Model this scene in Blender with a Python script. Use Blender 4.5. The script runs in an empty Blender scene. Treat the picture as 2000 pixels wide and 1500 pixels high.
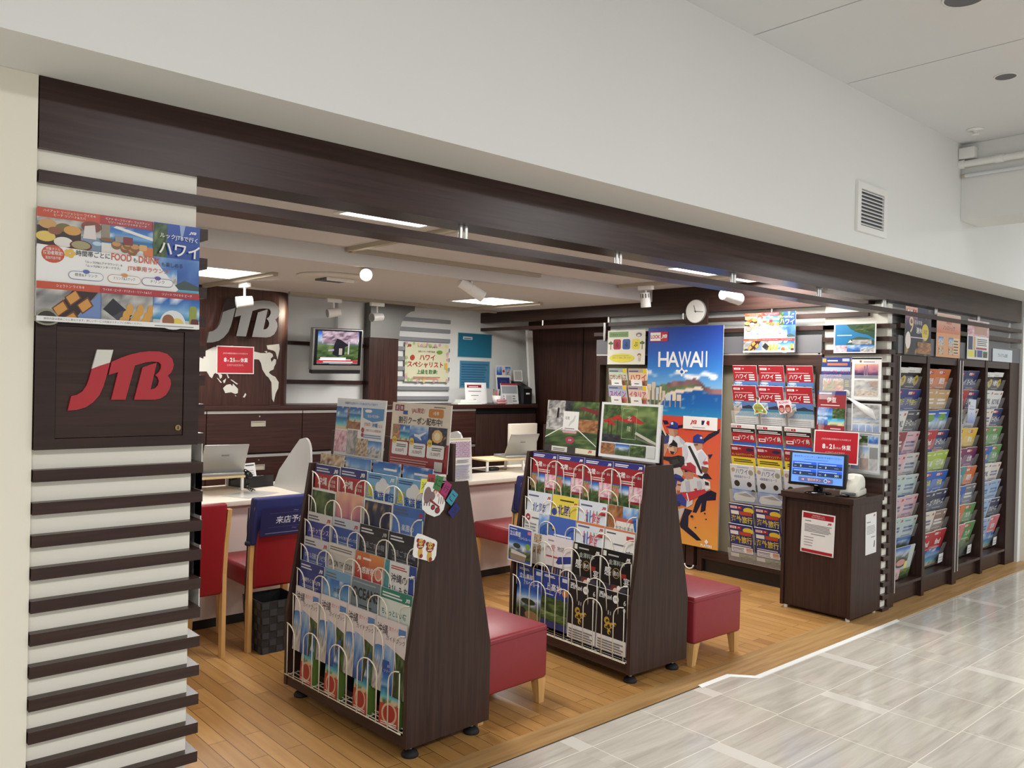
import bpy, bmesh, math, random
from mathutils import Vector, Matrix

S = bpy.context.scene
COL = S.collection
R = math.radians

# ------------------------------------------------------------------ camera
CAMZ = 1.53
cam_d = bpy.data.cameras.new('camera')
cam = bpy.data.objects.new('camera', cam_d)
COL.objects.link(cam)
cam_d.sensor_fit = 'HORIZONTAL'
cam_d.sensor_width = 36.0
cam_d.lens = 1629.7 / 2000 * 36
cam_d.clip_start = 0.05
cam_d.clip_end = 100


def cam_axes(yaw, pitch, roll):
    cy, sy, cp, sp = math.cos(yaw), math.sin(yaw), math.cos(pitch), math.sin(pitch)
    fw = Vector((sy * cp, cy * cp, sp))
    rt = Vector((cy, -sy, 0))
    up = rt.cross(fw)
    c, s = math.cos(roll), math.sin(roll)
    return c * rt + s * up, -s * rt + c * up, fw


rt_, up_, fw_ = cam_axes(0.728483346, -0.00835005566, 0.0237024582)
m3 = Matrix((rt_, up_, -fw_)).transposed()
cam.matrix_world = Matrix.Translation((0, 0, CAMZ)) @ m3.to_4x4()
S.camera = cam

# ------------------------------------------------------------------ view and world
S.view_settings.view_transform = 'Standard'
S.view_settings.look = 'None'
S.view_settings.gamma = 1
S.view_settings.use_curve_mapping = False
S.view_settings.exposure = 0.0
wd = bpy.data.worlds.new('world')
S.world = wd
wd.use_nodes = True
wd.node_tree.nodes['Background'].inputs[0].default_value = (0.985, 0.99, 1.0, 1)
wd.node_tree.nodes['Background'].inputs[1].default_value = 0.66


def area(name, loc, rot, sx, sy, power, col=(1, 1, 1)):
    d = bpy.data.lights.new(name, 'AREA')
    d.shape = 'RECTANGLE'
    d.size, d.size_y, d.energy, d.color = sx, sy, power, col
    o = bpy.data.objects.new(name, d)
    o.location = loc
    o.rotation_euler = rot
    COL.objects.link(o)
    return o


# corridor lamps (flush in the corridor ceiling, in front of and beside the camera)
for i, (x, y, p) in enumerate(((-0.9, -1.5, 84), (2.4, -1.7, 84), (5.8, -1.2, 96), (9.0, 0.3, 84))):
    area('corridor_lamp', (x, y, 3.15), (0, 0, 0), 1.2, 0.5, p, (1, 0.955, 0.87) if i == 0 else (0.96, 0.98, 1.0))
# shop ceiling panels: the light that comes off each recessed panel
PANELS = [(2.05, 3.30, 2.303, 0.47, 0.56), (1.98, 5.62, 2.198, 0.5, 0.55),
          (4.53, 5.64, 2.198, 0.5, 0.55), (4.60, 3.30, 2.303, 0.47, 0.56), (5.31, 3.30, 2.303, 0.28, 0.56)]
for (x, y, z, w, d) in PANELS:
    area('ceiling_panel_light', (x + w / 2, y, z - 0.02), (0, 0, 0), w, d, 54 * w, (1, 0.975, 0.94))


# ------------------------------------------------------------------ materials
def lin(c):
    c = c / 255
    return c / 12.92 if c <= 0.04045 else ((c + 0.055) / 1.055) ** 2.4


def L3(c):
    return (lin(c[0]), lin(c[1]), lin(c[2]), 1)


MATS = {}


def mat(name, rgb, rough=0.5, metal=0.0, spec=0.5, emit=0, noise=0.0, nscale=8, bump=0.0, coat=0.0):
    if name in MATS:
        return MATS[name]
    m = bpy.data.materials.new(name)
    m.use_nodes = True
    nt = m.node_tree
    b = nt.nodes['Principled BSDF']
    b.inputs['Base Color'].default_value = L3(rgb)
    b.inputs['Roughness'].default_value = rough
    b.inputs['Metallic'].default_value = metal
    b.inputs['Specular IOR Level'].default_value = spec
    if coat:
        b.inputs['Coat Weight'].default_value = coat
        b.inputs['Coat Roughness'].default_value = 0.1
    if emit:
        b.inputs['Emission Color'].default_value = L3(rgb)
        b.inputs['Emission Strength'].default_value = emit
    if noise or bump:
        tc = nt.nodes.new('ShaderNodeTexCoord')
        n = nt.nodes.new('ShaderNodeTexNoise')
        n.inputs['Scale'].default_value = nscale
        n.inputs['Detail'].default_value = 4
        nt.links.new(tc.outputs['Object'], n.inputs['Vector'])
        if noise:
            mx = nt.nodes.new('ShaderNodeMix')
            mx.data_type = 'RGBA'
            mx.inputs['A'].default_value = L3([v * (1 - noise) for v in rgb])
            mx.inputs['B'].default_value = L3([min(255, v * (1 + noise)) for v in rgb])
            nt.links.new(n.outputs['Fac'], mx.inputs['Factor'])
            nt.links.new(mx.outputs['Result'], b.inputs['Base Color'])
        if bump:
            bp = nt.nodes.new('ShaderNodeBump')
            bp.inputs['Strength'].default_value = bump
            bp.inputs['Distance'].default_value = 0.002
            nt.links.new(n.outputs['Fac'], bp.inputs['Height'])
            nt.links.new(bp.outputs['Normal'], b.inputs['Normal'])
    MATS[name] = m
    return m


def wood(name, a, c, axis, rough=0.4, fine=60, coat=0.0):
    """laminate with grain stretched along one axis of the object"""
    m = bpy.data.materials.new(name)
    m.use_nodes = True
    nt = m.node_tree
    b = nt.nodes['Principled BSDF']
    tc = nt.nodes.new('ShaderNodeTexCoord')
    mp = nt.nodes.new('ShaderNodeMapping')
    sc = [fine, fine, fine]
    sc['xyz'.index(axis)] = fine * 0.045
    mp.inputs['Scale'].default_value = sc
    n = nt.nodes.new('ShaderNodeTexNoise')
    n.inputs['Scale'].default_value = 1.0
    n.inputs['Detail'].default_value = 5
    n.inputs['Distortion'].default_value = 0.6
    rp = nt.nodes.new('ShaderNodeValToRGB')
    rp.color_ramp.elements[0].position = 0.3
    rp.color_ramp.elements[0].color = L3(a)
    rp.color_ramp.elements[1].position = 0.72
    rp.color_ramp.elements[1].color = L3(c)
    nt.links.new(tc.outputs['Object'], mp.inputs['Vector'])
    nt.links.new(mp.outputs['Vector'], n.inputs['Vector'])
    nt.links.new(n.outputs['Fac'], rp.inputs['Fac'])
    nt.links.new(rp.outputs['Color'], b.inputs['Base Color'])
    b.inputs['Roughness'].default_value = rough
    b.inputs['Specular IOR Level'].default_value = 0.28
    MATS[name] = m
    return m


DKA, DKB = (48, 32, 28), (66, 47, 41)
WX = wood('dark_laminate_x', DKA, DKB, 'x', 0.3)
WY = wood('dark_laminate_y', DKA, DKB, 'y')
WZ = wood('dark_laminate_z', DKA, DKB, 'z')
RX = wood('red_brown_laminate_x', (46, 27, 24), (68, 42, 36), 'x', 0.35)
RZ = wood('red_brown_laminate_z', (52, 31, 26), (78, 48, 40), 'z', 0.35)
FRM = wood('frame_laminate', (42, 28, 24), (54, 38, 33), 'x', 0.45)
BEECH = wood('beech_wood', (196, 150, 92), (216, 174, 114), 'z', 0.4)
WHITE = mat('white_wall_paint', (226, 227, 224), 0.85, spec=0.2, noise=0.012, nscale=1.2, bump=0.05)
CREAM = mat('cream_wall_paint', (232, 227, 211), 0.85, spec=0.2, noise=0.012, nscale=1.2)
CEILP = mat('ceiling_paint', (208, 206, 204), 0.9, spec=0.1, noise=0.01, nscale=2)
CEILC = mat('corridor_ceiling_paint', (219, 220, 221), 0.9, spec=0.1, noise=0.015, nscale=1.5)
GREYP = mat('grey_panel', (98, 98, 102), 0.5)
GREYS = mat('grey_slat_paint', (136, 138, 142), 0.6)
CAPG = mat('grey_metallic_paint', (122, 121, 118), 0.4, metal=0.3)
PILW = mat('pillar_white', (236, 232, 220), 0.7, spec=0.2)
WPL = mat('white_plastic', (232, 232, 228), 0.4)
DESK = mat('cream_desk_laminate', (212, 202, 186), 0.4)
DESKF = mat('desk_front_laminate', (206, 190, 182), 0.5)
STEEL = mat('brushed_steel', (200, 198, 194), 0.28, metal=1.0)
MIRR = mat('polished_silver', (156, 154, 150), 0.3, metal=1.0)
ALU = mat('aluminium_strip', (188, 186, 180), 0.4, metal=0.7)
WIRE = mat('white_wire', (236, 230, 214), 0.35)
BLACK = mat('black_plastic', (18, 18, 20), 0.4)
BLACKG = mat('black_gloss', (10, 10, 12), 0.15)
RUBB = mat('black_rubber', (14, 14, 15), 0.7)
VINYL = mat('red_vinyl', (138, 40, 48), 0.38, noise=0.03, nscale=30, bump=0.05)
CHRED = mat('chair_red_leather', (134, 15, 27), 0.42, noise=0.03, nscale=30)
NAVY = mat('navy_chair_cover', (34, 38, 96), 0.7, noise=0.08, nscale=14, bump=0.1)
BEIGE = mat('beige_track', (176, 166, 146), 0.5)
LAMPM = mat('lamp_white', (238, 238, 236), 0.35)
SILV = mat('silver_plastic', (168, 168, 166), 0.35, metal=0.5)
GAP = mat('dark_gap', (12, 10, 10), 0.8)
TILEW = mat('white_trim', (230, 230, 226), 0.4)
BIN = mat('woven_black', (34, 35, 38), 0.6, noise=0.25, nscale=40, bump=0.4)
GOLD = mat('brass_lock', (150, 128, 84), 0.35, metal=0.9)


def glow(name, rgb, k):
    m = bpy.data.materials.new(name)
    m.use_nodes = True
    nt = m.node_tree
    b = nt.nodes['Principled BSDF']
    b.inputs['Base Color'].default_value = L3(rgb)
    b.inputs['Emission Color'].default_value = L3(rgb)
    b.inputs['Emission Strength'].default_value = k
    return m


PANELM = glow('lit_diffuser', (255, 252, 246), 5)
BULB = glow('lit_lamp_face', (255, 240, 214), 9)

# clear acrylic
ACR = bpy.data.materials.new('clear_acrylic')
ACR.use_nodes = True
_b = ACR.node_tree.nodes['Principled BSDF']
_b.inputs['Base Color'].default_value = (0.93, 0.95, 0.95, 1)
_b.inputs['Roughness'].default_value = 0.06
_b.inputs['IOR'].default_value = 1.15
_b.inputs['Alpha'].default_value = 0.13


# printed paper: colours come with the artwork's own faces
def print_mat(name, rough, coat, emit=0.0):
    m = bpy.data.materials.new(name)
    m.use_nodes = True
    nt = m.node_tree
    b = nt.nodes['Principled BSDF']
    at = nt.nodes.new('ShaderNodeAttribute')
    at.attribute_name = 'Ink'
    nt.links.new(at.outputs['Color'], b.inputs['Base Color'])
    b.inputs['Roughness'].default_value = rough
    b.inputs['Specular IOR Level'].default_value = 0.4
    if coat:
        b.inputs['Coat Weight'].default_value = coat
        b.inputs['Coat Roughness'].default_value = 0.08
    if emit:
        nt.links.new(at.outputs['Color'], b.inputs['Emission Color'])
        b.inputs['Emission Strength'].default_value = emit
    return m


PRINT = print_mat('printed_paper', 0.42, 0)
GLOSS = print_mat('laminated_print', 0.3, 0.25)
SCREEN = print_mat('lit_screen', 0.25, 0, 0.85)


# ------------------------------------------------------------------ mesh helpers
class MB:
    """collects shapes and links them as one mesh object"""

    def __init__(self):
        self.v, self.f, self.m, self.sm = [], [], [], []

    def add(self, vs, fs, mi=0, smooth=False):
        o = len(self.v)
        self.v += [tuple(p) for p in vs]
        for f in fs:
            self.f.append([i + o for i in f])
            self.m.append(mi)
            self.sm.append(smooth)
        return self

    def box(self, x0, y0, z0, x1, y1, z1, mi=0):
        if x0 > x1: x0, x1 = x1, x0
        if y0 > y1: y0, y1 = y1, y0
        if z0 > z1: z0, z1 = z1, z0
        vs = [(x, y, z) for z in (z0, z1) for y in (y0, y1) for x in (x0, x1)]
        return self.add(vs, [(0, 2, 3, 1), (4, 5, 7, 6), (0, 1, 5, 4), (2, 6, 7, 3), (0, 4, 6, 2), (1, 3, 7, 5)], mi)

    def rbox(self, x0, y0, z0, x1, y1, z1, r=0.01, seg=2, mi=0, smooth=True):
        bm = bmesh.new()
        bmesh.ops.create_cube(bm, size=1)
        for v in bm.verts:
            v.co = Vector(((x0 + x1) / 2 + v.co.x * (x1 - x0), (y0 + y1) / 2 + v.co.y * (y1 - y0),
                           (z0 + z1) / 2 + v.co.z * (z1 - z0)))
        bmesh.ops.bevel(bm, geom=bm.edges[:], offset=r, segments=seg, affect='EDGES', profile=0.5)
        self.addbm(bm, mi, smooth)
        return self

    def addbm(self, bm, mi=0, smooth=False):
        bm.verts.index_update()
        self.add([v.co[:] for v in bm.verts], [[v.index for v in f.verts] for f in bm.faces], mi, smooth)
        bm.free()

    def prism(self, pts, y0, y1, mi=0):
        """polygon in XZ (may be concave), extruded along y"""
        n = len(pts)
        ar = sum(pts[i][0] * pts[(i + 1) % n][1] - pts[(i + 1) % n][0] * pts[i][1] for i in range(n))
        if ar < 0: pts = pts[::-1]
        vs = [(p[0], y0, p[1]) for p in pts] + [(p[0], y1, p[1]) for p in pts]
        fs = [list(range(n)), list(range(2 * n - 1, n - 1, -1))]
        fs += [(i, i + n, (i + 1) % n + n, (i + 1) % n) for i in range(n)]
        return self.add(vs, fs, mi)

    def cyl(self, a, b, r0, r1=None, n=16, mi=0, smooth=True, cap=True):
        a, b = Vector(a), Vector(b)
        r1 = r0 if r1 is None else r1
        d = (b - a).normalized()
        u = d.orthogonal().normalized()
        w = d.cross(u)
        vs = []
        for c, r in ((a, r0), (b, r1)):
            vs += [c + r * (math.cos(t) * u + math.sin(t) * w) for t in [2 * math.pi * i / n for i in range(n)]]
        self.add(vs, [(i, (i + 1) % n, (i + 1) % n + n, i + n) for i in range(n)], mi, smooth)
        if cap:
            self.add(vs, [list(range(n - 1, -1, -1)), list(range(n, 2 * n))], mi)
        return self

    def tube(self, pts, r, n=6, mi=0, closed=False):
        pts = [Vector(p) for p in pts]
        k = len(pts)
        vs = []
        for i, p in enumerate(pts):
            a = pts[i - 1] if (i or closed) else p
            b = pts[(i + 1) % k] if (i < k - 1 or closed) else p
            d = (b - a).normalized()
            ref = Vector((0.3, 0.2, 1)) if abs(d.z) < 0.8 else Vector((1, 0.1, 0.2))
            u = d.cross(ref).normalized()
            w = d.cross(u)
            vs += [p + r * (math.cos(2 * math.pi * j / n) * u + math.sin(2 * math.pi * j / n) * w) for j in range(n)]
        fs = []
        for i in range(k if closed else k - 1):
            for j in range(n):
                a0, b0 = i * n, ((i + 1) % k) * n
                fs.append((a0 + j, a0 + (j + 1) % n, b0 + (j + 1) % n, b0 + j))
        if not closed:
            fs += [list(range(n - 1, -1, -1)), [(k - 1) * n + j for j in range(n)]]
        return self.add(vs, fs, mi, True)

    def lathe(self, prof, c=(0, 0, 0), n=24, mi=0):
        vs, fs = [], []
        for (r, z) in prof:
            vs += [(c[0] + r * math.cos(2 * math.pi * i / n), c[1] + r * math.sin(2 * math.pi * i / n), c[2] + z) for i in range(n)]
        for k in range(len(prof) - 1):
            fs += [(k * n + i, k * n + (i + 1) % n, (k + 1) * n + (i + 1) % n, (k + 1) * n + i) for i in range(n)]
        return self.add(vs, fs, mi, True)

    def tf(self, M):
        self.v = [tuple(M @ Vector(p)) for p in self.v]
        return self

    def mesh(self, name, mats):
        me = bpy.data.meshes.new(name)
        me.from_pydata(self.v, [], self.f)
        for m in (mats if isinstance(mats, (list, tuple)) else [mats]):
            me.materials.append(m)
        me.polygons.foreach_set('material_index', self.m)
        me.polygons.foreach_set('use_smooth', self.sm)
        bm = bmesh.new()
        bm.from_mesh(me)
        bmesh.ops.recalc_face_normals(bm, faces=bm.faces[:])
        bm.to_mesh(me)
        bm.free()
        me.update()
        return me

    def build(self, name, mats, parent=None, loc=None, rot=None):
        o = bpy.data.objects.new(name, self.mesh(name, mats))
        COL.objects.link(o)
        if parent: o.parent = parent
        if loc: o.location = loc
        if rot: o.rotation_euler = rot
        return o


def tag(o, label, cat, group=None):
    o['label'] = label
    o['category'] = cat
    if group: o['group'] = group
    return o


def thing(name, label, cat, loc=(0, 0, 0), rot=(0, 0, 0), group=None):
    o = bpy.data.objects.new(name, None)
    o.empty_display_size = 0.1
    COL.objects.link(o)
    o.location, o.rotation_euler = loc, rot
    return tag(o, label, cat, group)


def struct(o, label=None):
    o['kind'] = 'structure'
    if label: o['label'] = label
    return o


def dup(o, parent=None):
    c = o.copy()
    COL.objects.link(c)
    if parent: c.parent = parent
    for ch in [k for k in bpy.data.objects if k.parent == o]:
        dup(ch, c)
    return c

# ------------------------------------------------------------------ floors
# wooden shop floor: planks run into the shop, staggered joints
def floor_wood():
    m = bpy.data.materials.new('oak_plank_floor')
    m.use_nodes = True
    nt = m.node_tree
    N, LK = nt.nodes, nt.links
    b = N['Principled BSDF']
    tc = N.new('ShaderNodeTexCoord')
    mp = N.new('ShaderNodeMapping')
    mp.inputs['Rotation'].default_value = (0, 0, R(90))
    br = N.new('ShaderNodeTexBrick')
    br.offset = 0.37
    br.inputs['Color1'].default_value = L3((166, 121, 66))
    br.inputs['Color2'].default_value = L3((196, 150, 90))
    br.inputs['Mortar'].default_value = L3((86, 58, 34))
    br.inputs['Scale'].default_value = 1
    br.inputs['Mortar Size'].default_value = 0.0016
    br.inputs['Mortar Smooth'].default_value = 0.2
    br.inputs['Brick Width'].default_value = 0.62
    br.inputs['Row Height'].default_value = 0.0755
    n = N.new('ShaderNodeTexNoise')
    mp2 = N.new('ShaderNodeMapping')
    mp2.inputs['Scale'].default_value = (34, 2.2, 1)
    n.inputs['Scale'].default_value = 1
    n.inputs['Detail'].default_value = 5
    mx = N.new('ShaderNodeMix')
    mx.data_type = 'RGBA'
    mx.blend_type = 'MULTIPLY'
    mx.inputs['Factor'].default_value = 0.55
    rp = N.new('ShaderNodeValToRGB')
    rp.color_ramp.elements[0].position = 0.28
    rp.color_ramp.elements[0].color = (0.6, 0.53, 0.45, 1)
    rp.color_ramp.elements[1].position = 0.7
    rp.color_ramp.elements[1].color = (1, 1, 1, 1)
    LK.new(tc.outputs['Object'], mp.inputs['Vector'])
    LK.new(tc.outputs['Object'], mp2.inputs['Vector'])
    LK.new(mp.outputs['Vector'], br.inputs['Vector'])
    LK.new(mp2.outputs['Vector'], n.inputs['Vector'])
    LK.new(n.outputs['Fac'], rp.inputs['Fac'])
    LK.new(br.outputs['Color'], mx.inputs['A'])
    LK.new(rp.outputs['Color'], mx.inputs['B'])
    LK.new(mx.outputs['Result'], b.inputs['Base Color'])
    b.inputs['Roughness'].default_value = 0.36
    return m


FLW = floor_wood()
mb = MB()
EDGE = 2.60
mb.add([(0.3, EDGE, 0), (8.6, EDGE, 0), (8.6, 7.2, 0), (0.3, 7.2, 0)], [(0, 1, 2, 3)])
struct(mb.build('floor', FLW), 'worn oak plank floor of the shop')
# the border board that edges the wooden floor (steps forward beside the second rack)
BORD = wood('oak_border', (150, 114, 70), (184, 148, 98), 'x', 0.38, 40)
mb = MB()
mb.prism([(0.3, 2.601), (3.70, 2.601), (3.90, 2.50), (8.6, 2.50), (8.6, 2.366), (3.86, 2.366), (3.76, 2.471), (0.3, 2.471)], 0, 0.012)
mb.v = [(p[0], p[2], p[1] - 0.012 + 0.0005) for p in mb.v]
struct(mb.build('trim_1', BORD), 'oak border board along the edge of the shop floor')
mb = MB()
mb.add([(3.70, 2.601, 0.0004), (3.90, 2.50, 0.0004), (8.6, 2.50, 0.0004), (8.6, 2.601, 0.0004)], [(0, 1, 2, 3)])
struct(mb.build('floor', BORD), 'oak boards between border and far shelves')


def floor_tile():
    m = bpy.data.materials.new('marble_tile_floor')
    m.use_nodes = True
    nt = m.node_tree
    N, LK = nt.nodes, nt.links
    b = N['Principled BSDF']
    tc = N.new('ShaderNodeTexCoord')
    sp = N.new('ShaderNodeSeparateXYZ')
    LK.new(tc.outputs['Object'], sp.inputs[0])

    def M(op, a, c=None, d=None):
        q = N.new('ShaderNodeMath')
        q.operation = op
        for i, v in enumerate((a, c, d)):
            if v is None: continue
            if isinstance(v, (int, float)): q.inputs[i].default_value = v
            else: LK.new(v, q.inputs[i])
        return q.outputs[0]
    P, PX = 0.311, 1.008
    yy = M('SUBTRACT', 2.3457, sp.outputs['Y'])
    row = M('FLOOR', M('DIVIDE', yy, P))
    fy = M('SUBTRACT', yy, M('MULTIPLY', row, P))
    half = M('FLOOR', M('DIVIDE', M('ADD', row, 1), 2))
    sh = M('MULTIPLY', M('MODULO', M('ADD', half, 40), 2), 0.504)
    xx = M('ADD', M('SUBTRACT', sp.outputs['X'], 4.535), M('ADD', sh, 50 * PX))
    fx = M('MODULO', xx, PX)
    g = 0.0022
    X = sp.outputs['X']
    # the laid pattern: (row, tile joints, right ends of the pale strips)
    LAID = ((-1, (2.05, 3.05, 4.0), (2.59, 3.527)),
            (0, (1.66, 2.125, 2.59, 3.05, 3.515, 3.98, 5.0, 6.0, 7.0, 7.47, 8.45), (4.535, 5.54, 6.55, 8.0)),
            (1, (2.03, 2.5, 3.5, 4.44, 4.9, 5.37, 5.9, 6.36, 7.3, 7.8), (3.04, 3.977, 6.9)),
            (2, (2.1, 2.56, 3.03, 3.5, 3.96, 4.42, 5.44, 6.45, 6.9, 7.4), (4.97, 6.0)),
            (3, (2.5, 3.0, 4.0, 4.46, 4.93, 5.9, 6.4), (3.52, 5.46)))
    def OR(vals):
        o = vals[0]
        for v in vals[1:]: o = M('MAXIMUM', o, v)
        return o
    jl, sl = [], []
    for r_, js, ss in LAID:
        on = M('COMPARE', row, r_, 0.1)
        jl.append(M('MULTIPLY', on, OR([M('COMPARE', X, j, g) for j in js] + [M('COMPARE', X, q, g * 0.6) for q in ss])))
        sl.append(M('MULTIPLY', on, OR([M('COMPARE', X, q - 0.038, 0.0375) for q in ss])))
    far = M('GREATER_THAN', row, 3.5)
    d1 = M('LESS_THAN', M('ABSOLUTE', M('SUBTRACT', fx, g)), g)
    d2 = M('LESS_THAN', M('ABSOLUTE', M('SUBTRACT', fx, 0.465)), g)
    strip = M('MAXIMUM', OR(sl), M('MULTIPLY', far, M('GREATER_THAN', fx, PX - 0.075)))
    jx = M('MAXIMUM', OR(jl), M('MULTIPLY', far, M('MAXIMUM', d1, d2)))
    l3 = M('LESS_THAN', M('ABSOLUTE', M('SUBTRACT', fy, g)), g)
    line = M('MAXIMUM', jx, l3)
    # per tile random
    cell = N.new('ShaderNodeCombineXYZ')
    LK.new(M('FLOOR', M('DIVIDE', xx, 0.504)), cell.inputs[0])
    LK.new(row, cell.inputs[1])
    wn = N.new('ShaderNodeTexWhiteNoise')
    LK.new(cell.outputs[0], wn.inputs['Vector'])
    # veins along x
    mp = N.new('ShaderNodeMapping')
    mp.inputs['Scale'].default_value = (1.3, 17, 1)
    mp.inputs['Rotation'].default_value = (0, 0, R(-4))
    ad = N.new('ShaderNodeVectorMath')
    ad.operation = 'MULTIPLY_ADD'
    ad.inputs[1].default_value = (9, 9, 9)
    LK.new(wn.outputs['Color'], ad.inputs[0])
    LK.new(tc.outputs['Object'], ad.inputs[2])
    LK.new(ad.outputs[0], mp.inputs['Vector'])
    n = N.new('ShaderNodeTexNoise')
    n.inputs['Scale'].default_value = 1
    n.inputs['Detail'].default_value = 6
    n.inputs['Roughness'].default_value = 0.6
    n.inputs['Distortion'].default_value = 0.8
    LK.new(mp.outputs['Vector'], n.inputs['Vector'])
    rp = N.new('ShaderNodeValToRGB')
    e = rp.color_ramp.elements
    e[0].position, e[0].color = 0.30, L3((176, 169, 158))
    e[1].position, e[1].color = 0.72, L3((208, 203, 192))
    q = e.new(0.5)
    q.color = L3((193, 187, 176))
    LK.new(n.outputs['Fac'], rp.inputs['Fac'])

    def MX(f, a, c):
        x = N.new('ShaderNodeMix')
        x.data_type = 'RGBA'
        LK.new(f, x.inputs['Factor'])
        for s_, v in (('A', a), ('B', c)):
            if isinstance(v, tuple): x.inputs[s_].default_value = v
            else: LK.new(v, x.inputs[s_])
        return x.outputs['Result']
    c1 = MX(strip, rp.outputs['Color'], L3((214, 210, 201)))
    c2 = MX(line, c1, L3((228, 222, 210)))
    LK.new(c2, b.inputs['Base Color'])
    b.inputs['Roughness'].default_value = 0.12
    b.inputs['Specular IOR Level'].default_value = 0.5
    return m


mb = MB()
mb.add([(-3, -3.5, -0.004), (12, -3.5, -0.004), (12, 2.6, -0.004), (-3, 2.6, -0.004)], [(0, 1, 2, 3)])
struct(mb.build('floor', floor_tile()), 'glossy grey marble tile floor of the corridor')
mb = MB()
mb.add([(0.3, 2.4712, -0.0032), (3.51, 2.4712, -0.0032), (3.51, 2.4655, -0.0032), (0.3, 2.4655, -0.0032)], [(0, 3, 2, 1)])
struct(mb.build('trim_4', mat('joint_black', (24, 20, 18), 0.8)), 'black joint between wood border and tiles')
# white aluminium edge strip along the step in the floor
mb = MB()
pts = [(3.51, 2.462), (3.765, 2.474), (3.862, 2.352), (5.54, 2.362)]
pts = [(3.51, 2.470), (3.765, 2.470), (3.862, 2.364), (5.54, 2.364)]
for i in range(3):
    (x0, y0), (x1, y1) = pts[i], pts[i + 1]
    mb.add([(x0, y0 + 0.006, 0.003), (x1, y1 + 0.006, 0.003), (x1, y1 - 0.018, -0.0035), (x0, y0 - 0.018, -0.0035)], [(0, 3, 2, 1)])
struct(mb.build('trim_2', TILEW), 'white edge strip where the wood floor meets the tiles')

# ------------------------------------------------------------------ shell
SOF = 2.303
mb = MB()   # bulkhead over the shop front, with its soffit
mb.prism([(2.222, SOF), (2.222, 3.172), (2.75, 3.172), (2.75, SOF)], -3, 12)
mb.v = [(p[1], p[0], p[2]) for p in mb.v]
struct(mb.build('wall_front', WHITE), 'white bulkhead wall over the shop front')
mb = MB()
mb.box(-3, 2.506, -0.004, 0.527, 2.9, SOF - 0.0005)
struct(mb.build('wall_left', CREAM), 'cream wall left of the shop front')
mb = MB()
gx = [-3, 3.459, 4.372, 12]
for i in range(3):
    mb.box(gx[i] + 0.004, -3.5, 3.172, gx[i + 1] - 0.004, 2.222, 3.2)
mb.box(-3, -3.5, 3.184, 12, 2.222, 3.21, 1)
struct(mb.build('ceiling', [CEILC, GREYS]), 'white corridor ceiling with joint lines')
mb = MB()   # shop ceiling: higher in front, lower box behind
mb.box(0.3, 2.75, 2.305, 5.66, 4.545, 2.36)
mb.box(0.3, 4.545, 2.2, 6.9, 7.2, 2.36)
struct(mb.build('ceiling', CEILP), 'beige shop ceiling with a lower part at the back')
mb = MB()
mb.box(0.3, 6.85, 0, 6.9, 7.0, 2.2)
struct(mb.build('wall_back', WHITE), 'white back wall of the shop')
mb = MB()
mb.box(0.36, 2.9, 0, 0.5, 6.85, 2.305)
struct(mb.build('wall_left', WHITE), 'white side wall inside the shop')
mb = MB()   # block at the far end of the shop front
mb.box(8.262, 2.50, 0.0, 8.34, 3.0, SOF - 0.0005)
mb.box(8.34, 2.46, -0.004, 12, 3.0, SOF - 0.0005, 1)
struct(mb.build('wall_right', [WHITE, CREAM]), 'white end wall beyond the far shelves')
# corridor cross beam
mb = MB()
mb.box(6.012, -3.5, 2.662, 6.36, 2.221, 3.171)
struct(mb.build('trim_3', WHITE), 'white cross beam below the corridor ceiling')
# far corridor walls (closing the view to the right and behind)
mb = MB()
mb.box(11.9, -3.5, -0.004, 12.0, 2.46, 3.172)
struct(mb.build('wall_far', WHITE), 'white wall at the corridor end')

# ------------------------------------------------------------------ printed artwork
_txt = {}


def text_mesh(s, bold=0.0):
    if any(ord(ch) > 0x2e80 for ch in s): bold = min(bold * 0.5, 0.016)
    k = (s, bold)
    if k in _txt: return _txt[k]
    cu = bpy.data.curves.new('t', 'FONT')
    cu.body = s
    cu.resolution_u = 3
    cu.offset = bold
    ob = bpy.data.objects.new('t', cu)
    COL.objects.link(ob)
    dg = bpy.context.evaluated_depsgraph_get()
    me = ob.evaluated_get(dg).to_mesh()
    vs = [(v.co.x, v.co.y) for v in me.vertices]
    fs = [list(p.vertices) for p in me.polygons]
    ob.evaluated_get(dg).to_mesh_clear()
    bpy.data.objects.remove(ob)
    bpy.data.curves.remove(cu)
    if not vs: vs, fs = [(0, 0), (1, 0), (1, 1)], [[0, 1, 2]]
    x0, x1 = min(v[0] for v in vs), max(v[0] for v in vs)
    y0, y1 = min(v[1] for v in vs), max(v[1] for v in vs)
    _txt[k] = ([(v[0] - x0, v[1] - y0) for v in vs], fs, x1 - x0, max(y1 - y0, 0.01))
    return _txt[k]


def hsh(x, y, s):
    h = math.sin(x * 127.1 + y * 311.7 + s * 74.7) * 43758.5453
    return h - math.floor(h)


def vnoise(x, y, s):
    xi, yi = math.floor(x), math.floor(y)
    fx, fy = x - xi, y - yi
    fx, fy = fx * fx * (3 - 2 * fx), fy * fy * (3 - 2 * fy)
    a = hsh(xi, yi, s) * (1 - fx) + hsh(xi + 1, yi, s) * fx
    b = hsh(xi, yi + 1, s) * (1 - fx) + hsh(xi + 1, yi + 1, s) * fx
    return a * (1 - fy) + b * fy


def mixc(a, b, t):
    t = min(1, max(0, t))
    return tuple(a[i] + (b[i] - a[i]) * t for i in range(3))


def pick(cs, t):
    t = min(0.9999, max(0, t)) * (len(cs) - 1)
    i = int(t)
    return mixc(cs[i], cs[i + 1], t - i)


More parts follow.
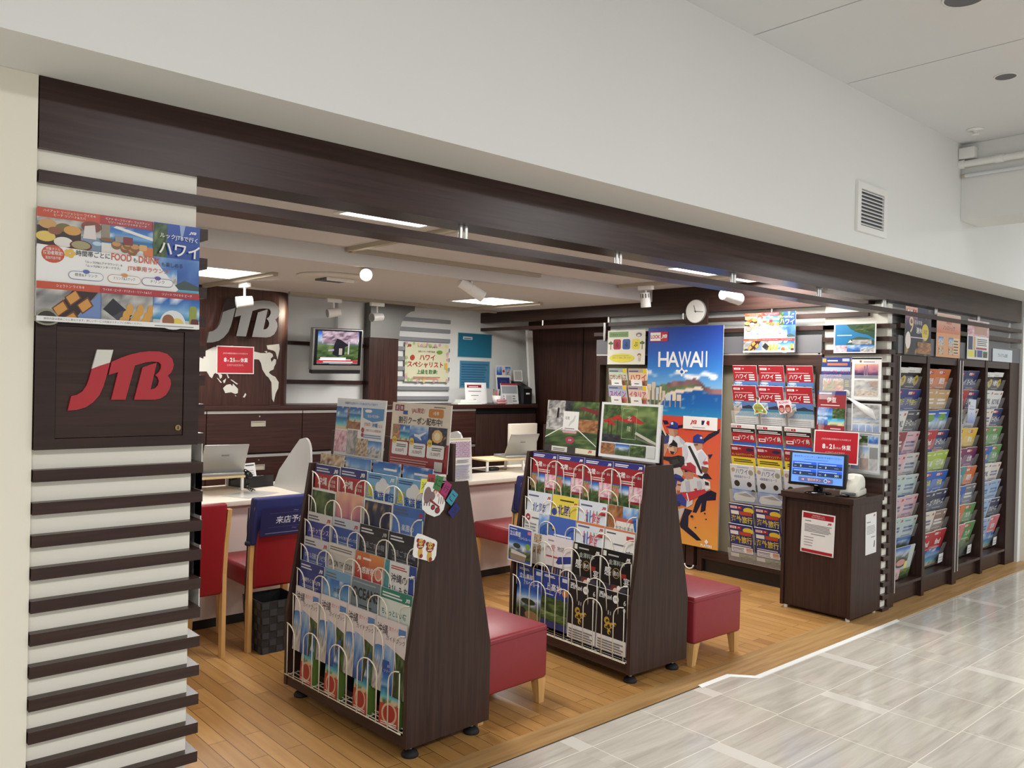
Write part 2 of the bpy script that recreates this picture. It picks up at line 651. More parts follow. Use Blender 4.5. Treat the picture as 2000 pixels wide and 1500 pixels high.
# photographs on covers: colour of the picture at (u, v)
def pic(kind, u, v, s):
    n = vnoise(u * 6, v * 6, s)
    n2 = vnoise(u * 13, v * 13, s + 3)
    if kind == 'sea':
        if v > 0.55: return mixc(pick([(150, 200, 235), (60, 130, 210), (30, 90, 190)], (v - 0.55) / 0.45), (245, 248, 250), (n - 0.6) * 3)
        if v > 0.18: return mixc(pick([(120, 215, 220), (20, 150, 200), (20, 90, 170)], (v - 0.18) / 0.37), (230, 250, 250), (n2 - 0.75) * 2)
        return mixc((226, 204, 160), (70, 120, 60), (n - 0.55) * 4)
    if kind == 'waikiki':
        sh = 0.30 + 0.10 * math.sin(min(1, u * 1.15) * 1.5) - 0.12 * math.exp(-((u - 0.12) / 0.12) ** 2) + 0.02 * (n - 0.5)
        mt = 0.40 + 0.085 * math.exp(-((u - 0.66) / 0.13) ** 2) + 0.065 * math.exp(-((u - 0.40) / 0.2) ** 2) + 0.012 * n2
        cl = vnoise(u * 9, v * 16, s + 5) * math.exp(-((v - (0.55 if u < 0.5 else 0.53)) / 0.05) ** 2)
        if v > mt: return mixc(pick([(120, 186, 236), (44, 130, 222), (28, 86, 196), (26, 58, 160)], (v - 0.4) / 0.6), (246, 248, 252), (cl - 0.42) * 5)
        if v > mt - 0.055 and u > 0.28: return mixc((92, 72, 78), (160, 112, 112), n2 * 1.2)
        if v > sh + 0.02: return mixc((44, 74, 44), (124, 140, 92), n2 * 1.3 - 0.1)
        if v > sh - 0.012: return (226, 212, 190)
        return mixc(pick([(60, 196, 214), (30, 150, 206), (18, 104, 190), (16, 86, 170)], v / 0.36), (220, 240, 246), (vnoise(u * 14, v * 50, s) - 0.8) * 3)
    if kind == 'mount':
        rg = 0.55 + 0.22 * vnoise(u * 3.2, 0.5, s)
        if v > rg: return pick([(190, 215, 240), (70, 130, 215), (30, 80, 180)], (v - rg) / (1 - rg))
        if v > rg - 0.2: return mixc((90, 110, 140), (240, 244, 250), n * 1.3 + (v - rg + 0.2) * 2 - 0.5)
        return pick([(30, 50, 28), (70, 96, 46), (136, 150, 90)], n2 * 0.7 + v * 0.4)
    if kind == 'green': return pick([(12, 26, 14), (40, 66, 30), (84, 112, 52), (150, 168, 100)], n * 0.55 + n2 * 0.45)
    if kind == 'food': return pick([(44, 28, 22), (140, 92, 52), (196, 158, 104), (226, 214, 192), (120, 56, 42), (84, 92, 56)], n * 0.5 + n2 * 0.55)
    if kind == 'night': return mixc(pick([(12, 12, 20), (24, 30, 60), (40, 46, 90)], v), (250, 190, 90), (n2 - 0.72) * 4)
    if kind == 'city':
        bl = 0.35 + 0.4 * hsh(math.floor(u * 9), 1, s)
        if v > bl: return pick([(205, 222, 240), (110, 165, 225), (60, 120, 205)], (v - bl) / (1 - bl))
        return pick([(90, 90, 100), (200, 196, 190), (236, 232, 224)], n2)
    if kind == 'autumn': return pick([(58, 36, 26), (134, 76, 44), (184, 124, 70), (212, 180, 124)], n * 0.5 + n2 * 0.5)
    if kind == 'pink': return pick([(120, 60, 80), (220, 150, 170), (246, 214, 220), (180, 190, 210)], n * 0.5 + n2 * 0.5)
    if kind == 'pinktree': return pick([(40, 34, 44), (130, 104, 122), (206, 184, 200), (110, 150, 190)], n * 0.5 + n2 * 0.5)
    if kind == 'grey': return pick([(50, 52, 56), (130, 130, 130), (196, 192, 186), (236, 234, 230)], n * 0.5 + n2 * 0.5)
    if kind == 'dusk': return pick([(30, 30, 60), (90, 60, 110), (214, 130, 150), (250, 190, 150)], v + (n - 0.5) * 0.3)
    if kind == 'blue': return pick([(20, 50, 120), (50, 100, 190), (110, 160, 225), (210, 226, 244)], v * 0.7 + n * 0.4)
    if kind == 'dark': return pick([(14, 14, 18), (34, 34, 44), (70, 70, 86)], n * 0.7 + v * 0.4)
    if kind == 'flower': return pick([(40, 90, 40), (110, 160, 60), (230, 90, 120), (250, 210, 90)], n2)
    if kind == 'garden': return pick([(16, 30, 18), (46, 74, 34), (100, 128, 58), (174, 188, 120)], n * 0.4 + n2 * 0.4 + (v - 0.5) * 0.5 + 0.1)
    return (128, 128, 128)


LOGO_W = [(0.254, 0.601), (0.403, 0.604), (0.375, 0.477), (0.279, 0.442), (0.208, 0.41)]
LOGO_J = [(0.208, 0.41), (0.279, 0.442), (0.375, 0.477), (0.343, 0.336), (0.318, 0.24), (0.283, 0.152), (0.226, 0.081),
          (0.159, 0.032), (0.081, 0.007), (0.0, 0.0), (0.028, 0.141), (0.081, 0.155), (0.127, 0.187), (0.163, 0.244), (0.184, 0.307)]
LOGO_T = [(0.364, 0.353), (0.389, 0.484), (0.481, 0.53), (0.569, 0.565), (0.661, 0.59), (0.756, 0.604), (0.852, 0.604),
          (0.929, 0.583), (0.982, 0.534), (1.0, 0.473), (0.989, 0.42), (0.972, 0.385), (0.94, 0.357), (0.968, 0.314),
          (0.975, 0.269), (0.961, 0.216), (0.926, 0.155), (0.873, 0.12), (0.816, 0.106), (0.611, 0.106), (0.686, 0.435),
          (0.76, 0.466), (0.827, 0.488), (0.77, 0.212), (0.813, 0.223), (0.841, 0.254), (0.852, 0.3), (0.837, 0.339),
          (0.813, 0.36), (0.848, 0.392), (0.869, 0.431), (0.869, 0.47), (0.845, 0.495), (0.788, 0.498), (0.714, 0.488),
          (0.611, 0.452), (0.527, 0.106), (0.392, 0.106), (0.452, 0.382)]
WH, BK, RED, JRED = (244, 244, 242), (26, 24, 26), (200, 28, 40), (206, 30, 44)


def tri_poly(pts):
    from mathutils.geometry import tessellate_polygon
    return tessellate_polygon([[Vector((p[0], p[1], 0)) for p in pts]])


class Art:
    """a printed sheet: local x across, z up, face towards -y; artwork in fractions of width and height"""

    def __init__(self, w, h, th=0.006, base=WH, side=(232, 230, 224), outline=None, bow=0.0):
        self.w, self.h, self.bow = w, h, bow
        self.v, self.f, self.c = [], [], []
        self.k = 0
        if outline:
            pts = [((p[0] - 0.5) * w, p[1] * h) for p in outline]
            if sum(pts[i][0] * pts[(i + 1) % len(pts)][1] - pts[(i + 1) % len(pts)][0] * pts[i][1] for i in range(len(pts))) < 0:
                pts = pts[::-1]
            n = len(pts)
            vs = [(p[0], 0, p[1]) for p in pts] + [(p[0], th, p[1]) for p in pts]
            for t in tri_poly(pts):
                self._f([vs[i] for i in t], [base] * 3)
                self._f([vs[i + n] for i in t][::-1], [side] * 3)
            for i in range(n):
                j = (i + 1) % n
                self._f([vs[i], vs[i + n], vs[j + n], vs[j]], [side] * 4)
        else:
            ns = 8 if bow else 1
            for i in range(ns):
                a, b = -w / 2 + w * i / ns, -w / 2 + w * (i + 1) / ns
                self._f([(a, 0, 0), (b, 0, 0), (b, 0, h), (a, 0, h)], [base] * 4)
                self._f([(b, th, 0), (a, th, 0), (a, th, h), (b, th, h)], [side] * 4)
                self._f([(a, 0, h), (b, 0, h), (b, th, h), (a, th, h)], [side] * 4)
                self._f([(a, th, 0), (b, th, 0), (b, 0, 0), (a, 0, 0)], [side] * 4)
            self._f([(-w / 2, th, 0), (-w / 2, 0, 0), (-w / 2, 0, h), (-w / 2, th, h)], [side] * 4)
            self._f([(w / 2, 0, 0), (w / 2, th, 0), (w / 2, th, h), (w / 2, 0, h)], [side] * 4)

    def _f(self, vs, cs):
        o = len(self.v)
        self.v += vs
        self.f.append(list(range(o, o + len(vs))))
        self.c += cs

    def _y(self):
        self.k += 1
        return -0.00012 * self.k - 0.0001

    ymap = None

    def _z(self, z):
        if self.ymap:
            A_, B_ = self.ymap
            for i in range(len(A_) - 1):
                if z <= A_[i + 1]: return B_[i] + (B_[i + 1] - B_[i]) * (z - A_[i]) / (A_[i + 1] - A_[i])
        return z

    def _p(self, x, z, y):
        return ((x - 0.5) * self.w, y, self._z(z) * self.h)

    def r(self, x0, y0, x1, y1, c, c2=None):
        y = self._y()
        n = 6 if self.bow else 1
        for i in range(n):
            a, b = x0 + (x1 - x0) * i / n, x0 + (x1 - x0) * (i + 1) / n
            self._f([self._p(a, y0, y), self._p(b, y0, y), self._p(b, y1, y), self._p(a, y1, y)],
                    [c, c, c2 or c, c2 or c])
        return self

    def g(self, pts, c):
        y = self._y()
        for t in tri_poly(pts):
            q = [pts[i] for i in t]
            if (q[1][0] - q[0][0]) * (q[2][1] - q[0][1]) - (q[2][0] - q[0][0]) * (q[1][1] - q[0][1]) < 0: q = q[::-1]
            self._f([self._p(p[0], p[1], y) for p in q], [c] * 3)
        return self

    def e(self, cx, cy, rx, c, ry=None, n=20, a0=0, a1=360):
        ry = rx * self.w / self.h if ry is None else ry
        pts = [(cx + rx * math.cos(R(a0 + (a1 - a0) * i / n)), cy + ry * math.sin(R(a0 + (a1 - a0) * i / n))) for i in range(n)]
        return self.g(pts, c)

    def rr(self, x0, y0, x1, y1, c, rad=0.03):
        rx, ry = rad, rad * self.w / self.h
        pts = []
        for cx, cy, a in ((x1 - rx, y1 - ry, 0), (x0 + rx, y1 - ry, 90), (x0 + rx, y0 + ry, 180), (x1 - rx, y0 + ry, 270)):
            pts += [(cx + rx * math.cos(R(a + t)), cy + ry * math.sin(R(a + t))) for t in (0, 30, 60, 90)]
        return self.g(pts, c)

    def p(self, x0, y0, x1, y1, kind, s=1, nx=12, ny=10):
        y = self._y()
        vs = [[(x0 + (x1 - x0) * i / nx, y0 + (y1 - y0) * j / ny) for i in range(nx + 1)] for j in range(ny + 1)]
        cs = [[pic(kind, i / nx, j / ny, s) for i in range(nx + 1)] for j in range(ny + 1)]
        for j in range(ny):
            for i in range(nx):
                ij = ((j, i), (j, i + 1), (j + 1, i + 1), (j + 1, i))
                self._f([self._p(*vs[a][b], y) for a, b in ij], [cs[a][b] for a, b in ij])
        return self

    def t(self, s, x, y, h, c, al='c', w=None, bold=0.0, rot=0):
        """text of height h (fraction of sheet height), optional maximum width w (fraction of sheet width)"""
        vs, fs, tw, th = text_mesh(s, bold)
        sc = h * self.h / th
        sx = sc
        if w and tw * sc > w * self.w: sx = w * self.w / tw
        yy = self._y()
        W = tw * sx
        ox = {'c': -W / 2, 'l': 0, 'r': -W}[al]
        cr, sr = math.cos(R(rot)), math.sin(R(rot))
        px, pz = (x - 0.5) * self.w, self._z(y) * self.h
        pts = []
        for v in vs:
            a, b = ox + v[0] * sx, v[1] * sc
            pts.append((px + a * cr - b * sr, yy, pz + a * sr + b * cr))
        for f in fs:
            self._f([pts[i] for i in f], [c] * len(f))
        return self

    def ln(self, x0, y0, x1, y1, n, c, fill=0.5, ragged=0.15):
        """rows of small print, too small to read"""
        y = self._y()
        dh = (y1 - y0) / n
        for i in range(n):
            xe = x1 - (x1 - x0) * ragged * hsh(i, n, x0 * 9 + y0)
            a = y1 - (i + 1) * dh
            self._f([self._p(x0, a, y), self._p(xe, a, y), self._p(xe, a + dh * fill, y), self._p(x0, a + dh * fill, y)], [c] * 4)
        return self

    def logo(self, x, y, w, c=JRED, cw=None):
        """the three-letter mark, w = width in fractions of the sheet"""
        k = w * self.w
        for L, cc in ((LOGO_W, cw or c), (LOGO_J, c), (LOGO_T, c)):
            self.g([(x + q[0] * w, y + q[1] * k / self.h) for q in L], cc)
        return self

    def look(self, x, y, w, h=0.045):
        """red and white boxed mark LOOK JTB"""
        self.r(x, y, x + w, y + h, RED)
        self.r(x + w * 0.03, y + h * 0.12, x + w * 0.58, y + h * 0.88, WH)
        self.t('LOOK', x + w * 0.3, y + h * 0.25, h * 0.5, RED, w=w * 0.5, bold=0.03)
        self.t('JTB', x + w * 0.79, y + h * 0.25, h * 0.5, WH, w=w * 0.34, bold=0.03)
        return self

    def mesh(self, name, m=None):
        me = bpy.data.meshes.new(name)
        vs = self.v
        if self.bow:
            vs = [(p[0], p[1] - self.bow * (1 - (2 * p[0] / self.w) ** 2), p[2]) for p in vs]
        me.from_pydata(vs, [], self.f)
        at = me.color_attributes.new('Ink', 'FLOAT_COLOR', 'CORNER')
        buf = []
        for c in self.c:
            g = 0.3 * c[0] + 0.55 * c[1] + 0.15 * c[2]
            buf += [lin((c[i] * 0.86 + g * 0.14) * 0.93) for i in range(3)] + [1.0]
        at.data.foreach_set('color', buf)
        me.materials.append(m or PRINT)
        me.update()
        return me

    def build(self, name, m=None, loc=None, rot=None, parent=None):
        o = bpy.data.objects.new(name, self.mesh(name, m))
        COL.objects.link(o)
        if loc: o.location = loc
        if rot: o.rotation_euler = rot
        if parent: o.parent = parent
        return o


FACE_X = R(-90)   # a sheet that faces -x

# ------------------------------------------------------------------ shop front: pillar, beam, rails
SL = 0.0877
root = thing('slatted_pillar', 'white pillar with dark horizontal wooden slats at the left end of the shop front', 'pillar', (0.53, 2.53, 0))
mb = MB()
mb.box(0, 0, -0.004, 0.431, 0.33, SOF - 0.001)
mb.build('core', PILW, root)
for k in range(-14, 10):
    zt = 1.251 + SL * k
    if zt > 2.0: continue
    x0 = 0.0
    if 1.30 < zt < 1.66: x0 = 0.40
    MB().box(x0, -0.032, zt - 0.032, 0.456, 0.31, zt).build('slat', WX, root)
MB().box(0.4665, 0.06, 0.85, 0.4685, 0.27, 1.38).build('back_plate', ACR, root)

# cabinet with the red mark
root = thing('sign_cabinet', 'dark wood sign cabinet with raised red and white letters on the pillar', 'sign', (0.53, 2.525, 1.305))
mb = MB()
mb.box(0, -0.03, 0, 0.437, 0.003, 0.029)
mb.box(0, -0.03, 0.029, 0.049, 0.003, 0.345)
mb.box(0.392, -0.03, 0.029, 0.437, 0.003, 0.345)
mb.box(0.049, -0.03, 0.335, 0.392, 0.003, 0.345)
mb.build('frame', FRM, root)
mb = MB()
mb.box(0.0505, -0.026, 0.0305, 0.3905, 0.003, 0.3335)
dr = mb.build('door', WX, root)


def letters(pts, s, x, z, y0, y1, name, m, parent):
    mb = MB()
    mb.prism([(x + p[0] * s, z + p[1] * s) for p in pts], y0, y1)
    return mb.build(name, m, parent)


SIGNR = mat('sign_red', (168, 30, 40), 0.4)
SIGNW = mat('sign_white', (206, 204, 196), 0.45)
for L, m, nm in ((LOGO_W, SIGNW, 'letter_tip'), (LOGO_J, SIGNR, 'letter'), (LOGO_T, SIGNR, 'letter')):
    letters(L, 0.281, 0.079, 0.105, -0.034, -0.0262, nm, m, root)
mb = MB()
mb.cyl((0.377, -0.0262, 0.052), (0.377, -0.031, 0.052), 0.0085)
mb.box(0.3755, -0.0318, 0.0475, 0.3785, -0.031, 0.0565, 1)
mb.build('lock', [GOLD, BLACK], root)

# beam under the soffit
mb = MB()
mb.box(0.531, 2.508, 2.112, 8.226, 2.66, 2.3025)
o = mb.build('fascia_beam', WX)
tag(o, 'long dark wooden beam across the top of the shop front', 'beam')
# hanging rail below it
root = thing('hanging_rail', 'long dark wooden rail hung on steel posts below the front beam', 'rail', (0.531, 2.502, 2.022))
MB().box(0, 0, 0, 7.7, 0.115, 0.0305).build('bar', WX, root)
for x in (2.005, 2.914, 3.841, 4.755, 5.635, 6.49, 7.34):
    mb = MB()
    for dx in (-0.013, 0.013):
        mb.cyl((x - 0.531 + dx, 0.05, 0.0305), (x - 0.531 + dx, 0.05, 0.0895), 0.0095, n=10)
    mb.build('hanger_post', STEEL, root)

# ------------------------------------------------------------------ right wall of the shop (faces -x at x = 5.64)
XW = 5.64
mb = MB()
mb.box(5.74, 2.62, 0, 5.80, 5.10, 2.304)
struct(mb.build('wall_right', WHITE), 'white partition behind the right-hand shelves')
mb = MB()
mb.box(5.80, 2.90, 0, 8.34, 2.98, 2.304)
mb.box(5.80, 2.60, 1.75, 8.262, 2.90, 2.112)
struct(mb.build('wall_front', WHITE), 'white partition behind the far brochure shelves')
mb = MB()
mb.box(XW, 2.662, 2.094, XW + 0.12, 6.845, 2.304)
tag(mb.build('fascia_beam', WY), 'dark wooden beam running back along the right wall under the ceiling', 'beam')
root = thing('hanging_rail', 'thin dark wooden rail on steel posts below the right wall beam', 'rail', (XW, 2.662, 2.008))
MB().box(0, 0, 0, 0.035, 4.18, 0.033).build('bar', WY, root)
for y in (3.417, 4.236, 5.06, 5.922):
    MB().cyl((0.03, y - 2.662, 0.033), (0.03, y - 2.662, 0.0865), 0.011, n=10).build('hanger_post', STEEL, root)
MB().cyl((-0.016, 5.065 - 2.662, -0.13), (-0.016, 5.065 - 2.662, 0.03), 0.012, n=10).build('hanger_post', STEEL, root)
root = thing('slat_cladding', 'dark wooden slats across the white wall above the brochure shelves', 'slats', (XW, 2.66, 1.75))
for zt, y1 in ((1.9526, 5.21), (1.8649, 3.02), (1.7772, 3.02)):
    MB().box(0.0, 0.345 if zt < 1.9 else 0.0, zt - 1.782, 0.09, y1 - 2.66, zt - 1.75).build('slat', WY, root)

# pillar at the right end of the opening, wrapped in slats
root = thing('slatted_pillar', 'white pillar with dark slats behind the ticket kiosk', 'pillar', (5.66, 2.54, 0))
MB().box(0.012, 0.0, 0, 0.079, 0.449, 2.09).build('core', PILW, root)
for k in range(-14, 11):
    zt = 1.251 + SL * k
    if zt > 1.99: continue
    MB().box(-0.02, -0.03, zt - 0.031, 0.078, 0.449, zt).build('slat', WX, root)
MB().box(0.079, -0.016, 0, 0.1385, 0.06, 1.75).build('end_post', WZ, root)

KHAKI = mat('khaki_back_board', (150, 143, 124), 0.55, noise=0.05, nscale=6)


def wall_unit(y0, y1, label):
    """brochure shelf on the right wall between y0 (near) and y1 (far)"""
    r = thing('brochure_shelf', label, 'shelf', (XW, y0, 0), group=None)
    L = y1 - y0
    MB().box(-0.004, 0, 1.757, 0.03, L, 1.887).build('header_band', GREYP, r)
    MB().box(0.0, 0, 1.742, 0.04, L, 1.7565).build('light_strip', ALU, r)
    MB().box(0.0, 0.0, 1.66, 0.09, L, 1.7415).build('top_rail', WY, r)
    for a in (0, L - 0.045):
        MB().box(0.0, a, 0.0, 0.09, a + 0.045, 1.6595).build('post', WZ, r)
    MB().box(0.085, 0.0455, 0.1755, 0.092, L - 0.0455, 1.6595).build('back_panel', KHAKI, r)
    MB().box(0.0, 0.0455, 0.105, 0.09, L - 0.0455, 0.175).build('ledge', WY, r)
    MB().box(0.03, 0.0455, 0.0, 0.09, L - 0.0455, 0.1045).build('plinth', BLACK, r)
    return r


UNIT_R = wall_unit(2.992, 4.02, 'right wall brochure shelf with rows of red and yellow brochures behind the kiosk')
UNIT_L = wall_unit(4.14, 5.172, 'right wall brochure shelf half hidden by the tall blue and orange poster')
mb = MB()
mb.box(0, 0, 0, 0.06, 0.075, 1.75)
o = mb.build('shelf_post', WZ, loc=(XW - 0.02, 4.04, 0.03))
tag(o, 'dark post between the two right wall shelves, with a white hook at its foot', 'post')
mb = MB()
mb.tube([(-0.006, 0.078 * math.cos(R(a)) * 0.55 + 0.0375, 0.012 + 0.034 * math.sin(R(a))) for a in range(180, 361, 20)], 0.006)
mb.build('hook', WPL, o)

# clock on a wooden plate
root = thing('wall_clock', 'round white wall clock on a dark wood plate at the top of the right wall', 'clock', (XW - 0.001, 4.072, 2.098))
MB().box(-0.018, -0.104, -0.108, 0, 0.104, 0.108).build('plate', WZ, root)
mb = MB()
mb.cyl((-0.0183, 0, 0), (-0.032, 0, 0), 0.096, n=48)
cl = mb.build('case', SILV, root)
mb = MB()
mb.cyl((-0.0322, 0, 0), (-0.0335, 0, 0), 0.091, n=48)
mb.build('dial', WPL, root)
mb = MB()


def hand(ang, ln, wd):
    d = Vector((0, -math.sin(R(ang)), math.cos(R(ang))))
    n = Vector((0, d.z, -d.y))
    a, b = -d * 0.012, d * ln
    mb.add([(-0.0342, p.y, p.z) for p in (a + n * wd, a - n * wd, b - n * wd * 0.7, b + n * wd * 0.7)], [(0, 1, 2, 3)])


hand(-18, 0.052, 0.0036)
hand(96, 0.078, 0.0028)
mb.build('hands', BLACK, root)

# ------------------------------------------------------------------ far brochure shelves (face the corridor at y = 2.525)


def front_unit(x0, dv, x1, label, endw, ncol):
    r = thing('brochure_shelf', label, 'shelf', (x0, 2.525, 0))
    W = x1 - x0
    MB().box(0, -0.004, 1.757, W, 0.03, 1.882).build('header_panel', GREYP, r)
    posts = [(0.0, 0.042)] + [(d - 0.024 - x0, d + 0.024 - x0) for d in dv] + [(W - endw, W)]
    for a, b in posts:
        MB().box(a, 0.0, 0.0, b, 0.35, 1.7565).build('post', WZ, r)
    for i in range(len(posts) - 1):
        a, b = posts[i][1] + 0.0005, posts[i + 1][0] - 0.0005
        MB().box(a, 0.30, 0.142, b, 0.345, 1.756).build('back_panel', WZ, r)
        MB().box(a, 0.002, 0.122, b, 0.345, 0.1415).build('bottom_shelf', WX, r)
        MB().box(a, 0.03, 0.012, b, 0.05, 0.1215).build('kick_panel', WX, r)
        MB().box(a, 0.004, 1.70, b, 0.02, 1.756).build('top_rail', WX, r)
        # clear pockets
        for k in range(9):
            zt = 1.663 - 0.1533 * k
            zb = zt - (0.155 if k < 8 else 0.285)
            mb = MB()
            c = (a + b) / 2
            for (p, q) in ((a + 0.004, c - 0.002), (c + 0.002, b - 0.004)):
                m_ = (p + q) / 2
                h = zt - zb
                pf = [(p, 0), (q, 0), (q, h * 0.62), (m_ + 0.05, h * 0.62), (m_ + 0.035, h * 0.42), (m_ - 0.04, h * 0.42), (m_ - 0.055, h * 0.62), (p, h * 0.62)]
                vs = [(x, 0.012 + 0.29 * (h - z), zb + z) for x, z in pf]
                mb.add(vs, [list(range(8))])
            mb.build('clear_pocket', ACR, r)
    return r


front_unit(5.7995, [6.326], 6.909, 'brochure shelf nearer the kiosk of the two that face the corridor', 0.04, 2)
front_unit(6.9095, [7.481], 8.2615, 'brochure shelf farthest along the shop front, ending at the white wall', 0.232, 2)
# steel door rods on the shelf posts
for (x, w) in ((5.822, 'left edge of the near shelf'), (6.882, 'right edge of the near shelf'), (6.936, 'left edge of the far shelf')):
    mb = MB()
    mb.cyl((x, 2.513, 0.10), (x, 2.513, 1.74), 0.006, n=8)
    tag(mb.build('steel_rod', STEEL), 'thin upright steel rod on the ' + w, 'rod')
root = thing('slat_cladding', 'dark slats above the far brochure shelves, facing the corridor', 'slats', (5.7995, 2.52, 1.9))
for zt in (1.9526 + 0.012, 1.8649 + 0.022):
    if zt < 1.9: continue
    MB().box(0, -0.012, zt - 1.932, 2.445, 0.08, zt - 1.9).build('slat', WX, root)

# ------------------------------------------------------------------ back of the shop
# dark wood wall beyond the right wall opening
mb = MB()
mb.box(6.34, 4.3, 0, 6.40, 6.85, 2.2)
for y in (4.9, 5.45, 6.0):
    mb.box(6.332, y, 0, 6.341, y + 0.006, 2.05, 1)
struct(mb.build('wall_right', [RZ, GAP]), 'dark wood panelling beyond the right wall opening')
mb = MB()
mb.box(5.80, 4.30, 0, 6.34, 4.36, 2.2)
struct(mb.build('wall_right', RZ), 'dark return wall behind the right shelves')
o = MB()
o.prism([(0, 0), (0.075, 0), (0.0, 0.78), (-0.075, 0.78)], 0, 0.03)  # slanted white board added in place of the lit edge of the wall
tag(o.build('lit_edge_board', WPL, loc=(6.12, 6.55, 1.2525)), 'slanted white board standing in for the lit wall edge, back right corner', 'board')
mb = MB()
mb.box(0, 0, 0, 0.42, 0.03, 1.52)
mb.cyl((0.05, -0.03, 0.8), (0.05, 0.0, 0.8), 0.012, mi=1)
tag(mb.build('cabinet_door_panel', [RZ, STEEL], loc=(6.30, 5.25, 0.0), rot=(0, 0, R(90))), 'plain dark wood door panel in the opening behind the right wall', 'door')

# cabinet row
def cab(x0, x1, label, kind):
    r = thing('back_cabinet', label, 'cabinet', (x0, 6.40, 0))
    W = x1 - x0 - 0.003
    MB().box(0, 0.0205, 0.05, W, 0.445, 1.209).build('body', GAP, r)
    if kind == 'drawers':
        for (za, zb) in ((0.46, 0.855), (0.87, 1.208)):
            d = MB()
            d.box(0.002, 0, za, W - 0.002, 0.02, zb - 0.022)
            d = d.build('drawer', RX, r)
            MB().box(0.002, -0.004, zb - 0.0215, W - 0.002, 0.02, zb).build('pull_strip', ALU, d)
            if W > 0.7:
                mb = MB()
                for (a, b, c_, e_) in ((-0.062, -0.054, -0.022, 0.022), (0.054, 0.062, -0.022, 0.022), (-0.054, 0.054, -0.022, -0.015), (-0.054, 0.054, 0.015, 0.022)):
                    mb.box(a, -0.006, c_, b, -0.0005, e_)
                mb.box(-0.054, -0.002, -0.015, 0.054, -0.0005, 0.015, 1)
                h = mb.build('handle', [ALU, BEIGE], d)
                h.location = (W * 0.52, 0, zb - 0.105)
                mb = MB()
                mb.cyl((W * 0.52 + 0.01, 0.0, zb - 0.045), (W * 0.52 + 0.01, -0.004, zb - 0.045), 0.006)
                mb.build('lock', STEEL, d)
        MB().box(0.002, 0, 0.05, W - 0.002, 0.02, 0.455).build('drawer', RX, r)
    else:
        for i in range(2):
            a = W * i / 2 + 0.002
            MB().box(a, 0.0, 0.05, a + W / 2 - 0.004, 0.02, 1.15).build('door', WZ, r)
        MB().box(0.002, 0.014, 1.158, W - 0.002, 0.0203, 1.205).build('recess', BLACK, r)
    return r


cab(1.72, 2.545, 'red-brown drawer cabinet behind the left desk, half hidden by the slatted pillar', 'drawers')
cab(2.545, 3.36, 'red-brown drawer cabinet below the world map panel, beside the left laptop', 'drawers')
cab(3.36, 4.18, 'red-brown drawer cabinet below the television', 'drawers')
cab(4.18, 5.24, 'red-brown drawer cabinet below the yellow flower notice', 'drawers')
cab(5.24, 6.06, 'dark two-door cabinet at the right end of the back row', 'doors')
mb = MB()
mb.rbox(1.72, 6.385, 1.2095, 6.07, 6.849, 1.25, 0.006)
tag(mb.build('cabinet_top', RX), 'long red-brown worktop over the back cabinets', 'worktop')

# map panel with silver letters: a bowed dark wood board
root = thing('map_panel', 'curved dark wood panel with a white world map on the back wall', 'panel', (1.6, 6.55, 1.2505))
mb = MB()
prof = [(0, 0), (1.56, 0)] + [(1.56 + 0.20 * math.sin(R(a)), 0.20 - 0.20 * math.cos(R(a))) for a in (12, 24, 36, 48, 60, 75, 90)] + [(1.76, 0.297), (0, 0.297)]
n = len(prof)
vs = [(x, y, z) for z in (0, 0.9488) for x, y in prof]
mb.add(vs, [list(range(n - 1, -1, -1)), list(range(n, 2 * n))] + [(i, (i + 1) % n, (i + 1) % n + n, i + n) for i in range(n)])
mb.build('board', RZ, root)
LANDS = [
    [(2.2, 1.60), (2.30, 1.70), (2.45, 1.66), (2.567, 1.616), (2.572, 1.674), (2.65, 1.713), (2.804, 1.729), (2.822, 1.518), (2.748, 1.504), (2.708, 1.501), (2.721, 1.49), (2.718, 1.47), (2.705, 1.46), (2.694, 1.489), (2.674, 1.509), (2.654, 1.498), (2.639, 1.464), (2.622, 1.475), (2.595, 1.517), (2.53, 1.515), (2.46, 1.46), (2.40, 1.50), (2.3, 1.50)],
    [(2.729, 1.444), (2.755, 1.464), (2.746, 1.431), (2.736, 1.425)], [(2.678, 1.468), (2.686, 1.466), (2.72, 1.431), (2.71, 1.427)],
    [(2.757, 1.500), (2.767, 1.497), (2.780, 1.468), (2.770, 1.466)], [(2.790, 1.454), (2.80, 1.456), (2.855, 1.421), (2.845, 1.416)],
    [(2.73, 1.385), (2.76, 1.412), (2.79, 1.419), (2.808, 1.402), (2.814, 1.422), (2.856, 1.38), (2.854, 1.346), (2.833, 1.34), (2.799, 1.353), (2.751, 1.346)],
    [(2.919, 1.347), (2.927, 1.335), (2.913, 1.31), (2.899, 1.313)], [(2.83, 1.333), (2.844, 1.323), (2.837, 1.32)],
    [(2.968, 1.683), (2.986, 1.69), (3.043, 1.679), (3.100, 1.681), (3.112, 1.689), (3.13, 1.676), (3.134, 1.656), (3.12, 1.635), (3.126, 1.607), (3.140, 1.635), (3.152, 1.629), (3.150, 1.595), (3.14, 1.567), (3.138, 1.546), (3.118, 1.532), (3.112, 1.518), (3.128, 1.498), (3.148, 1.485), (3.17, 1.441), (3.168, 1.389), (3.152, 1.341), (3.143, 1.272), (3.134, 1.3), (3.128, 1.437), (3.112, 1.477), (3.095, 1.494), (3.062, 1.544), (3.048, 1.598), (3.03, 1.624), (3.001, 1.627), (2.973, 1.622)],
    [(3.095, 1.745), (3.168, 1.762), (3.172, 1.72), (3.16, 1.633), (3.148, 1.691), (3.135, 1.704), (3.103, 1.713)],
    [(3.075, 1.694), (3.100, 1.698), (3.101, 1.681)]]
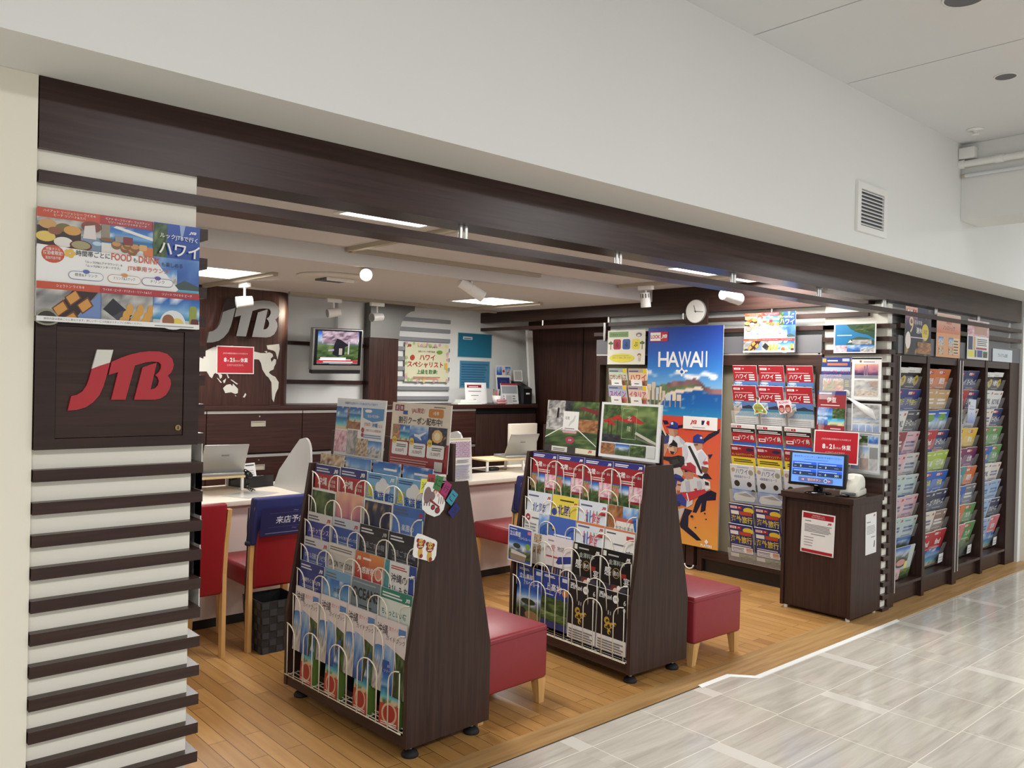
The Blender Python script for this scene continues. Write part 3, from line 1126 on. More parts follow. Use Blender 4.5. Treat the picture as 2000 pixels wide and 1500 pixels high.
for L in LANDS:
    mb = MB()
    vs, fs = [], []
    pts = []
    for i, p in enumerate(L):
        px = p[0] if p[0] < 3.10 else 3.10 + (p[0] - 3.10) * 1.6
        pts.append((px - 1.6, p[1] - 1.2505))

    def ydep(x):
        return 0.0 if x < 1.56 else 0.20 - math.sqrt(max(0.0, 0.04 - (min(x, 1.74) - 1.56) ** 2))
    for t in tri_poly(pts):
        q = [(pts[i][0], ydep(pts[i][0]) - 0.003, pts[i][1]) for i in t]
        mb.add(q, [(0, 1, 2)])
    o = mb.build('continent', mat('map_white', (206, 204, 194), 0.5), root)
    sol = o.modifiers.new('s', 'SOLIDIFY')
    sol.thickness = 0.0045
    sol.offset = 0
# silver mark standing off the panel
root = thing('silver_logo', 'large polished silver letters on the map panel', 'sign', (2.555, 6.455, 1.742))
for L, m, nm in ((LOGO_W, mat('dark_glass', (40, 34, 34), 0.1), 'letter_tip'), (LOGO_J, MIRR, 'letter'), (LOGO_T, MIRR, 'letter')):
    letters(L, 0.605, 0, 0, 0, 0.03, nm, m, root)
mb = MB()
for x, z in ((0.15, 0.1), (0.28, 0.2), (0.45, 0.2), (0.56, 0.12)):
    mb.cyl((x * 1.0, 0.0302, z), (x, 0.0945, z), 0.006, n=8)
mb.build('stand_off', STEEL, root)

# slats, post and capital on the back wall
root = thing('slat_cladding', 'two dark wooden bands across the white back wall behind the television', 'slats', (3.3605, 6.82, 1.42))
for za, zb in ((0.352, 0.384), (0.005, 0.041)):
    MB().box(0, 0, za, 0.88, 0.029, zb).build('slat', RX, root)
root = thing('back_pillar', 'dark wood pilaster with a curved grey capital on the back wall', 'pillar', (4.215, 6.75, 1.2505))
MB().box(0, 0, 0, 0.325, 0.099, 0.62).build('shaft', RZ, root)
mb = MB()
pf = [(0, 0.6205), (0.325, 0.6205)]
pf += [(0.325 + 0.17 * (1 - math.cos(R(a))), 0.66 + 0.24 * math.sin(R(a))) for a in (0, 15, 30, 45, 60, 75, 90)]
pf += [(0.50, 0.948), (0, 0.948)]
mb.prism(pf, -0.015, 0.099)
mb.build('capital', CAPG, root)
root = thing('slat_cladding', 'grey painted slats on the back wall around the yellow flower notice', 'slats', (4.5405, 6.825, 1.25))
for k in range(9):
    z = 0.03 + 0.0975 * k
    MB().box(0 if k < 6 else 0.03, 0, z, 0.685, 0.024, z + 0.037).build('slat', GREYS, root)

# ------------------------------------------------------------------ ceiling fittings
for i, (x, y, z, w, d) in enumerate(PANELS):
    lab = ('square lit ceiling panel just behind the front beam, above the racks', 'square lit ceiling panel at the back left, beside the slatted pillar',
           'square lit ceiling panel at the back right corner of the shop', 'square lit ceiling panel behind the front beam, right of centre', 'narrow lit ceiling panel behind the front beam, nearest the right wall')[i]
    r = thing('ceiling_light', lab, 'light', (x, y, z), group='ceiling light panels')
    mb = MB()
    for a, b, c_, e_ in ((-0.02, -d / 2 - 0.02, w + 0.02, -d / 2), (-0.02, d / 2, w + 0.02, d / 2 + 0.02), (-0.02, -d / 2, 0, d / 2), (w, -d / 2, w + 0.02, d / 2)):
        mb.box(a, b, -0.006, c_, e_, 0.001)
    mb.build('frame', WPL, r)
    MB().box(0, -d / 2, -0.004, w, d / 2, 0.0).build('diffuser', PANELM, r)
TR = []


def track(x0, y0, x1, y1, z, label):
    mb = MB()
    a = 0.018
    if abs(x1 - x0) > abs(y1 - y0): mb.box(x0, y0 - a, z - 0.026, x1, y0 + a, z)
    else: mb.box(x0 - a, y0, z - 0.026, x0 + a, y1, z)
    tag(mb.build('light_track', BEIGE), label, 'track')


track(2.545, 5.27, 2.545, 6.50, 2.1995, 'beige ceiling light track beside the back left light panel')
track(3.24, 6.45, 5.51, 6.45, 2.1995, 'long beige ceiling light track along the back wall')
track(2.665, 2.95, 2.665, 4.635, 2.3045, 'beige ceiling light track running back from the front beam')
track(2.665, 4.655 - 0.128, 4.29, 4.655, 2.3045, 'beige ceiling light track along the step in the ceiling')
track(5.19, 3.4, 5.19, 4.53, 2.3045, 'beige ceiling light track near the clock on the right')
track(5.11, 5.36, 5.11, 6.50, 2.1995, 'beige ceiling light track beside the back right light panel')


def spot(x, y, z, d, along, label, lit=False, ln=0.115, power=0, slots=False, drop=0.075):
    r = thing('track_spotlight', label, 'spotlight', (x, y, z), group='white track spotlights')
    mb = MB()
    if along == 'y': mb.rbox(-0.018, -0.07, -0.034, 0.018, 0.07, 0, 0.004)
    else: mb.rbox(-0.07, -0.018, -0.034, 0.07, 0.018, 0, 0.004)
    mb.build('adapter', LAMPM, r)
    mb = MB()
    ax = 0.055
    mb.tube([(0, 0, -0.034), (0, 0, -0.034 - drop * 0.5), (0, 0, -0.034 - drop)], 0.009, 8)
    mb.build('stem', LAMPM, r)
    d = Vector(d).normalized()
    c = Vector((0, 0, -0.034 - drop - 0.028))
    mb = MB()
    a, b = c - d * ln / 2, c + d * ln / 2
    mb.cyl(a, a + d * ln * 0.42, 0.036, 0.038, 20)
    mb.cyl(a + d * ln * 0.44, b, 0.039, 0.041, 20)
    mb.cyl(a + d * ln * 0.41, a + d * ln * 0.45, 0.0365, n=20)
    h = mb.build('lamp_head', LAMPM, r)
    mb = MB()
    mb.cyl(b + d * 0.0005, b + d * 0.002, 0.036, n=20)
    mb.build('lens', BULB if lit else SILV, h)
    if slots:
        u = d.orthogonal().normalized()
        w = d.cross(u)
        mb = MB()
        for i in range(10):
            t = 2 * math.pi * i / 10
            n_ = u * math.cos(t) + w * math.sin(t)
            q = w * math.cos(t) - u * math.sin(t)
            p0, p1 = a + n_ * 0.0376 + d * 0.008, a + n_ * 0.0385 + d * ln * 0.36
            mb.add([p0 - q * 0.004, p0 + q * 0.004, p1 + q * 0.004, p1 - q * 0.004], [(0, 1, 2, 3)])
        mb.build('vents', BLACK, h)
    if power:
        ld = bpy.data.lights.new('spot_beam', 'SPOT')
        ld.energy, ld.spot_size, ld.spot_blend, ld.color, ld.shadow_soft_size = power, R(62), 0.6, (1, 0.86, 0.64), 0.03
        lo = bpy.data.objects.new('spot_beam', ld)
        COL.objects.link(lo)
        lo.parent = r
        lo.location = b + d * 0.012
        lo.rotation_euler = d.to_track_quat('-Z', 'Y').to_euler()
    return r


spot(2.60, 5.88, 2.1735, (-0.95, 0.25, -0.15), 'y', 'white track spotlight in front of the silver letters, pointing left', power=14)
spot(2.84, 4.60, 2.2785, (-0.55, -0.8, -0.25), 'x', 'switched-on track spotlight shining towards the camera', lit=True, drop=0.05)
spot(3.70, 4.60, 2.2785, (0.8, -0.25, -0.45), 'x', 'white track spotlight tilted down in the middle of the ceiling', ln=0.2)
spot(4.10, 6.45, 2.1735, (-0.9, -0.1, -0.1), 'x', 'white track spotlight above the television, beside the grey capital', drop=0.07)
spot(3.66, 6.45, 2.1735, (-0.95, 0.17, -0.16), 'x', 'white track spotlight above the television, nearer the silver letters', power=22, drop=0.06)
spot(5.19, 4.25, 2.2785, (0.12, 0.0, -0.95), 'y', 'white track spotlight with dark vents, left of the clock', slots=True, drop=0.05)
spot(4.86, 3.24, 2.3045, (0.9, -0.1, -0.12), 'y', 'white spotlight below the front rail, right of the clock', ln=0.17, power=4, drop=0.135)
# round ceiling air conditioner
r = thing('ceiling_air_conditioner', 'round white air conditioner cassette in the shop ceiling', 'air conditioner', (2.915, 5.16, 2.2))
mb = MB()
mb.lathe([(0.02, -0.001), (0.245, -0.001), (0.245, -0.012), (0.20, -0.026), (0.14, -0.02), (0.0, -0.02)], n=48)
mb.build('cover', mat('ac_cream', (214, 208, 198), 0.5), r)
mb = MB()
for i in range(9):
    mb.box(-0.09, -0.085 + i * 0.02, -0.034, 0.10, -0.077 + i * 0.02, -0.0205)
mb.build('grille', GREYP, r)
mb = MB()
mb.rbox(-0.10, -0.105, -0.045, 0.11, -0.092, -0.0205, 0.003)
mb.build('flap', WPL, r)
# sprinkler, smoke detector in the shop
mb = MB()
mb.lathe([(0.0, 0), (0.028, 0), (0.026, -0.006), (0.010, -0.008), (0.010, -0.018), (0.016, -0.02), (0.0, -0.022)], n=20)
tag(mb.build('sprinkler', STEEL, loc=(2.42, 3.72, 2.3045)), 'small steel ceiling sprinkler behind the front beam', 'sprinkler')
# corridor ceiling
for (x, y, rr, lab) in ((4.832, 1.58, 0.052, 'small round grey downlight in the corridor ceiling'), (3.742, 1.39, 0.082, 'large round grey speaker at the top edge of the corridor ceiling')):
    r = thing('ceiling_speaker' if rr > 0.06 else 'downlight', lab, 'ceiling fitting', (x, y, 3.172))
    mb = MB()
    mb.lathe([(rr * 0.94, 0), (rr * 1.08, 0.0), (rr * 1.06, -0.006), (rr * 0.94, -0.005)], n=32)
    mb.build('rim', WPL, r)
    mb = MB()
    mb.lathe([(0, -0.004), (rr * 0.95, -0.004)], n=32)
    mb.build('grille', GREYP, r)
mb = MB()
mb.lathe([(0.0, 0), (0.05, 0), (0.045, -0.008), (0.014, -0.01), (0.012, -0.03), (0.024, -0.032), (0.022, -0.036), (0.0, -0.036)], n=20)
tag(mb.build('sprinkler', WPL, loc=(5.70, 2.03, 3.1715)), 'white ceiling sprinkler above the corridor pipe', 'sprinkler')
# air vent on the bulkhead
r = thing('air_vent', 'white square air vent grille on the bulkhead wall', 'vent', (4.517, 2.2215, 2.394))
mb = MB()
for a, b, c_, e_ in ((0, 0, 0.363, 0.035), (0, 0.24, 0.363, 0.275), (0, 0.035, 0.04, 0.24), (0.323, 0.035, 0.363, 0.24)):
    mb.box(a, -0.016, b, c_, 0, e_)
mb.build('frame', WPL, r)
MB().box(0.04, -0.003, 0.035, 0.323, -0.001, 0.24).build('backing', mat('vent_dark', (86, 90, 100), 0.7), r)
for k in range(10):
    z = 0.042 + k * 0.0205
    mb = MB()
    mb.add([(0.041, -0.0155, z), (0.322, -0.0155, z), (0.322, -0.004, z + 0.011), (0.041, -0.004, z + 0.011), (0.041, -0.014, z - 0.0025), (0.322, -0.014, z - 0.0025)], [(0, 1, 2, 3), (0, 4, 5, 1)])
    mb.build('louvre', WPL, r)
# pipe, box and tube lamp on the cross beam
mb = MB()
mb.cyl((5.975, 2.221, 3.03), (5.975, 2.0, 3.03), 0.022)
mb.cyl((5.975, 2.0, 3.03), (5.975, 1.95, 3.03), 0.027)
mb.cyl((5.975, 1.95, 3.03), (5.975, -3.4, 3.03), 0.022)
mb.cyl((5.975, 2.221, 3.03), (5.975, 2.19, 3.03), 0.03)
tag(mb.build('pipe', WPL), 'white painted pipe along the corridor cross beam', 'pipe')
mb = MB()
mb.rbox(5.945, 2.12, 3.062, 6.0115, 2.22, 3.135, 0.005)
tag(mb.build('junction_box', WPL), 'small white junction box above the corridor pipe', 'box')
mb = MB()
mb.cyl((5.993, 2.21, 2.955), (5.993, 2.19, 2.955), 0.013, mi=1)
mb.cyl((5.993, 2.19, 2.955), (5.993, -3.0, 2.955), 0.012)
tag(mb.build('tube_lamp', [mat('tube_glass', (214, 218, 222), 0.25), BEIGE]), 'unlit glass tube lamp below the corridor pipe', 'lamp')

# ------------------------------------------------------------------ desk and what is on it
r = thing('service_desk', 'long cream service desk with a pale front panel behind the chairs', 'desk', (1.55, 4.77, 0))
mb = MB()
mb.rbox(0, 0, 0.725, 3.75, 0.72, 0.755, 0.004)
mb.build('desk_top', DESK, r)
MB().box(0, 0.07, 0.06, 3.74, 0.09, 0.7245).build('front_panel', DESKF, r)
MB().box(0, 0.09, 0, 3.74, 0.11, 0.0595).build('plinth', BLACK, r)
for x in (0.05, 1.75, 3.70):
    MB().box(x, 0.0905, 0.06, x + 0.025, 0.70, 0.7245).build('support', DESKF, r)
FIN = mat('pearl_panel', (196, 196, 194), 0.35, metal=0.15)


def fin(x, pts, label):
    mb = MB()
    mb.prism(pts, 0, 0.014)
    mb.v = [(p[1], p[0], p[2]) for p in mb.v]
    tag(mb.build('desk_divider', FIN, loc=(x, 0, 0)), label, 'divider')


FP = [(5.26, 0.756), (4.755, 0.756), (4.745, 0.90), (4.755, 1.02)]
FP += [(4.755 + 0.075 * (1 - math.cos(R(a))), 1.02 + 0.092 * math.sin(R(a))) for a in (20, 40, 60, 80, 95)]
FP += [(4.90, 1.098), (4.99, 1.028), (5.08, 0.955), (5.18, 0.875)]
fin(2.555, FP, 'pale rounded desk divider between the phone and the first rack')
fin(3.875, [(p[0] + 0.13, p[1]) for p in FP], 'pale rounded desk divider partly hidden by the stand-up leaflet')
mb = MB()
mb.rbox(5.08, 5.70, 0.0, 5.42, 5.74, 1.10, 0.006)
tag(mb.build('partition', DESK), 'plain cream partition behind the right laptop', 'partition')
# office chair back behind the desk
mb = MB()
mb.rbox(-0.2, 0, 0, 0.2, 0.06, 0.42, 0.028, 3)
mb.cyl((0, 0.03, -0.35), (0, 0.03, 0.02), 0.025, mi=1)
mb.cyl((0, 0.03, -0.62), (0, 0.03, -0.35), 0.03, mi=1)
mb.rbox(-0.22, 0.07, -0.2, 0.22, 0.5, -0.12, 0.03, 3)
mb.cyl((0, 0.03, -0.62), (0, 0.03, -0.595), 0.22, 0.2, mi=1)
tag(mb.build('office_chair', [mat('blue_grey_cloth', (84, 100, 128), 0.8), BLACK], loc=(4.33, 5.70, 0.6205)), 'blue-grey office chair behind the desk, left of the right laptop', 'chair')


def laptop(loc, rz, label):
    r = thing('laptop', label, 'laptop', loc, (0, 0, rz))
    mb = MB()
    mb.rbox(-0.14, 0, 0, 0.14, 0.20, 0.02, 0.005)
    b = mb.build('base', SILV, r)
    MB().box(-0.125, 0.03, 0.0203, 0.125, 0.11, 0.0215).build('keyboard', BLACK, b)
    mb = MB()
    mb.rbox(-0.14, -0.008, 0.0, 0.14, 0.0, 0.215, 0.0035)
    sc = mb.build('lid', SILV, r, (0, 0.03, 0.0215), (R(30), 0, 0))
    mb = MB()
    mb.box(-0.128, 0.0003, 0.012, 0.128, 0.001, 0.182)
    mb.build('screen', BLACKG, sc)
    a = Art(0.05, 0.012, 0.0006, base=(150, 150, 150), side=(150, 150, 150))
    a.t('Panasonic', 0.5, 0.2, 0.6, (60, 62, 70), w=0.9)
    a.build('maker_name', PRINT, (0, -0.0088, 0.13), None, sc)
    return r


def stand(loc, rz, label):
    r = thing('laptop_stand', label, 'stand', loc, (0, 0, rz))
    mb = MB()
    mb.rbox(-0.2, -0.13, 0.083, 0.2, 0.15, 0.098, 0.004)
    mb.build('board', mat('pale_beech', (222, 196, 150), 0.45), r)
    for x in (-0.185, 0.185):
        for y in (-0.11, 0.13):
            mb = MB()
            mb.box(x - 0.008, y - 0.008, 0, x + 0.008, y + 0.008, 0.0825)
            mb.build('leg', WPL, r)
    return r


stand((2.12, 5.30, 0.7555), 0, 'low beech laptop stand on the left part of the desk')
laptop((2.18, 5.20, 0.854), R(-6), 'open silver laptop seen from behind on the left part of the desk')
stand((4.56, 5.27, 0.7555), R(-4), 'low beech laptop stand on the right part of the desk')
laptop((4.72, 5.17, 0.854), R(-10), 'open silver laptop seen from behind, right of the second curved divider')
mb = MB()
mb.rbox(-0.05, -0.03, 0, 0.05, 0.03, 0.03, 0.012, 3)
mb.tube([(0.05, 0, 0.012), (0.09, 0.02, 0.006), (0.13, -0.02, 0.006), (0.17, 0.03, 0.006)], 0.003)
tag(mb.build('computer_mouse', BLACK, loc=(4.47, 5.22, 0.7555)), 'black computer mouse under the right laptop stand', 'mouse')
mb = MB()
mb.box(-0.1, -0.13, 0, 0.1, 0.13, 0.003)
tag(mb.build('mouse_mat', BLACKG, loc=(4.27, 5.28, 0.7555)), 'thin black mat on the desk left of the right laptop stand', 'mat')
# telephone
r = thing('telephone', 'black desk telephone between the left laptop and the curved divider', 'telephone', (2.44, 5.36, 0.7555), (0, 0, R(12)))
mb = MB()
mb.add([(-0.11, -0.10, 0), (0.11, -0.10, 0), (0.11, 0.10, 0), (-0.11, 0.10, 0), (-0.11, -0.10, 0.075), (0.11, -0.10, 0.075), (0.11, 0.10, 0.03), (-0.11, 0.10, 0.03)],
       [(0, 3, 2, 1), (4, 5, 6, 7), (0, 1, 5, 4), (2, 3, 7, 6), (1, 2, 6, 5), (0, 4, 7, 3)])
b = mb.build('base', BLACK, r)
mb = MB()
mb.tube([(-0.085, -0.095, 0.09), (-0.083, -0.05, 0.104), (-0.08, 0.03, 0.083), (-0.078, 0.085, 0.056)], 0.02, 10)
mb.rbox(-0.108, -0.115, 0.062, -0.062, -0.06, 0.10, 0.012)
mb.rbox(-0.104, 0.055, 0.03, -0.056, 0.105, 0.066, 0.012)
mb.build('handset', BLACKG, r)
mb = MB()
for i in range(4):
    for j in range(3):
        mb.rbox(0.0 + j * 0.03, -0.04 + i * 0.03, 0.058 - i * 0.0068, 0.022 + j * 0.03, -0.02 + i * 0.03, 0.066 - i * 0.0068, 0.003, 1)
mb.build('keypad', GREYP, r)
mb = MB()
mb.tube([(-0.08, -0.1, 0.03)] + [(-0.12 - 0.012 * math.cos(t * 2.2) - 0.004 * t, -0.11 - 0.012 * t, 0.012 + 0.008 * math.sin(t * 2.2)) for t in range(1, 14)], 0.004)
mb.build('cord', BLACK, r)

# ------------------------------------------------------------------ chairs
def chair(loc, label, cover=None):
    r = thing('upholstered_chair', label, 'chair', loc)
    mb = MB()
    mb.rbox(-0.225, 0.03, 0.345, 0.225, 0.47, 0.46, 0.02, 3)
    mb.build('seat', CHRED, r)
    mb = MB()   # back, slightly raked
    bm = bmesh.new()
    bmesh.ops.create_grid(bm, x_segments=4, y_segments=6, size=0.5)
    bm.free()
    mb.rbox(-0.205, -0.005, 0.342, 0.205, 0.045, 0.835, 0.016, 3)
    for i, p in enumerate(mb.v):
        t = max(0, (p[2] - 0.45)) / 0.4
        mb.v[i] = (p[0], p[1] - 0.06 * t * t, p[2])
    mb.build('backrest', CHRED, r)
    for sx in (-1, 1):
        mb = MB()
        x0, x1 = (sx * 0.206, sx * 0.228)
        pts = [(0.0, 0.04, 0), (0.0, 0.04, 0.45), (-0.018, 0.03, 0.62), (-0.055, -0.02, 0.80)]
        vs = []
        for (a, b, z) in pts:
            vs += [(x0, a, z), (x1, a, z), (x1, b, z), (x0, b, z)]
        fs = [(0, 1, 2, 3), (12, 15, 14, 13)]
        for k in range(3):
            for q in range(4): fs.append((k * 4 + q, k * 4 + (q + 1) % 4, k * 4 + 4 + (q + 1) % 4, k * 4 + 4 + q))
        mb.add(vs, fs)
        mb.build('leg', BEECH, r)
        mb = MB()
        a = sx * 0.2
        mb.add([(a - 0.02, 0.42, 0.3445), (a + 0.02, 0.42, 0.3445), (a + 0.02, 0.46, 0.3445), (a - 0.02, 0.46, 0.3445),
                (a - 0.014, 0.43, 0), (a + 0.014, 0.43, 0), (a + 0.014, 0.458, 0), (a - 0.014, 0.458, 0)],
               [(0, 1, 2, 3), (4, 7, 6, 5), (0, 4, 5, 1), (1, 5, 6, 2), (2, 6, 7, 3), (3, 7, 4, 0)])
        mb.build('leg', BEECH, r)
    if cover:
        mb = MB()
        mb.rbox(-0.232, -0.016, 0.585, 0.232, 0.056, 0.846, 0.012, 3)
        for i, p in enumerate(mb.v):
            t = max(0, (p[2] - 0.45)) / 0.4
            mb.v[i] = (p[0] * (1 - 0.02 * (p[2] > 0.75)), p[1] - 0.06 * t * t, p[2] + 0.006 * math.sin(p[0] * 14))
        c = mb.build('backrest_cover', NAVY, r)
        c['label'] = 'navy cloth cover with white writing'
        a = Art(0.40, 0.16, 0.0006, base=(34, 38, 96), side=(34, 38, 96))
        a.t('来店予約席', 0.5, 0.42, 0.27, (226, 226, 236), bold=0.012, w=0.72)
        for yy in (0.30, 0.80):
            a.ln(0.12, yy, 0.88, yy + 0.012, 1, (110, 114, 160), 0.5, 0)
        a.t('~', 0.5, 0.84, 0.05, (110, 114, 160)).t('~', 0.5, 0.20, 0.05, (110, 114, 160))
        a.ln(0.08, 0.08, 0.92, 0.15, 1, (126, 130, 170), 0.4)
        a.build('lettering', PRINT, (0, -0.0535, 0.635), (R(12), 0, 0), c)
        for sx in (-1, 1):
            mb = MB()
            mb.tube([(sx * 0.236, 0.0, 0.79), (sx * 0.244, -0.004, 0.69), (sx * 0.240, 0.0, 0.60), (sx * 0.240, 0.01, 0.45), (sx * 0.245, 0.01, 0.28)], 0.0035)
            mb.rbox(sx * 0.24 - 0.014, -0.02, 0.585, sx * 0.24 + 0.014, 0.012, 0.61, 0.006, 1)
            mb.build('tie_cord', mat('navy_cord', (16, 18, 40), 0.7), c)
    return r


chair((1.605, 4.295, 0), 'red leather chair with beech legs beside the slatted pillar, without a cover')
chair((2.185, 4.295, 0), 'red leather chair with a navy cover, left of the first brochure rack', True)
chair((4.125, 4.30, 0), 'red leather chair with a navy cover, half hidden behind the second rack', True)

# waste bin
r = thing('waste_bin', 'square black woven waste bin under the navy-covered chair', 'bin', (2.105, 4.325, 0))
mb = MB()
t0, t1 = 0.10, 0.115
lv = [(t0, 0.0), (t1, 0.285)]
vs = []
for w, z in lv: vs += [(-w, -w * 1.05, z), (w, -w * 1.05, z), (w, w * 1.05, z), (-w, w * 1.05, z)]
for w, z in ((t1 - 0.008, 0.285), (t0 - 0.006, 0.008)): vs += [(-w, -w * 1.05, z), (w, -w * 1.05, z), (w, w * 1.05, z), (-w, w * 1.05, z)]
fs = [(0, 3, 2, 1), (12, 13, 14, 15)]
for k in range(3):
    for q in range(4): fs.append((k * 4 + q, k * 4 + (q + 1) % 4, k * 4 + 4 + (q + 1) % 4, k * 4 + 4 + q))
mb.add(vs, fs)
mb.build('bin_body', BIN, r)
mb = MB()
for k in range(7):
    for side in range(4):
        for q in range(5):
            if (k + q) % 2: continue
            w = t0 + (t1 - t0) * (k + 0.5) / 7
            u0, u1 = -w + 2 * w * q / 5 + 0.003, -w + 2 * w * (q + 1) / 5 - 0.003
            z0, z1 = 0.285 * k / 7 + 0.003, 0.285 * (k + 1) / 7 - 0.003
            d = w * (1.05 if side % 2 == 0 else 1.0) + 0.0025
            P = [(u0, -d, z0), (u1, -d, z0), (u1, -d, z1), (u0, -d, z1)]
            c_, s_ = [(1, 0), (0, 1), (-1, 0), (0, -1)][side]
            mb.add([(p[0] * c_ - p[1] * s_, p[0] * s_ + p[1] * c_, p[2]) for p in P], [(0, 1, 2, 3)])
mb.build('weave', mat('bin_band', (52, 54, 58), 0.5), r)

# ------------------------------------------------------------------ stools
def stool(loc, rz, label):
    r = thing('stool', label, 'stool', loc, (0, 0, rz))
    mb = MB()
    mb.rbox(-0.215, 0, 0.122, 0.215, 0.41, 0.372, 0.014, 3)
    mb.build('seat', VINYL, r)
    mb = MB()
    mb.tube([(-0.2155, -0.0005, 0.348), (0.2155, -0.0005, 0.348), (0.2155, 0.4105, 0.348), (-0.2155, 0.4105, 0.348)], 0.0022, 6, closed=True)
    mb.build('seam', VINYL, r)
    for sx in (-1, 1):
        for y in (0.03, 0.38):
            mb = MB()
            a, b = sx * 0.185, sx * 0.195
            mb.add([(a - 0.026, y - 0.026, 0.1215), (a + 0.026, y - 0.026, 0.1215), (a + 0.026, y + 0.026, 0.1215), (a - 0.026, y + 0.026, 0.1215),
                    (b - 0.016, y - 0.016, 0), (b + 0.016, y - 0.016, 0), (b + 0.016, y + 0.016, 0), (b - 0.016, y + 0.016, 0)],
                   [(0, 1, 2, 3), (4, 7, 6, 5), (0, 4, 5, 1), (1, 5, 6, 2), (2, 6, 7, 3), (3, 7, 4, 0)])
            mb.build('leg', BEECH, r)
    return r


stool((2.545, 2.785, 0), R(3), 'red vinyl cube stool with tapered beech legs behind the first rack')
stool((3.925, 2.645, 0), R(-1), 'red vinyl cube stool with tapered beech legs right of the second rack')

bm = bmesh.new()
bmesh.ops.create_icosphere(bm, subdivisions=3, radius=0.05)
for v in bm.verts:
    n_ = 0.75 + 0.5 * (math.sin(v.co.x * 190 + 1) * math.sin(v.co.y * 170) + 0.6 * math.sin(v.co.z * 230 + v.co.x * 90)) * 0.5
    v.co = (v.co.x * n_ * 1.1, v.co.y * n_ * 1.3, max(v.co.z * n_ * 0.9 + 0.034, 0.0))
mb = MB()
mb.addbm(bm)
tag(mb.build('plastic_bag', ACR, loc=(3.99, 2.86, 0.001)), 'crumpled clear plastic bag on the floor under the stool right of the second rack', 'bag')

# ------------------------------------------------------------------ brochure racks
RL = 0.945


def rprof(z):
    return 0.0 if z < 0.40 else (z - 0.40) * 0.158


def rack(loc, rz, label, rows):
    r = thing('brochure_rack', label, 'rack', loc, (0, 0, rz))
    pf = [(0, 0.055), (0.445, 0.055), (0.445, 0.39), (0.295, 1.095), (0.11, 1.095), (0, 0.40)]
    for y in (0.0, RL - 0.022):
        mb = MB()
        mb.prism(pf, y, y + 0.022)
        mb.build('side_panel', WZ, r)
    MB().box(0.004, 0.0225, 0.055, 0.44, RL - 0.0225, 0.10).build('base_board', WY, r)
    mb = MB()
    mb.add([(0.115, 0.0225, 0.1005), (0.20, 0.0225, 1.09), (0.215, 0.0225, 1.09), (0.30, 0.0225, 0.1005),
            (0.115, RL - 0.0225, 0.1005), (0.20, RL - 0.0225, 1.09), (0.215, RL - 0.0225, 1.09), (0.30, RL - 0.0225, 0.1005)],
           [(0, 1, 2, 3), (7, 6, 5, 4), (0, 4, 5, 1), (3, 2, 6, 7), (1, 5, 6, 2), (0, 3, 7, 4)])
    mb.build('inner_panel', GAP, r)
    MB().box(0.205, 0.0225, 1.075, 0.29, RL - 0.0225, 1.095).build('top_board', WY, r)
    for y in (0.035, RL / 2, RL - 0.035):
        MB().box(0.222, y - 0.02, 1.0955, 0.236, y + 0.02, 1.25).build('sign_post', WZ, r)
    for (x, y) in ((0.06, 0.05), (0.39, 0.05), (0.06, RL - 0.06), (0.39, RL - 0.06)):
        c = MB()
        c.cyl((x, y, 0.026), (x, y, 0.0545), 0.01, n=10)
        c = c.build('caster', STEEL, r)
        mb = MB()
        mb.lathe([(0.0, 0.0), (0.034, 0.0), (0.036, 0.006), (0.03, 0.018), (0.014, 0.028), (0.0, 0.028)], (x, y, 0), 20)
        mb.build('foot', RUBB, c)
    # wire pockets, one arch between neighbouring columns
    cw = (RL - 0.08) / 4
    for zt in rows:
        low = zt < 0.46
        zb = 0.108 if low else zt - 0.20
        top = zt - 0.012 if low else zt - 0.038
        lx = rprof(zt) + 0.0 - (0.012 if low else 0.006)
        hw = 0.068
        mb = MB()
        for k in range(5):
            cy = 0.04 + cw * k
            pts = []
            for i in range(9):
                a = R(180 - i * 22.5)
                pts.append((lx, cy + hw * math.cos(a), top - 0.055 + 0.055 * math.sin(a)))
            pts = [(lx + 0.01 * (0 if low else 1), cy - hw, zb)] + pts + [(lx + 0.01 * (0 if low else 1), cy + hw, zb)]
            if k == 0: pts = [p for p in pts if p[1] >= cy - 0.001]
            if k == 4: pts = [p for p in pts if p[1] <= cy + 0.001]
            mb.tube(pts, 0.0028, 6)
            mb.tube([(lx + 0.004, cy, zb), (lx + 0.004, cy, top - 0.006)], 0.0024, 6)
        if low:
            mb.tube([(lx + 0.002, 0.024, zb + 0.003), (lx + 0.002, RL - 0.024, zb + 0.003)], 0.0026, 6)
            for q in (0.02, 0.045, 0.07):
                mb.tube([(lx + q, 0.024, zb + 0.001), (lx + q, RL - 0.024, zb + 0.001)], 0.0022, 6)
            for k in range(5):
                cy = min(max(0.04 + cw * k, 0.03), RL - 0.03)
                mb.tube([(lx, cy, zb + 0.002), (lx + 0.08, cy, zb + 0.002)], 0.0022, 6)
        mb.build('wire_pocket', WIRE, r)
    return r


ROWS = [1.096, 0.984, 0.872, 0.757, 0.645, 0.527, 0.367]
RACK1 = rack((1.887, 2.69, 0), R(2.86), 'dark wooden brochure rack on castors nearest the slatted pillar, with paper cut-outs on its side', ROWS)
RACK2 = rack((3.222, 2.68, 0), R(-1.9), 'dark wooden brochure rack on castors between the two red stools', ROWS[:6] + [0.40])

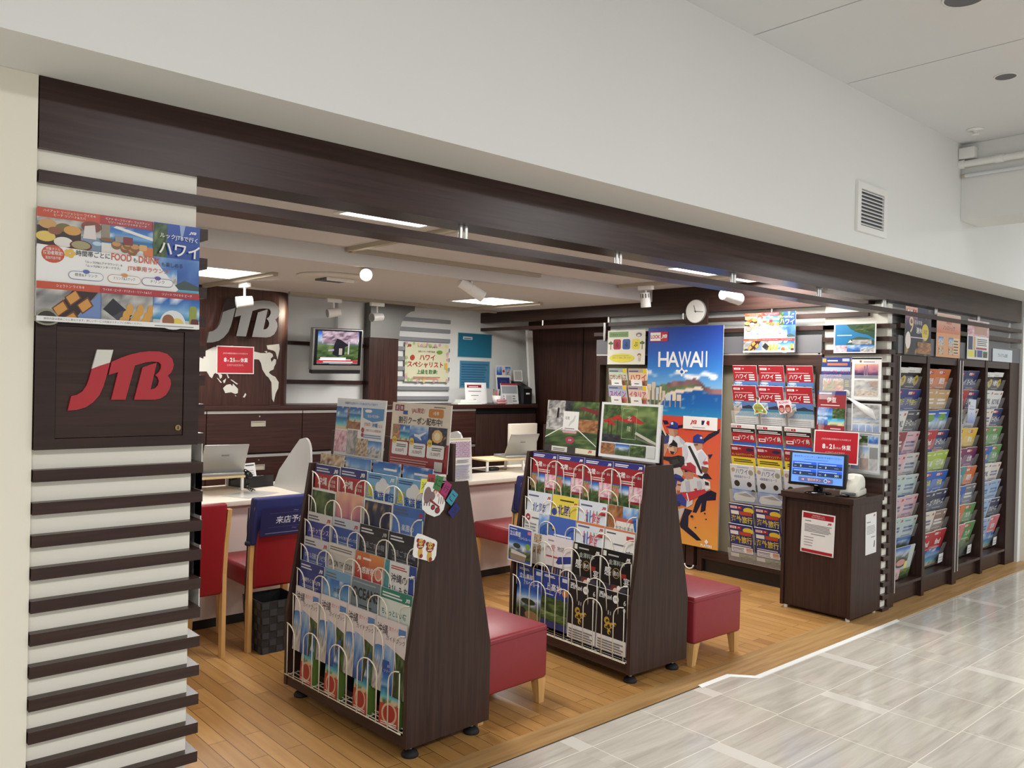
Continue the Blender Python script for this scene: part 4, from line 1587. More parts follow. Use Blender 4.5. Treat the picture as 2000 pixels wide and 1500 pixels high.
# ------------------------------------------------------------------ ticket kiosk
r = thing('ticket_kiosk', 'dark wooden cabinet for queue tickets in front of the slatted pillar at the right', 'kiosk', (5.205, 2.522, 0))
MB().box(0.02, 0.022, 0.02, 0.415, 0.476, 0.758).build('body', WZ, r)
MB().box(0.0, 0.0, 0.0205, 0.42, 0.0215, 0.758).build('side_panel', WZ, r)
MB().box(0.0, 0.4765, 0.0205, 0.42, 0.498, 0.758).build('side_panel', WZ, r)
MB().box(0.012, 0.024, 0.03, 0.0195, 0.474, 0.735).build('door', WZ, r)
MB().box(-0.008, -0.008, 0.7585, 0.43, 0.506, 0.798).build('top_board', WY, r)
MB().box(0.405, -0.008, 0.7985, 0.43, 0.20, 0.90).build('back_rail', WY, r)
for x, y in ((0.03, 0.03), (0.03, 0.47), (0.39, 0.03), (0.39, 0.47)):
    mb = MB()
    mb.cyl((x, y, 0), (x, y, 0.0195), 0.014, n=12)
    mb.build('foot', WPL, r)

# ------------------------------------------------------------------ printed things
NAVYC, SKY, YEL = (32, 44, 120), (120, 190, 236), (246, 216, 40)
ORD = ['top', 'second', 'third', 'fourth', 'fifth', 'sixth', 'seventh', 'eighth', 'ninth']


def put(name, me, label, cat, loc, rot=(0, 0, 0), group=None):
    o = bpy.data.objects.new(name, me)
    COL.objects.link(o)
    o.location, o.rotation_euler = loc, rot
    return tag(o, label, cat, group)


A4W, A4H = 0.208, 0.297

# ---- covers for the first rack (sea resorts)


def cv(base=WH, th=0.008, w=A4W, h=A4H, **k):
    return Art(w, h, th, base, **k)


def d_okired():
    a = cv((196, 34, 44))
    a.r(0, .86, 1, 1, (40, 44, 130)).ln(.05, .89, .6, .97, 2, (214, 216, 236)).logo(.76, .885, .17, WH)
    a.t('沖縄', .32, .68, .13, WH, bold=.03).t('石垣島', .74, .735, .05, WH).t('宮古島', .74, .67, .05, WH)
    a.ln(.12, .58, .9, .645, 2, (246, 214, 214)).p(0, 0, 1, .56, 'sea', 4)
    return a


def d_kids():
    a = cv((118, 186, 236))
    a.r(0, .36, 1, .56, (240, 160, 60)).r(0, 0, 1, .4, (232, 206, 60)).p(0, 0, 1, .34, 'flower', 7)
    for x, y, r_ in ((.42, .8, .12), (.56, .84, .15), (.7, .8, .12), (.5, .76, .14)): a.e(x, y, r_, (238, 242, 246))
    a.ln(.04, .92, .5, .98, 2, (40, 70, 150)).logo(.8, .9, .15, WH)
    a.t('夏', .15, .64, .17, (230, 212, 30), bold=.05).t('家族旅行', .62, .62, .13, (36, 72, 170), bold=.035, w=.7)
    a.ln(.1, .42, .95, .5, 1, (190, 70, 30)).ln(.1, .37, .9, .41, 1, (70, 110, 40))
    return a


def d_pic(kind, s, top=None, txt=None, tc=WH, base=WH, logo=None, edge=False):
    a = cv(base)
    e = .03 if edge else 0
    a.p(e, 0, 1 - e, 1 - e, kind, s, 14, 14)
    if top: a.r(0, .86, 1, 1, top).ln(.05, .88, .5, .97, 2, (110, 112, 120))
    if txt: a.t(txt, .5, .66, .09, tc, w=.84, bold=.015)
    if logo: a.logo(.78, .89, .16, logo)
    return a


def d_band(head, body, kind, s, txt, tc=WH, sub=True, logo=WH, th_=.09, hh=.14, bold=.02, ty=.68):
    """white or coloured header, coloured body with a title, photograph below"""
    a = cv(body)
    a.r(0, 1 - hh, 1, 1, head)
    dk = sum(head) < 360
    a.ln(.05, 1 - hh + .03, .5, .975, 2, (226, 226, 236) if dk else (90, 94, 110))
    if logo: a.logo(.8, 1 - hh + .02, .15, logo if dk or logo != WH else JRED)
    if kind: a.p(0, 0, 1, .58, kind, s, 12, 10)
    if txt: a.t(txt, .5, ty, th_, tc, w=.86, bold=bold)
    if sub: a.ln(.15, ty - .07, .85, ty - .02, 2, mixc(tc, body, .3))
    return a


def d_orion():
    a = cv((206, 204, 200))
    a.r(0, .86, 1, 1, (224, 222, 216)).ln(.05, .9, .9, .97, 2, (110, 110, 112))
    for i in range(16): a.r(.02 + i * .06, 0, .05 + i * .06, .52 + .1 * math.sin(i * .5), (170, 168, 166))
    a.t('ORION THE STAY', .5, .66, .09, (60, 60, 66), w=.9)
    return a


def d_thanks():
    a = cv((246, 244, 240))
    a.r(0, .62, 1, 1, (198, 40, 50), (226, 120, 50)).r(.5, .62, 1, 1, (210, 60, 60), (240, 150, 70))
    a.logo(.05, .87, .15, WH).ln(.28, .9, .6, .96, 1, WH)
    a.t('大感謝祭', .4, .7, .1, WH, w=.66, bold=.03).e(.84, .74, .13, (246, 226, 200)).e(.84, .74, .1, (232, 150, 130))
    a.e(.6, .36, .3, (90, 160, 220), .26).t('沖縄', .6, .38, .1, WH).ln(.4, .26, .8, .34, 2, WH).p(0, .3, .28, .58, 'food', 3)
    return a


def d_tanoshimi():
    a = cv((238, 240, 240))
    a.r(0, 0, .14, 1, (60, 160, 170)).r(.78, .4, 1, 1, (30, 70, 170)).logo(.82, .82, .15, WH)
    a.ln(.2, .9, .72, .96, 2, (200, 60, 60)).t('沖縄の', .47, .72, .12, (24, 26, 40), w=.52, bold=.02)
    a.t('楽しみ方', .46, .56, .12, (24, 26, 40), w=.6, bold=.02).p(.14, 0, .78, .48, 'sea', 9).e(.86, .3, .12, (230, 120, 110))
    return a


def d_oceans():
    a = cv((112, 134, 148))
    a.ln(.04, .94, .9, .98, 1, (150, 176, 180)).t('OCEANS', .5, .72, .16, (26, 34, 40), w=.92, bold=.03)
    a.ln(.3, .5, .8, .66, 4, (40, 50, 56)).p(0, 0, 1, .46, 'grey', 6)
    return a


def d_green_inn():
    a = cv((226, 238, 230))
    a.r(0, .86, 1, 1, (30, 140, 116)).ln(.05, .89, .7, .97, 2, WH).logo(.8, .88, .15, WH)
    a.t('ちょっといい宿', .46, .64, .09, (20, 110, 96), w=.8, bold=.02)
    for i in range(3): a.r(.52, .5 - i * .16, .95, .58 - i * .16, (60, 160, 136)).ln(.06, .47 - i * .16, .48, .58 - i * .16, 3, (120, 170, 150))
    return a


def d_guide():
    a = cv((236, 226, 228))
    a.p(0, 0, .3, .62, 'city', 8).p(.32, 0, .64, .66, 'blue', 12).p(.66, 0, 1, .6, 'green', 5)
    a.g([(0, .60), (.35, .66), (.7, .60), (1, .54), (1, 1), (0, 1)], (236, 226, 228))
    a.t('沖縄', .22, .78, .14, (24, 22, 24), w=.36, bold=.02).t('旅ガイド', .58, .86, .06, (226, 90, 110), w=.3).r(.74, .84, .97, .93, (90, 140, 210))
    a.t('ガイドブック', .66, .72, .07, (40, 36, 40), w=.6)
    return a


def d_map():
    a = Art(0.115, 0.255, 0.04, (60, 110, 200), side=(106, 150, 60))
    a.p(0, .34, 1, .82, 'sea', 15).r(0, .82, 1, 1, (40, 84, 176)).t('おきなわ', .5, .9, .05, WH, w=.8).t('リゾートマップ', .5, .82, .05, WH, w=.9)
    a.r(0, 0, 1, .34, (206, 70, 50)).e(.5, .2, .38, (226, 190, 150)).e(.5, .2, .3, (190, 50, 40)).ln(.1, .02, .9, .08, 2, WH)
    return a


# ---- covers for the second rack (mountains and coast)
def d_hokured():
    a = cv((166, 30, 40))
    a.r(0, .9, 1, 1, (42, 46, 140)).ln(.04, .92, .5, .98, 2, WH).logo(.82, .905, .13, WH)
    a.t('北陸', .26, .73, .1, WH, bold=.04, w=.3).t('石川・福井・富山', .68, .74, .05, WH, w=.48).ln(.25, .63, .8, .7, 2, (240, 210, 206))
    a.p(0, .3, .55, .6, 'mount', 11).p(.56, .34, 1, .6, 'pink', 4).p(0, .3, .22, .58, 'flower', 2).p(0, 0, 1, .3, 'green', 9)
    return a


def d_hoku(head, col, kind='sea', s=3):
    a = cv((222, 230, 240))
    a.p(0, 0, 1, .4, kind, s).ln(.06, .9, .5, .96, 1, (90, 100, 130)).logo(.82, .88, .14, JRED)
    if head: a.r(0, .96, 1, 1, head)
    if col:
        for i, c in enumerate(((220, 80, 120), (60, 130, 200), (230, 120, 60), (90, 170, 90))): a.r(.28 + i * .12, .62, .31 + i * .12, .84, c)
        a.t('北', .38, .6, .2, (70, 120, 200), bold=.02).t('陸', .64, .6, .2, (226, 90, 130), bold=.02).r(.74, .78, .96, .84, (200, 60, 60))
    else: a.t('北陸', .5, .6, .19, (40, 62, 150), w=.6)
    a.ln(.3, .47, .75, .55, 2, (90, 120, 180))
    return a


def d_yellow():
    a = cv((238, 214, 66))
    a.ln(.3, .9, .85, .96, 1, (80, 70, 20)).logo(.82, .84, .14, (190, 40, 30)).e(.1, .68, .1, (50, 70, 160))
    a.t('北陸', .46, .64, .19, (40, 50, 140), w=.5, bold=.04).t('応援して巡る旅', .5, .44, .12, (40, 44, 130), w=.86, bold=.04)
    a.r(.02, .3, .4, .38, (206, 60, 40)).ln(.45, .06, .95, .4, 4, (60, 60, 90))
    return a


def d_stamp():
    a = cv((150, 180, 214))
    a.p(0, .5, .5, 1, 'autumn', 4).p(.5, .6, 1, 1, 'blue', 4).g([(.2, .1), (.12, .4), (.3, .74), (.86, .74), (1, .4), (.9, .1)], (236, 232, 222))
    a.r(.26, .74, .84, .8, (206, 90, 80)).t('北陸3県周遊', .58, .58, .08, (90, 90, 94), w=.6).t('デジタル', .46, .43, .1, (70, 70, 74), w=.5, bold=.02)
    a.t('スタンプラリー', .56, .28, .1, (70, 70, 74), w=.72, bold=.02).e(.8, .47, .07, (90, 90, 90))
    return a


def d_whitebook():
    a = cv((232, 230, 226))
    a.e(.14, .87, .1, (170, 40, 50)).logo(.09, .845, .1, WH).ln(.3, .86, .6, .92, 1, (120, 120, 120)).p(.6, .6, 1, .98, 'blue', 21)
    for i, k in enumerate(('sea', 'food', 'grey', 'food')): a.p(.05 + (i % 2) * .4, .42 - (i // 2) * .2, .36 + (i % 2) * .4, .58 - (i // 2) * .2, k, i)
    a.ln(.05, .62, .55, .8, 3, (150, 150, 156))
    return a


def d_bluebook():
    a = cv((60, 96, 190))
    a.p(0, 0, 1, .6, 'dusk', 2).p(.5, .1, 1, .35, 'autumn', 5).r(0, .6, 1, 1, (66, 104, 200)).ln(.2, .64, .9, .7, 1, WH).e(.16, .76, .06, (50, 40, 40)).e(.16, .78, .05, (230, 170, 60))
    return a


def d_inn():
    a = cv((236, 234, 230))
    a.ln(.05, .9, .4, .95, 1, (80, 80, 90)).r(.72, .84, .96, .91, (200, 66, 66)).ln(.3, .72, .74, .77, 1, (110, 110, 116))
    a.t('いちおしの', .36, .5, .14, (190, 60, 70), w=.62).t('宿', .84, .48, .18, (40, 40, 46)).ln(.06, .36, .95, .42, 2, (120, 120, 130)).r(0, .97, 1, 1, (226, 120, 70))
    a.p(0, 0, 1, .3, 'grey', 12)
    return a


def d_train():
    a = cv((232, 222, 224))
    a.t('物語', .56, .74, .09, (60, 50, 56), w=.36).t('愛', .26, .72, .12, (196, 50, 70)).r(0, .6, 1, .63, (196, 70, 80)).ln(.05, .9, .3, .95, 1, (150, 140, 146))
    a.g([(.4, .52), (.5, .64), (.98, .7), (.98, .56), (.6, .48)], (44, 60, 150)).g([(.5, .5), (.98, .57), (.98, .52), (.62, .46)], (230, 232, 240))
    a.r(0, 0, 1, .44, (40, 34, 44))
    for i in range(9): a.r(.05 + i * .105, .02, .10 + i * .105, .42, ((150, 90, 96), (70, 90, 150), (206, 190, 180))[i % 3])
    return a


def d_kanazawa():
    a = cv((24, 24, 24))
    a.r(.03, .88, .14, .97, (226, 222, 210)).ln(.2, .9, .6, .95, 1, (190, 190, 180)).logo(.8, .86, .14, WH)
    a.t('金澤料亭', .5, .75, .09, (196, 206, 190), w=.6).t('感', .22, .55, .16, WH, bold=.02).e(.5, .62, .13, (170, 130, 60)).e(.5, .62, .11, (30, 26, 24))
    a.t('動の', .5, .57, .09, WH, w=.18).r(.66, .56, .84, .64, (170, 40, 40)).t('宴', .86, .44, .14, WH)
    a.p(.05, .08, .95, .42, 'dark', 5).e(.5, .3, .17, (120, 40, 36)).e(.52, .31, .09, (220, 190, 170)).e(.3, .18, .08, (226, 222, 210)).e(.74, .16, .09, (206, 90, 60)).e(.62, .38, .06, (240, 236, 230))
    return a


def d_tateyama(framed=False):
    a = cv((36, 78, 176), th=0.005) if not framed else Art(0.222, 0.205, 0.006, WH)
    if framed:
        a.r(.03, .03, .97, .97, (38, 84, 186)).ln(.07, .9, .4, .94, 1, WH).r(.82, .84, .95, .93, (226, 120, 130))
        a.t('立山黒部', .3, .72, .14, WH, w=.46, bold=.02).t('アルペンルート', .7, .66, .08, WH, w=.5)
        a.p(.03, .1, .97, .62, 'mount', 7).e(.38, .46, .16, (40, 60, 40), .07).e(.84, .5, .1, (120, 170, 50), .08).g([(.12, .05), (.14, .34), (.8, .26), (.74, .05)], (150, 130, 110))
        a.g([(.14, .22), (.15, .34), (.8, .26), (.79, .2)], (206, 200, 196))
        return a
    a.ln(.06, .92, .5, .97, 2, WH).r(.76, .89, .95, .96, (200, 206, 226)).t('立山黒部', .36, .76, .1, WH, w=.56, bold=.02).t('アルペンルート', .6, .66, .07, WH, w=.66)
    a.p(0, 0, 1, .58, 'mount', 7).e(.5, .34, .3, (38, 56, 36), .06).e(.24, .12, .2, (30, 34, 40), .09).e(.66, .1, .28, (150, 112, 70), .08)
    return a


def d_kamikochi():
    a = cv((40, 60, 150), th=0.006)
    a.ln(.06, .92, .5, .97, 2, WH).r(.76, .9, .95, .97, (206, 210, 230)).t('上高地', .44, .68, .14, WH, w=.72, bold=.02).e(.88, .7, .1, (220, 130, 40)).ln(.1, .6, .5, .64, 1, (200, 206, 230))
    a.p(0, .28, 1, .56, 'green', 13).p(0, .1, 1, .28, 'garden', 3).r(0, 0, 1, .12, (40, 52, 120))
    return a


def d_navi():
    a = Art(0.208, 0.31, 0.009, (30, 28, 30), side=(238, 236, 230))
    a.r(0, 0, 1, .24, (232, 230, 226)).t('西', .11, .85, .1, WH, bold=.03).t('Navi', .33, .85, .085, WH, w=.26, bold=.02).e(.6, .88, .1, WH).t('北陸', .6, .86, .05, (30, 30, 30), w=.13)
    a.t('6', .9, .82, .08, WH).e(.9, .74, .05, (150, 146, 140)).ln(.36, .6, .4, .74, 1, (180, 176, 170)).ln(.44, .6, .47, .72, 1, (180, 176, 170))
    for x, y, r_ in ((.34, .5, .09), (.4, .42, .1), (.52, .44, .07), (.44, .32, .06), (.62, .47, .05), (.32, .4, .05)):
        a.e(x, y, r_, (206, 166, 60)).e(x + .02, y - .01, r_ * .55, (70, 50, 20))
    a.ln(.06, .03, .95, .2, 4, (120, 116, 112), .4)
    return a


# where a brochure stands in a rack
cwR = (RL - 0.08) / 4


def in_rack(rk, me, zt, col, label, group=None, h=A4H, dx=0.0, dy=0.0, tilt=3, name='travel_brochure', cat='brochure', yaw=0):
    z = zt - h * math.cos(R(tilt))
    lx = rprof(zt) + 0.011 + dx - math.tan(R(tilt)) * h * math.cos(R(tilt))
    p = Matrix.Translation(rk.location) @ Matrix.Rotation(rk.rotation_euler.z, 4, 'Z') @ Vector((lx, 0.04 + cwR * (3.5 - col) + dy, z))
    return put(name, me, label, cat, p, (R(-tilt), 0, rk.rotation_euler.z + FACE_X + R(yaw)), group)


PL = ['leftmost', 'second from left', 'third from left', 'rightmost']
M_ = lambda a, n='cover': a.mesh(n, PRINT)
meA, meK, meG, meMap = M_(d_okired()), M_(d_kids()), M_(d_guide()), M_(d_map())
dk = M_(d_band((30, 32, 40), (40, 44, 54), 'dark', 3, 'で過ごす休暇', (150, 156, 170), logo=(190, 190, 190)))
r1 = [
    [(meA, 'red'), (meA, 'red'), (meK, 'sky-blue summer family'), (meK, 'sky-blue summer family')],
    [(M_(d_pic('green', 31, edge=True)), 'dark green photo'), (M_(d_pic('dusk', 8)), 'violet landscape'), (M_(d_pic('night', 5, edge=True)), 'dark night-scene'), (M_(d_band((60, 110, 200), (76, 130, 216), 'blue', 6, '楽園の', (230, 236, 250), ty=.66)), 'clear blue')],
    [(M_(d_band((220, 220, 222), (50, 70, 160), 'blue', 14, 'ルネッサンス', (236, 206, 240))), 'blue and violet resort'), (M_(d_band((200, 210, 226), (46, 84, 176), None, 0, 'カヌチャベイホテル&ヴィラズ', (224, 234, 250), th_=.06)), 'plain blue hotel'), (dk, 'charcoal'), (dk, 'charcoal')],
    [(M_(d_band((214, 216, 222), (66, 92, 176), None, 0, 'ホテル日航アリビラ', (216, 226, 246))), 'blue-grey hotel'), (M_(d_orion()), 'pale grey striped'), (M_(d_thanks()), 'red, white and blue'), (M_(d_tanoshimi()), 'white and teal')],
    [(M_(d_band((44, 60, 140), (44, 64, 150), 'night', 2, '沖縄行くならJTB', WH, th_=.08)), 'navy'), (M_(d_pic('sea', 33, (110, 170, 214), '沖縄', (40, 70, 120))), 'light blue map'), (M_(d_oceans()), 'grey-blue'), (M_(d_green_inn()), 'green and white')],
    [(meG, 'white-headed guidebook')] * 4,
    [(meMap, 'thick blue map')] * 4,
]
for i, row in enumerate(r1):
    for j, (me, ds) in enumerate(row):
        lab = '%s brochure, %s row, %s, rack by the slatted pillar' % (ds, ORD[i + 1] if i else 'top', PL[j])
        if i == 6:
            in_rack(RACK1, me, 0.36, j, lab, h=0.255, dx=0.014, dy=-0.03 + 0.01 * (j % 2), tilt=4, yaw=-4 if j < 3 else 8)
        else:
            in_rack(RACK1, me, ROWS[i] + 0.002 * ((i * 3 + j * 5) % 3 - 1), j, lab, dy=0.002 * ((i + j) % 3 - 1))
for j, (k, s, nm) in enumerate((('food', 4, 'brown photo'), ('city', 9, 'city photo'), ('sea', 16, 'blue sea'), ('sea', 19, 'blue coast'))):
    a = Art(0.20, 0.14, 0.003, (80, 120, 200))
    a.p(0, 0, 1, 1, k, s)
    if j > 1: a.r(.06, .5, .95, .62, (230, 236, 246)).r(.1, .52, .5, .6, (220, 110, 150)).ln(.4, .75, .9, .88, 1, WH)
    in_rack(RACK1, M_(a), 1.146, j, 'low %s flyer behind the top row, %s, rack by the slatted pillar' % (nm, PL[j]), h=0.14, dx=0.016, name='flyer', cat='flyer')

meR, meKz, meN = M_(d_hokured()), M_(d_kanazawa()), M_(d_navi())
r2 = [
    (0, [(meR, 'red and blue')] * 4),
    (2, [(M_(d_hoku(None, False)), 'pale blue'), (M_(d_yellow()), 'yellow'), (M_(d_hoku(None, True)), 'white with coloured letters'), (M_(d_stamp()), 'white hexagon stamp-rally')]),
    (3, [(M_(d_whitebook()), 'white with a red round mark'), (M_(d_bluebook()), 'deep blue'), (M_(d_hoku((226, 120, 60), True)), 'orange-edged with coloured letters'), (M_(d_inn()), 'white with red brush writing')]),
    (4, [None, (M_(d_train()), 'pale pink train'), (meKz, 'black restaurant'), (meKz, 'black restaurant')]),
    (6, [(M_(d_tateyama()), 'blue alpine route'), (M_(d_kamikochi()), 'blue and green valley'), (meN, 'black and gold magazine'), (meN, 'black and gold magazine')]),
]
RN = {0: 'top', 2: 'second filled', 3: 'third filled', 4: 'fourth filled', 6: 'bottom'}
for i, row in r2:
    for j, it in enumerate(row):
        if not it: continue
        lab = '%s brochure, %s row, %s, rack between the stools' % (it[1], RN[i], PL[j])
        if i == 6: in_rack(RACK2, it[0], 0.442, j, lab, h=A4H if j < 2 else 0.31, dx=0.008, tilt=2.5)
        else: in_rack(RACK2, it[0], ROWS[i] - 0.002 + 0.002 * ((i + j) % 2), j, lab)
in_rack(RACK2, M_(d_tateyama(True)), 0.668, 0, 'white-framed blue alpine poster card hung on the front of the rack between the stools', h=0.205, dx=-0.062, dy=0.055, tilt=1, name='poster_card', cat='poster', yaw=-3)

# posters standing on the racks


def d_lounge():
    a = Art(0.40, 0.285, 0.004, WH)
    a.r(.02, .87, .98, .97, (222, 232, 246)).t('沖縄旅行はJTBラウンジのあるホテルで決まり!', .5, .895, .05, (40, 70, 170), w=.9, bold=.02)
    a.p(.0, .48, .27, .86, 'sea', 5).p(.24, .5, .52, .84, 'autumn', 9).p(.28, .62, .52, .86, 'sea', 13).p(0, .1, .26, .46, 'pink', 5).p(.27, .08, .48, .48, 'grey', 4).p(.48, .08, .7, .36, 'food', 6).p(.7, .08, .97, .34, 'city', 6)
    a.g([(.55, .86), (.97, .86), (.97, .68), (.76, .64), (.57, .7)], (80, 150, 214)).rr(.6, .79, .74, .84, WH).t('宿泊+航空機×', .77, .71, .05, WH, w=.34)
    a.t('JTBの', .66, .555, .07, (206, 60, 70), w=.18).t('沖縄', .81, .555, .075, (40, 110, 190), w=.14, bold=.02).t('なら', .92, .56, .05, (206, 60, 70), w=.09)
    a.e(.58, .5, .03, (190, 40, 60)).t('JTBラウンジ利用OK!', .79, .475, .05, (200, 50, 70), w=.36).ln(.6, .38, .96, .45, 2, (120, 150, 200)).e(.58, .42, .025, (190, 40, 60)).ln(.02, .01, .98, .06, 2, (60, 140, 180))
    return a


def d_coupon():
    a = Art(0.405, 0.285, 0.004, (240, 226, 206))
    a.r(0, 0, 1, .42, (176, 34, 40))
    for i, t in enumerate('夏旅'): a.r(.05 + i * .085, .87, .125 + i * .085, .965, (150, 34, 70)).t(t, .0875 + i * .085, .888, .06, WH)
    a.r(.2, .82, .28, .88, (50, 90, 180)).t('\\JAL限定/', .46, .84, .09, (190, 34, 54), w=.34, bold=.02).rr(.64, .80, .88, .93, (216, 130, 40), .02).t('1名様', .76, .84, .055, WH, w=.16, bold=.02).ln(.72, .95, .92, .975, 1, (120, 90, 80))
    a.t('割引クーポン配布中!', .5, .68, .11, (30, 28, 30), w=.78, bold=.03)
    a.p(.04, .42, .34, .66, 'sea', 8).p(.04, .44, .17, .66, 'flower', 8).p(.34, .4, .66, .66, 'blue', 17).p(.66, .38, .96, .66, 'night', 8)
    a.g([(.42, .54), (.5, .53), (.62, .58), (.63, .57), (.53, .50), (.56, .45), (.54, .45), (.48, .49), (.43, .50)], (232, 240, 248)).e(.81, .53, .09, (240, 190, 110), .1, 9).e(.81, .53, .05, (250, 230, 180), .06, 9)
    for i, t in enumerate(('8,000円', '10,000円', '15,000円')):
        x = .05 + i * .305
        a.rr(x, .2, x + .28, .40, WH, .02).t(t, x + .14, .235, .06, (150, 30, 40), w=.24, bold=.02).ln(x + .08, .32, x + .25, .375, 2, (90, 80, 80)).e(x + .04, .42, .04, (240, 206, 60)).t('特典', x + .04, .4, .035, (60, 50, 30), w=.05)
    a.ln(.04, .06, .7, .17, 3, (226, 170, 160), .35).r(.80, .02, .93, .16, (226, 222, 214))
    return a


def d_collage():
    a = Art(0.425, 0.30, 0.004, (232, 232, 228), side=(60, 56, 56))
    a.p(.0, .68, .36, 1, 'grey', 15).p(.36, .66, .52, 1, 'dark', 5).p(.5, .6, 1, 1, 'green', 22).p(.0, .4, .4, .68, 'grey', 8).p(.58, .4, 1, .66, 'autumn', 21).p(0, .12, 1, .42, 'green', 3)
    a.g([(.2, .66), (.24, .66), (.25, .84), (.23, .87), (.21, .84)], (20, 18, 24)).g([(.62, .86), (1, .76), (1, .84), (.7, .9)], (130, 34, 34))
    for i in range(5): a.g([(.7 + i * .06, .74), (.712 + i * .06, .74), (.742 + i * .06, .84), (.73 + i * .06, .84)], (120, 40, 40))
    a.g([(0, .28), (.34, .5), (.35, .485), (0, .26)], WH).g([(1, .18), (.6, .5), (.59, .485), (1, .165)], WH)
    a.r(.34, .44, .64, .8, (236, 236, 232)).t('北陸', .42, .64, .06, (50, 60, 70), w=.1).g([(.46, .5), (.5, .56), (.56, .62), (.58, .72), (.56, .73), (.54, .66), (.48, .6), (.45, .53)], (200, 206, 206)).ln(.38, .46, .6, .49, 1, (120, 120, 120))
    a.rr(.34, .38, .62, .43, (214, 160, 170), .02).e(.5, .25, .09, (170, 60, 80), .07).t('日本!', .5, .23, .04, WH, w=.1)
    a.r(0, 0, 1, .12, (60, 56, 50)).r(.15, .01, .46, .11, (226, 222, 212)).r(.62, .01, 1, .11, (232, 224, 190)).logo(.86, .035, .07, JRED).ln(.18, .03, .42, .09, 2, (110, 106, 100))
    return a


def d_garden():
    a = Art(0.425, 0.30, 0.012, (236, 238, 238), side=(228, 230, 230))
    a.p(.04, .28, .95, .96, 'garden', 7, 26, 20).p(.04, .7, .34, .96, 'green', 40, 12, 10).p(.04, .28, .36, .42, 'dark', 8)
    for (x, y, w) in ((.56, .68, .19), (.3, .71, .13), (.14, .66, .1), (.2, .62, .07)):
        a.g([(x - w, y), (x, y + w * .55), (x + w, y - .02), (x + w * .6, y - .045), (x, y - .02), (x - w * .6, y - .035)], (196, 34, 30)).r(x - .006, y - .26, x + .006, y, (60, 40, 34))
    a.g([(.62, .5), (.95, .34), (.95, .28), (.6, .46)], (196, 196, 176)).g([(.6, .42), (.95, .3), (.95, .27), (.6, .38)], (110, 110, 90))
    a.r(.38, .9, .62, .905, (206, 226, 190)).r(.38, .36, .383, .9, (206, 226, 190)).r(.617, .36, .62, .9, (206, 226, 190)).r(.38, .36, .62, .365, (206, 226, 190)).t('北', .5, .68, .09, (220, 236, 206)).t('陸', .5, .5, .09, (206, 226, 180))
    a.p(.04, .06, .28, .26, 'autumn', 9).p(.29, .06, .53, .26, 'mount', 18).p(.54, .06, .8, .26, 'green', 18).r(.82, .06, .95, .26, (210, 212, 208))
    return a


def on_rack(rk, art, ly, z, label, lx=0.212, tilt=4, m=None):
    p = Matrix.Translation(rk.location) @ Matrix.Rotation(rk.rotation_euler.z, 4, 'Z') @ Vector((lx, ly, z))
    return put('poster', art.mesh('poster', m or GLOSS), label, 'poster', p, (R(-tilt), 0, rk.rotation_euler.z + FACE_X))


on_rack(RACK1, d_lounge(), 0.685, 1.125, 'white poster with beach hotel photos standing on the left of the first rack', lx=0.205)
on_rack(RACK1, d_coupon(), 0.235, 1.122, 'cream and red poster with three yen prices standing on the first rack', lx=0.205)
on_rack(RACK2, d_collage(), 0.685, 1.10, 'collage poster with a red bridge standing on the left of the second rack', lx=0.205)
on_rack(RACK2, d_garden(), 0.235, 1.105, 'white-edged poster of a garden with red parasols standing on the second rack', lx=0.200)

# paper cut-outs on the side of the first rack (face -y)
a = Art(0.125, 0.14, 0.0015, (240, 236, 230), outline=[(.06, .2), (.0, .5), (.02, .82), (.12, .98), (.4, .97), (.72, .8), (.98, .42), (.95, .22), (.8, .06), (.6, .0), (.3, .07)])
a.e(.2, .6, .15, (130, 104, 104), .24).e(.36, .58, .16, (130, 104, 104), .13).g([(.42, .88), (.56, .96), (.98, .6), (.96, .52), (.64, .7)], (190, 30, 40)).g([(.44, .86), (.56, .92), (.6, .78)], WH)
a.e(.5, .72, .08, (120, 80, 70)).e(.5, .7, .055, (226, 180, 150)).e(.64, .62, .05, (226, 170, 150)).g([(.3, .44), (.74, .26), (.76, .3), (.34, .5)], (150, 30, 40))
for x in (.68, .77, .86): a.r(x, .38, x + .02, .58, (120, 70, 70))
for x in (.1, .2, .3): a.r(x, .3, x + .035, .42, (120, 94, 94))
for x, y, r_ in ((.48, .27, .085), (.68, .19, .1)): a.e(x, y, r_, (70, 30, 36)).e(x, y, r_ * .7, (176, 36, 50))
side = lambda lx, z: (1.887 + lx, 2.689 - 0.0035, z)
put('paper_cutout', a.mesh('cutout'), 'white paper cut-out of an ox cart on the side of the first rack', 'paper cut-out', side(0.098, 0.965), (0, R(8), R(2.86)))
a = Art(0.12, 0.115, 0.0015, (242, 238, 232), outline=[(.14, 1), (.04, .86), (.0, .3), (.06, .2), (.75, .0), (.92, .04), (1, .2), (1, .66), (.92, .74), (.3, .97)])
for x, y in ((.3, .5), (.7, .36)):
    a.e(x, y - .16, .1, (214, 166, 60), .2).e(x, y + .1, .16, (150, 34, 34), .14).e(x - .12, y + .26, .07, (150, 34, 34)).e(x + .13, y + .2, .07, (150, 34, 34)).e(x, y + .2, .1, (220, 170, 70), .12)
    a.e(x - .04, y + .2, .022, (40, 20, 20)).e(x + .05, y + .2, .022, (40, 20, 20)).r(x - .1, y + .02, x + .1, y + .06, (236, 210, 170)).e(x + .05, y - .28, .07, (160, 40, 36))
put('paper_cutout', a.mesh('cutout'), 'white paper cut-out of two red and yellow lions on the first rack side', 'paper cut-out', side(0.064, 0.788), (0, R(4), R(2.86)))
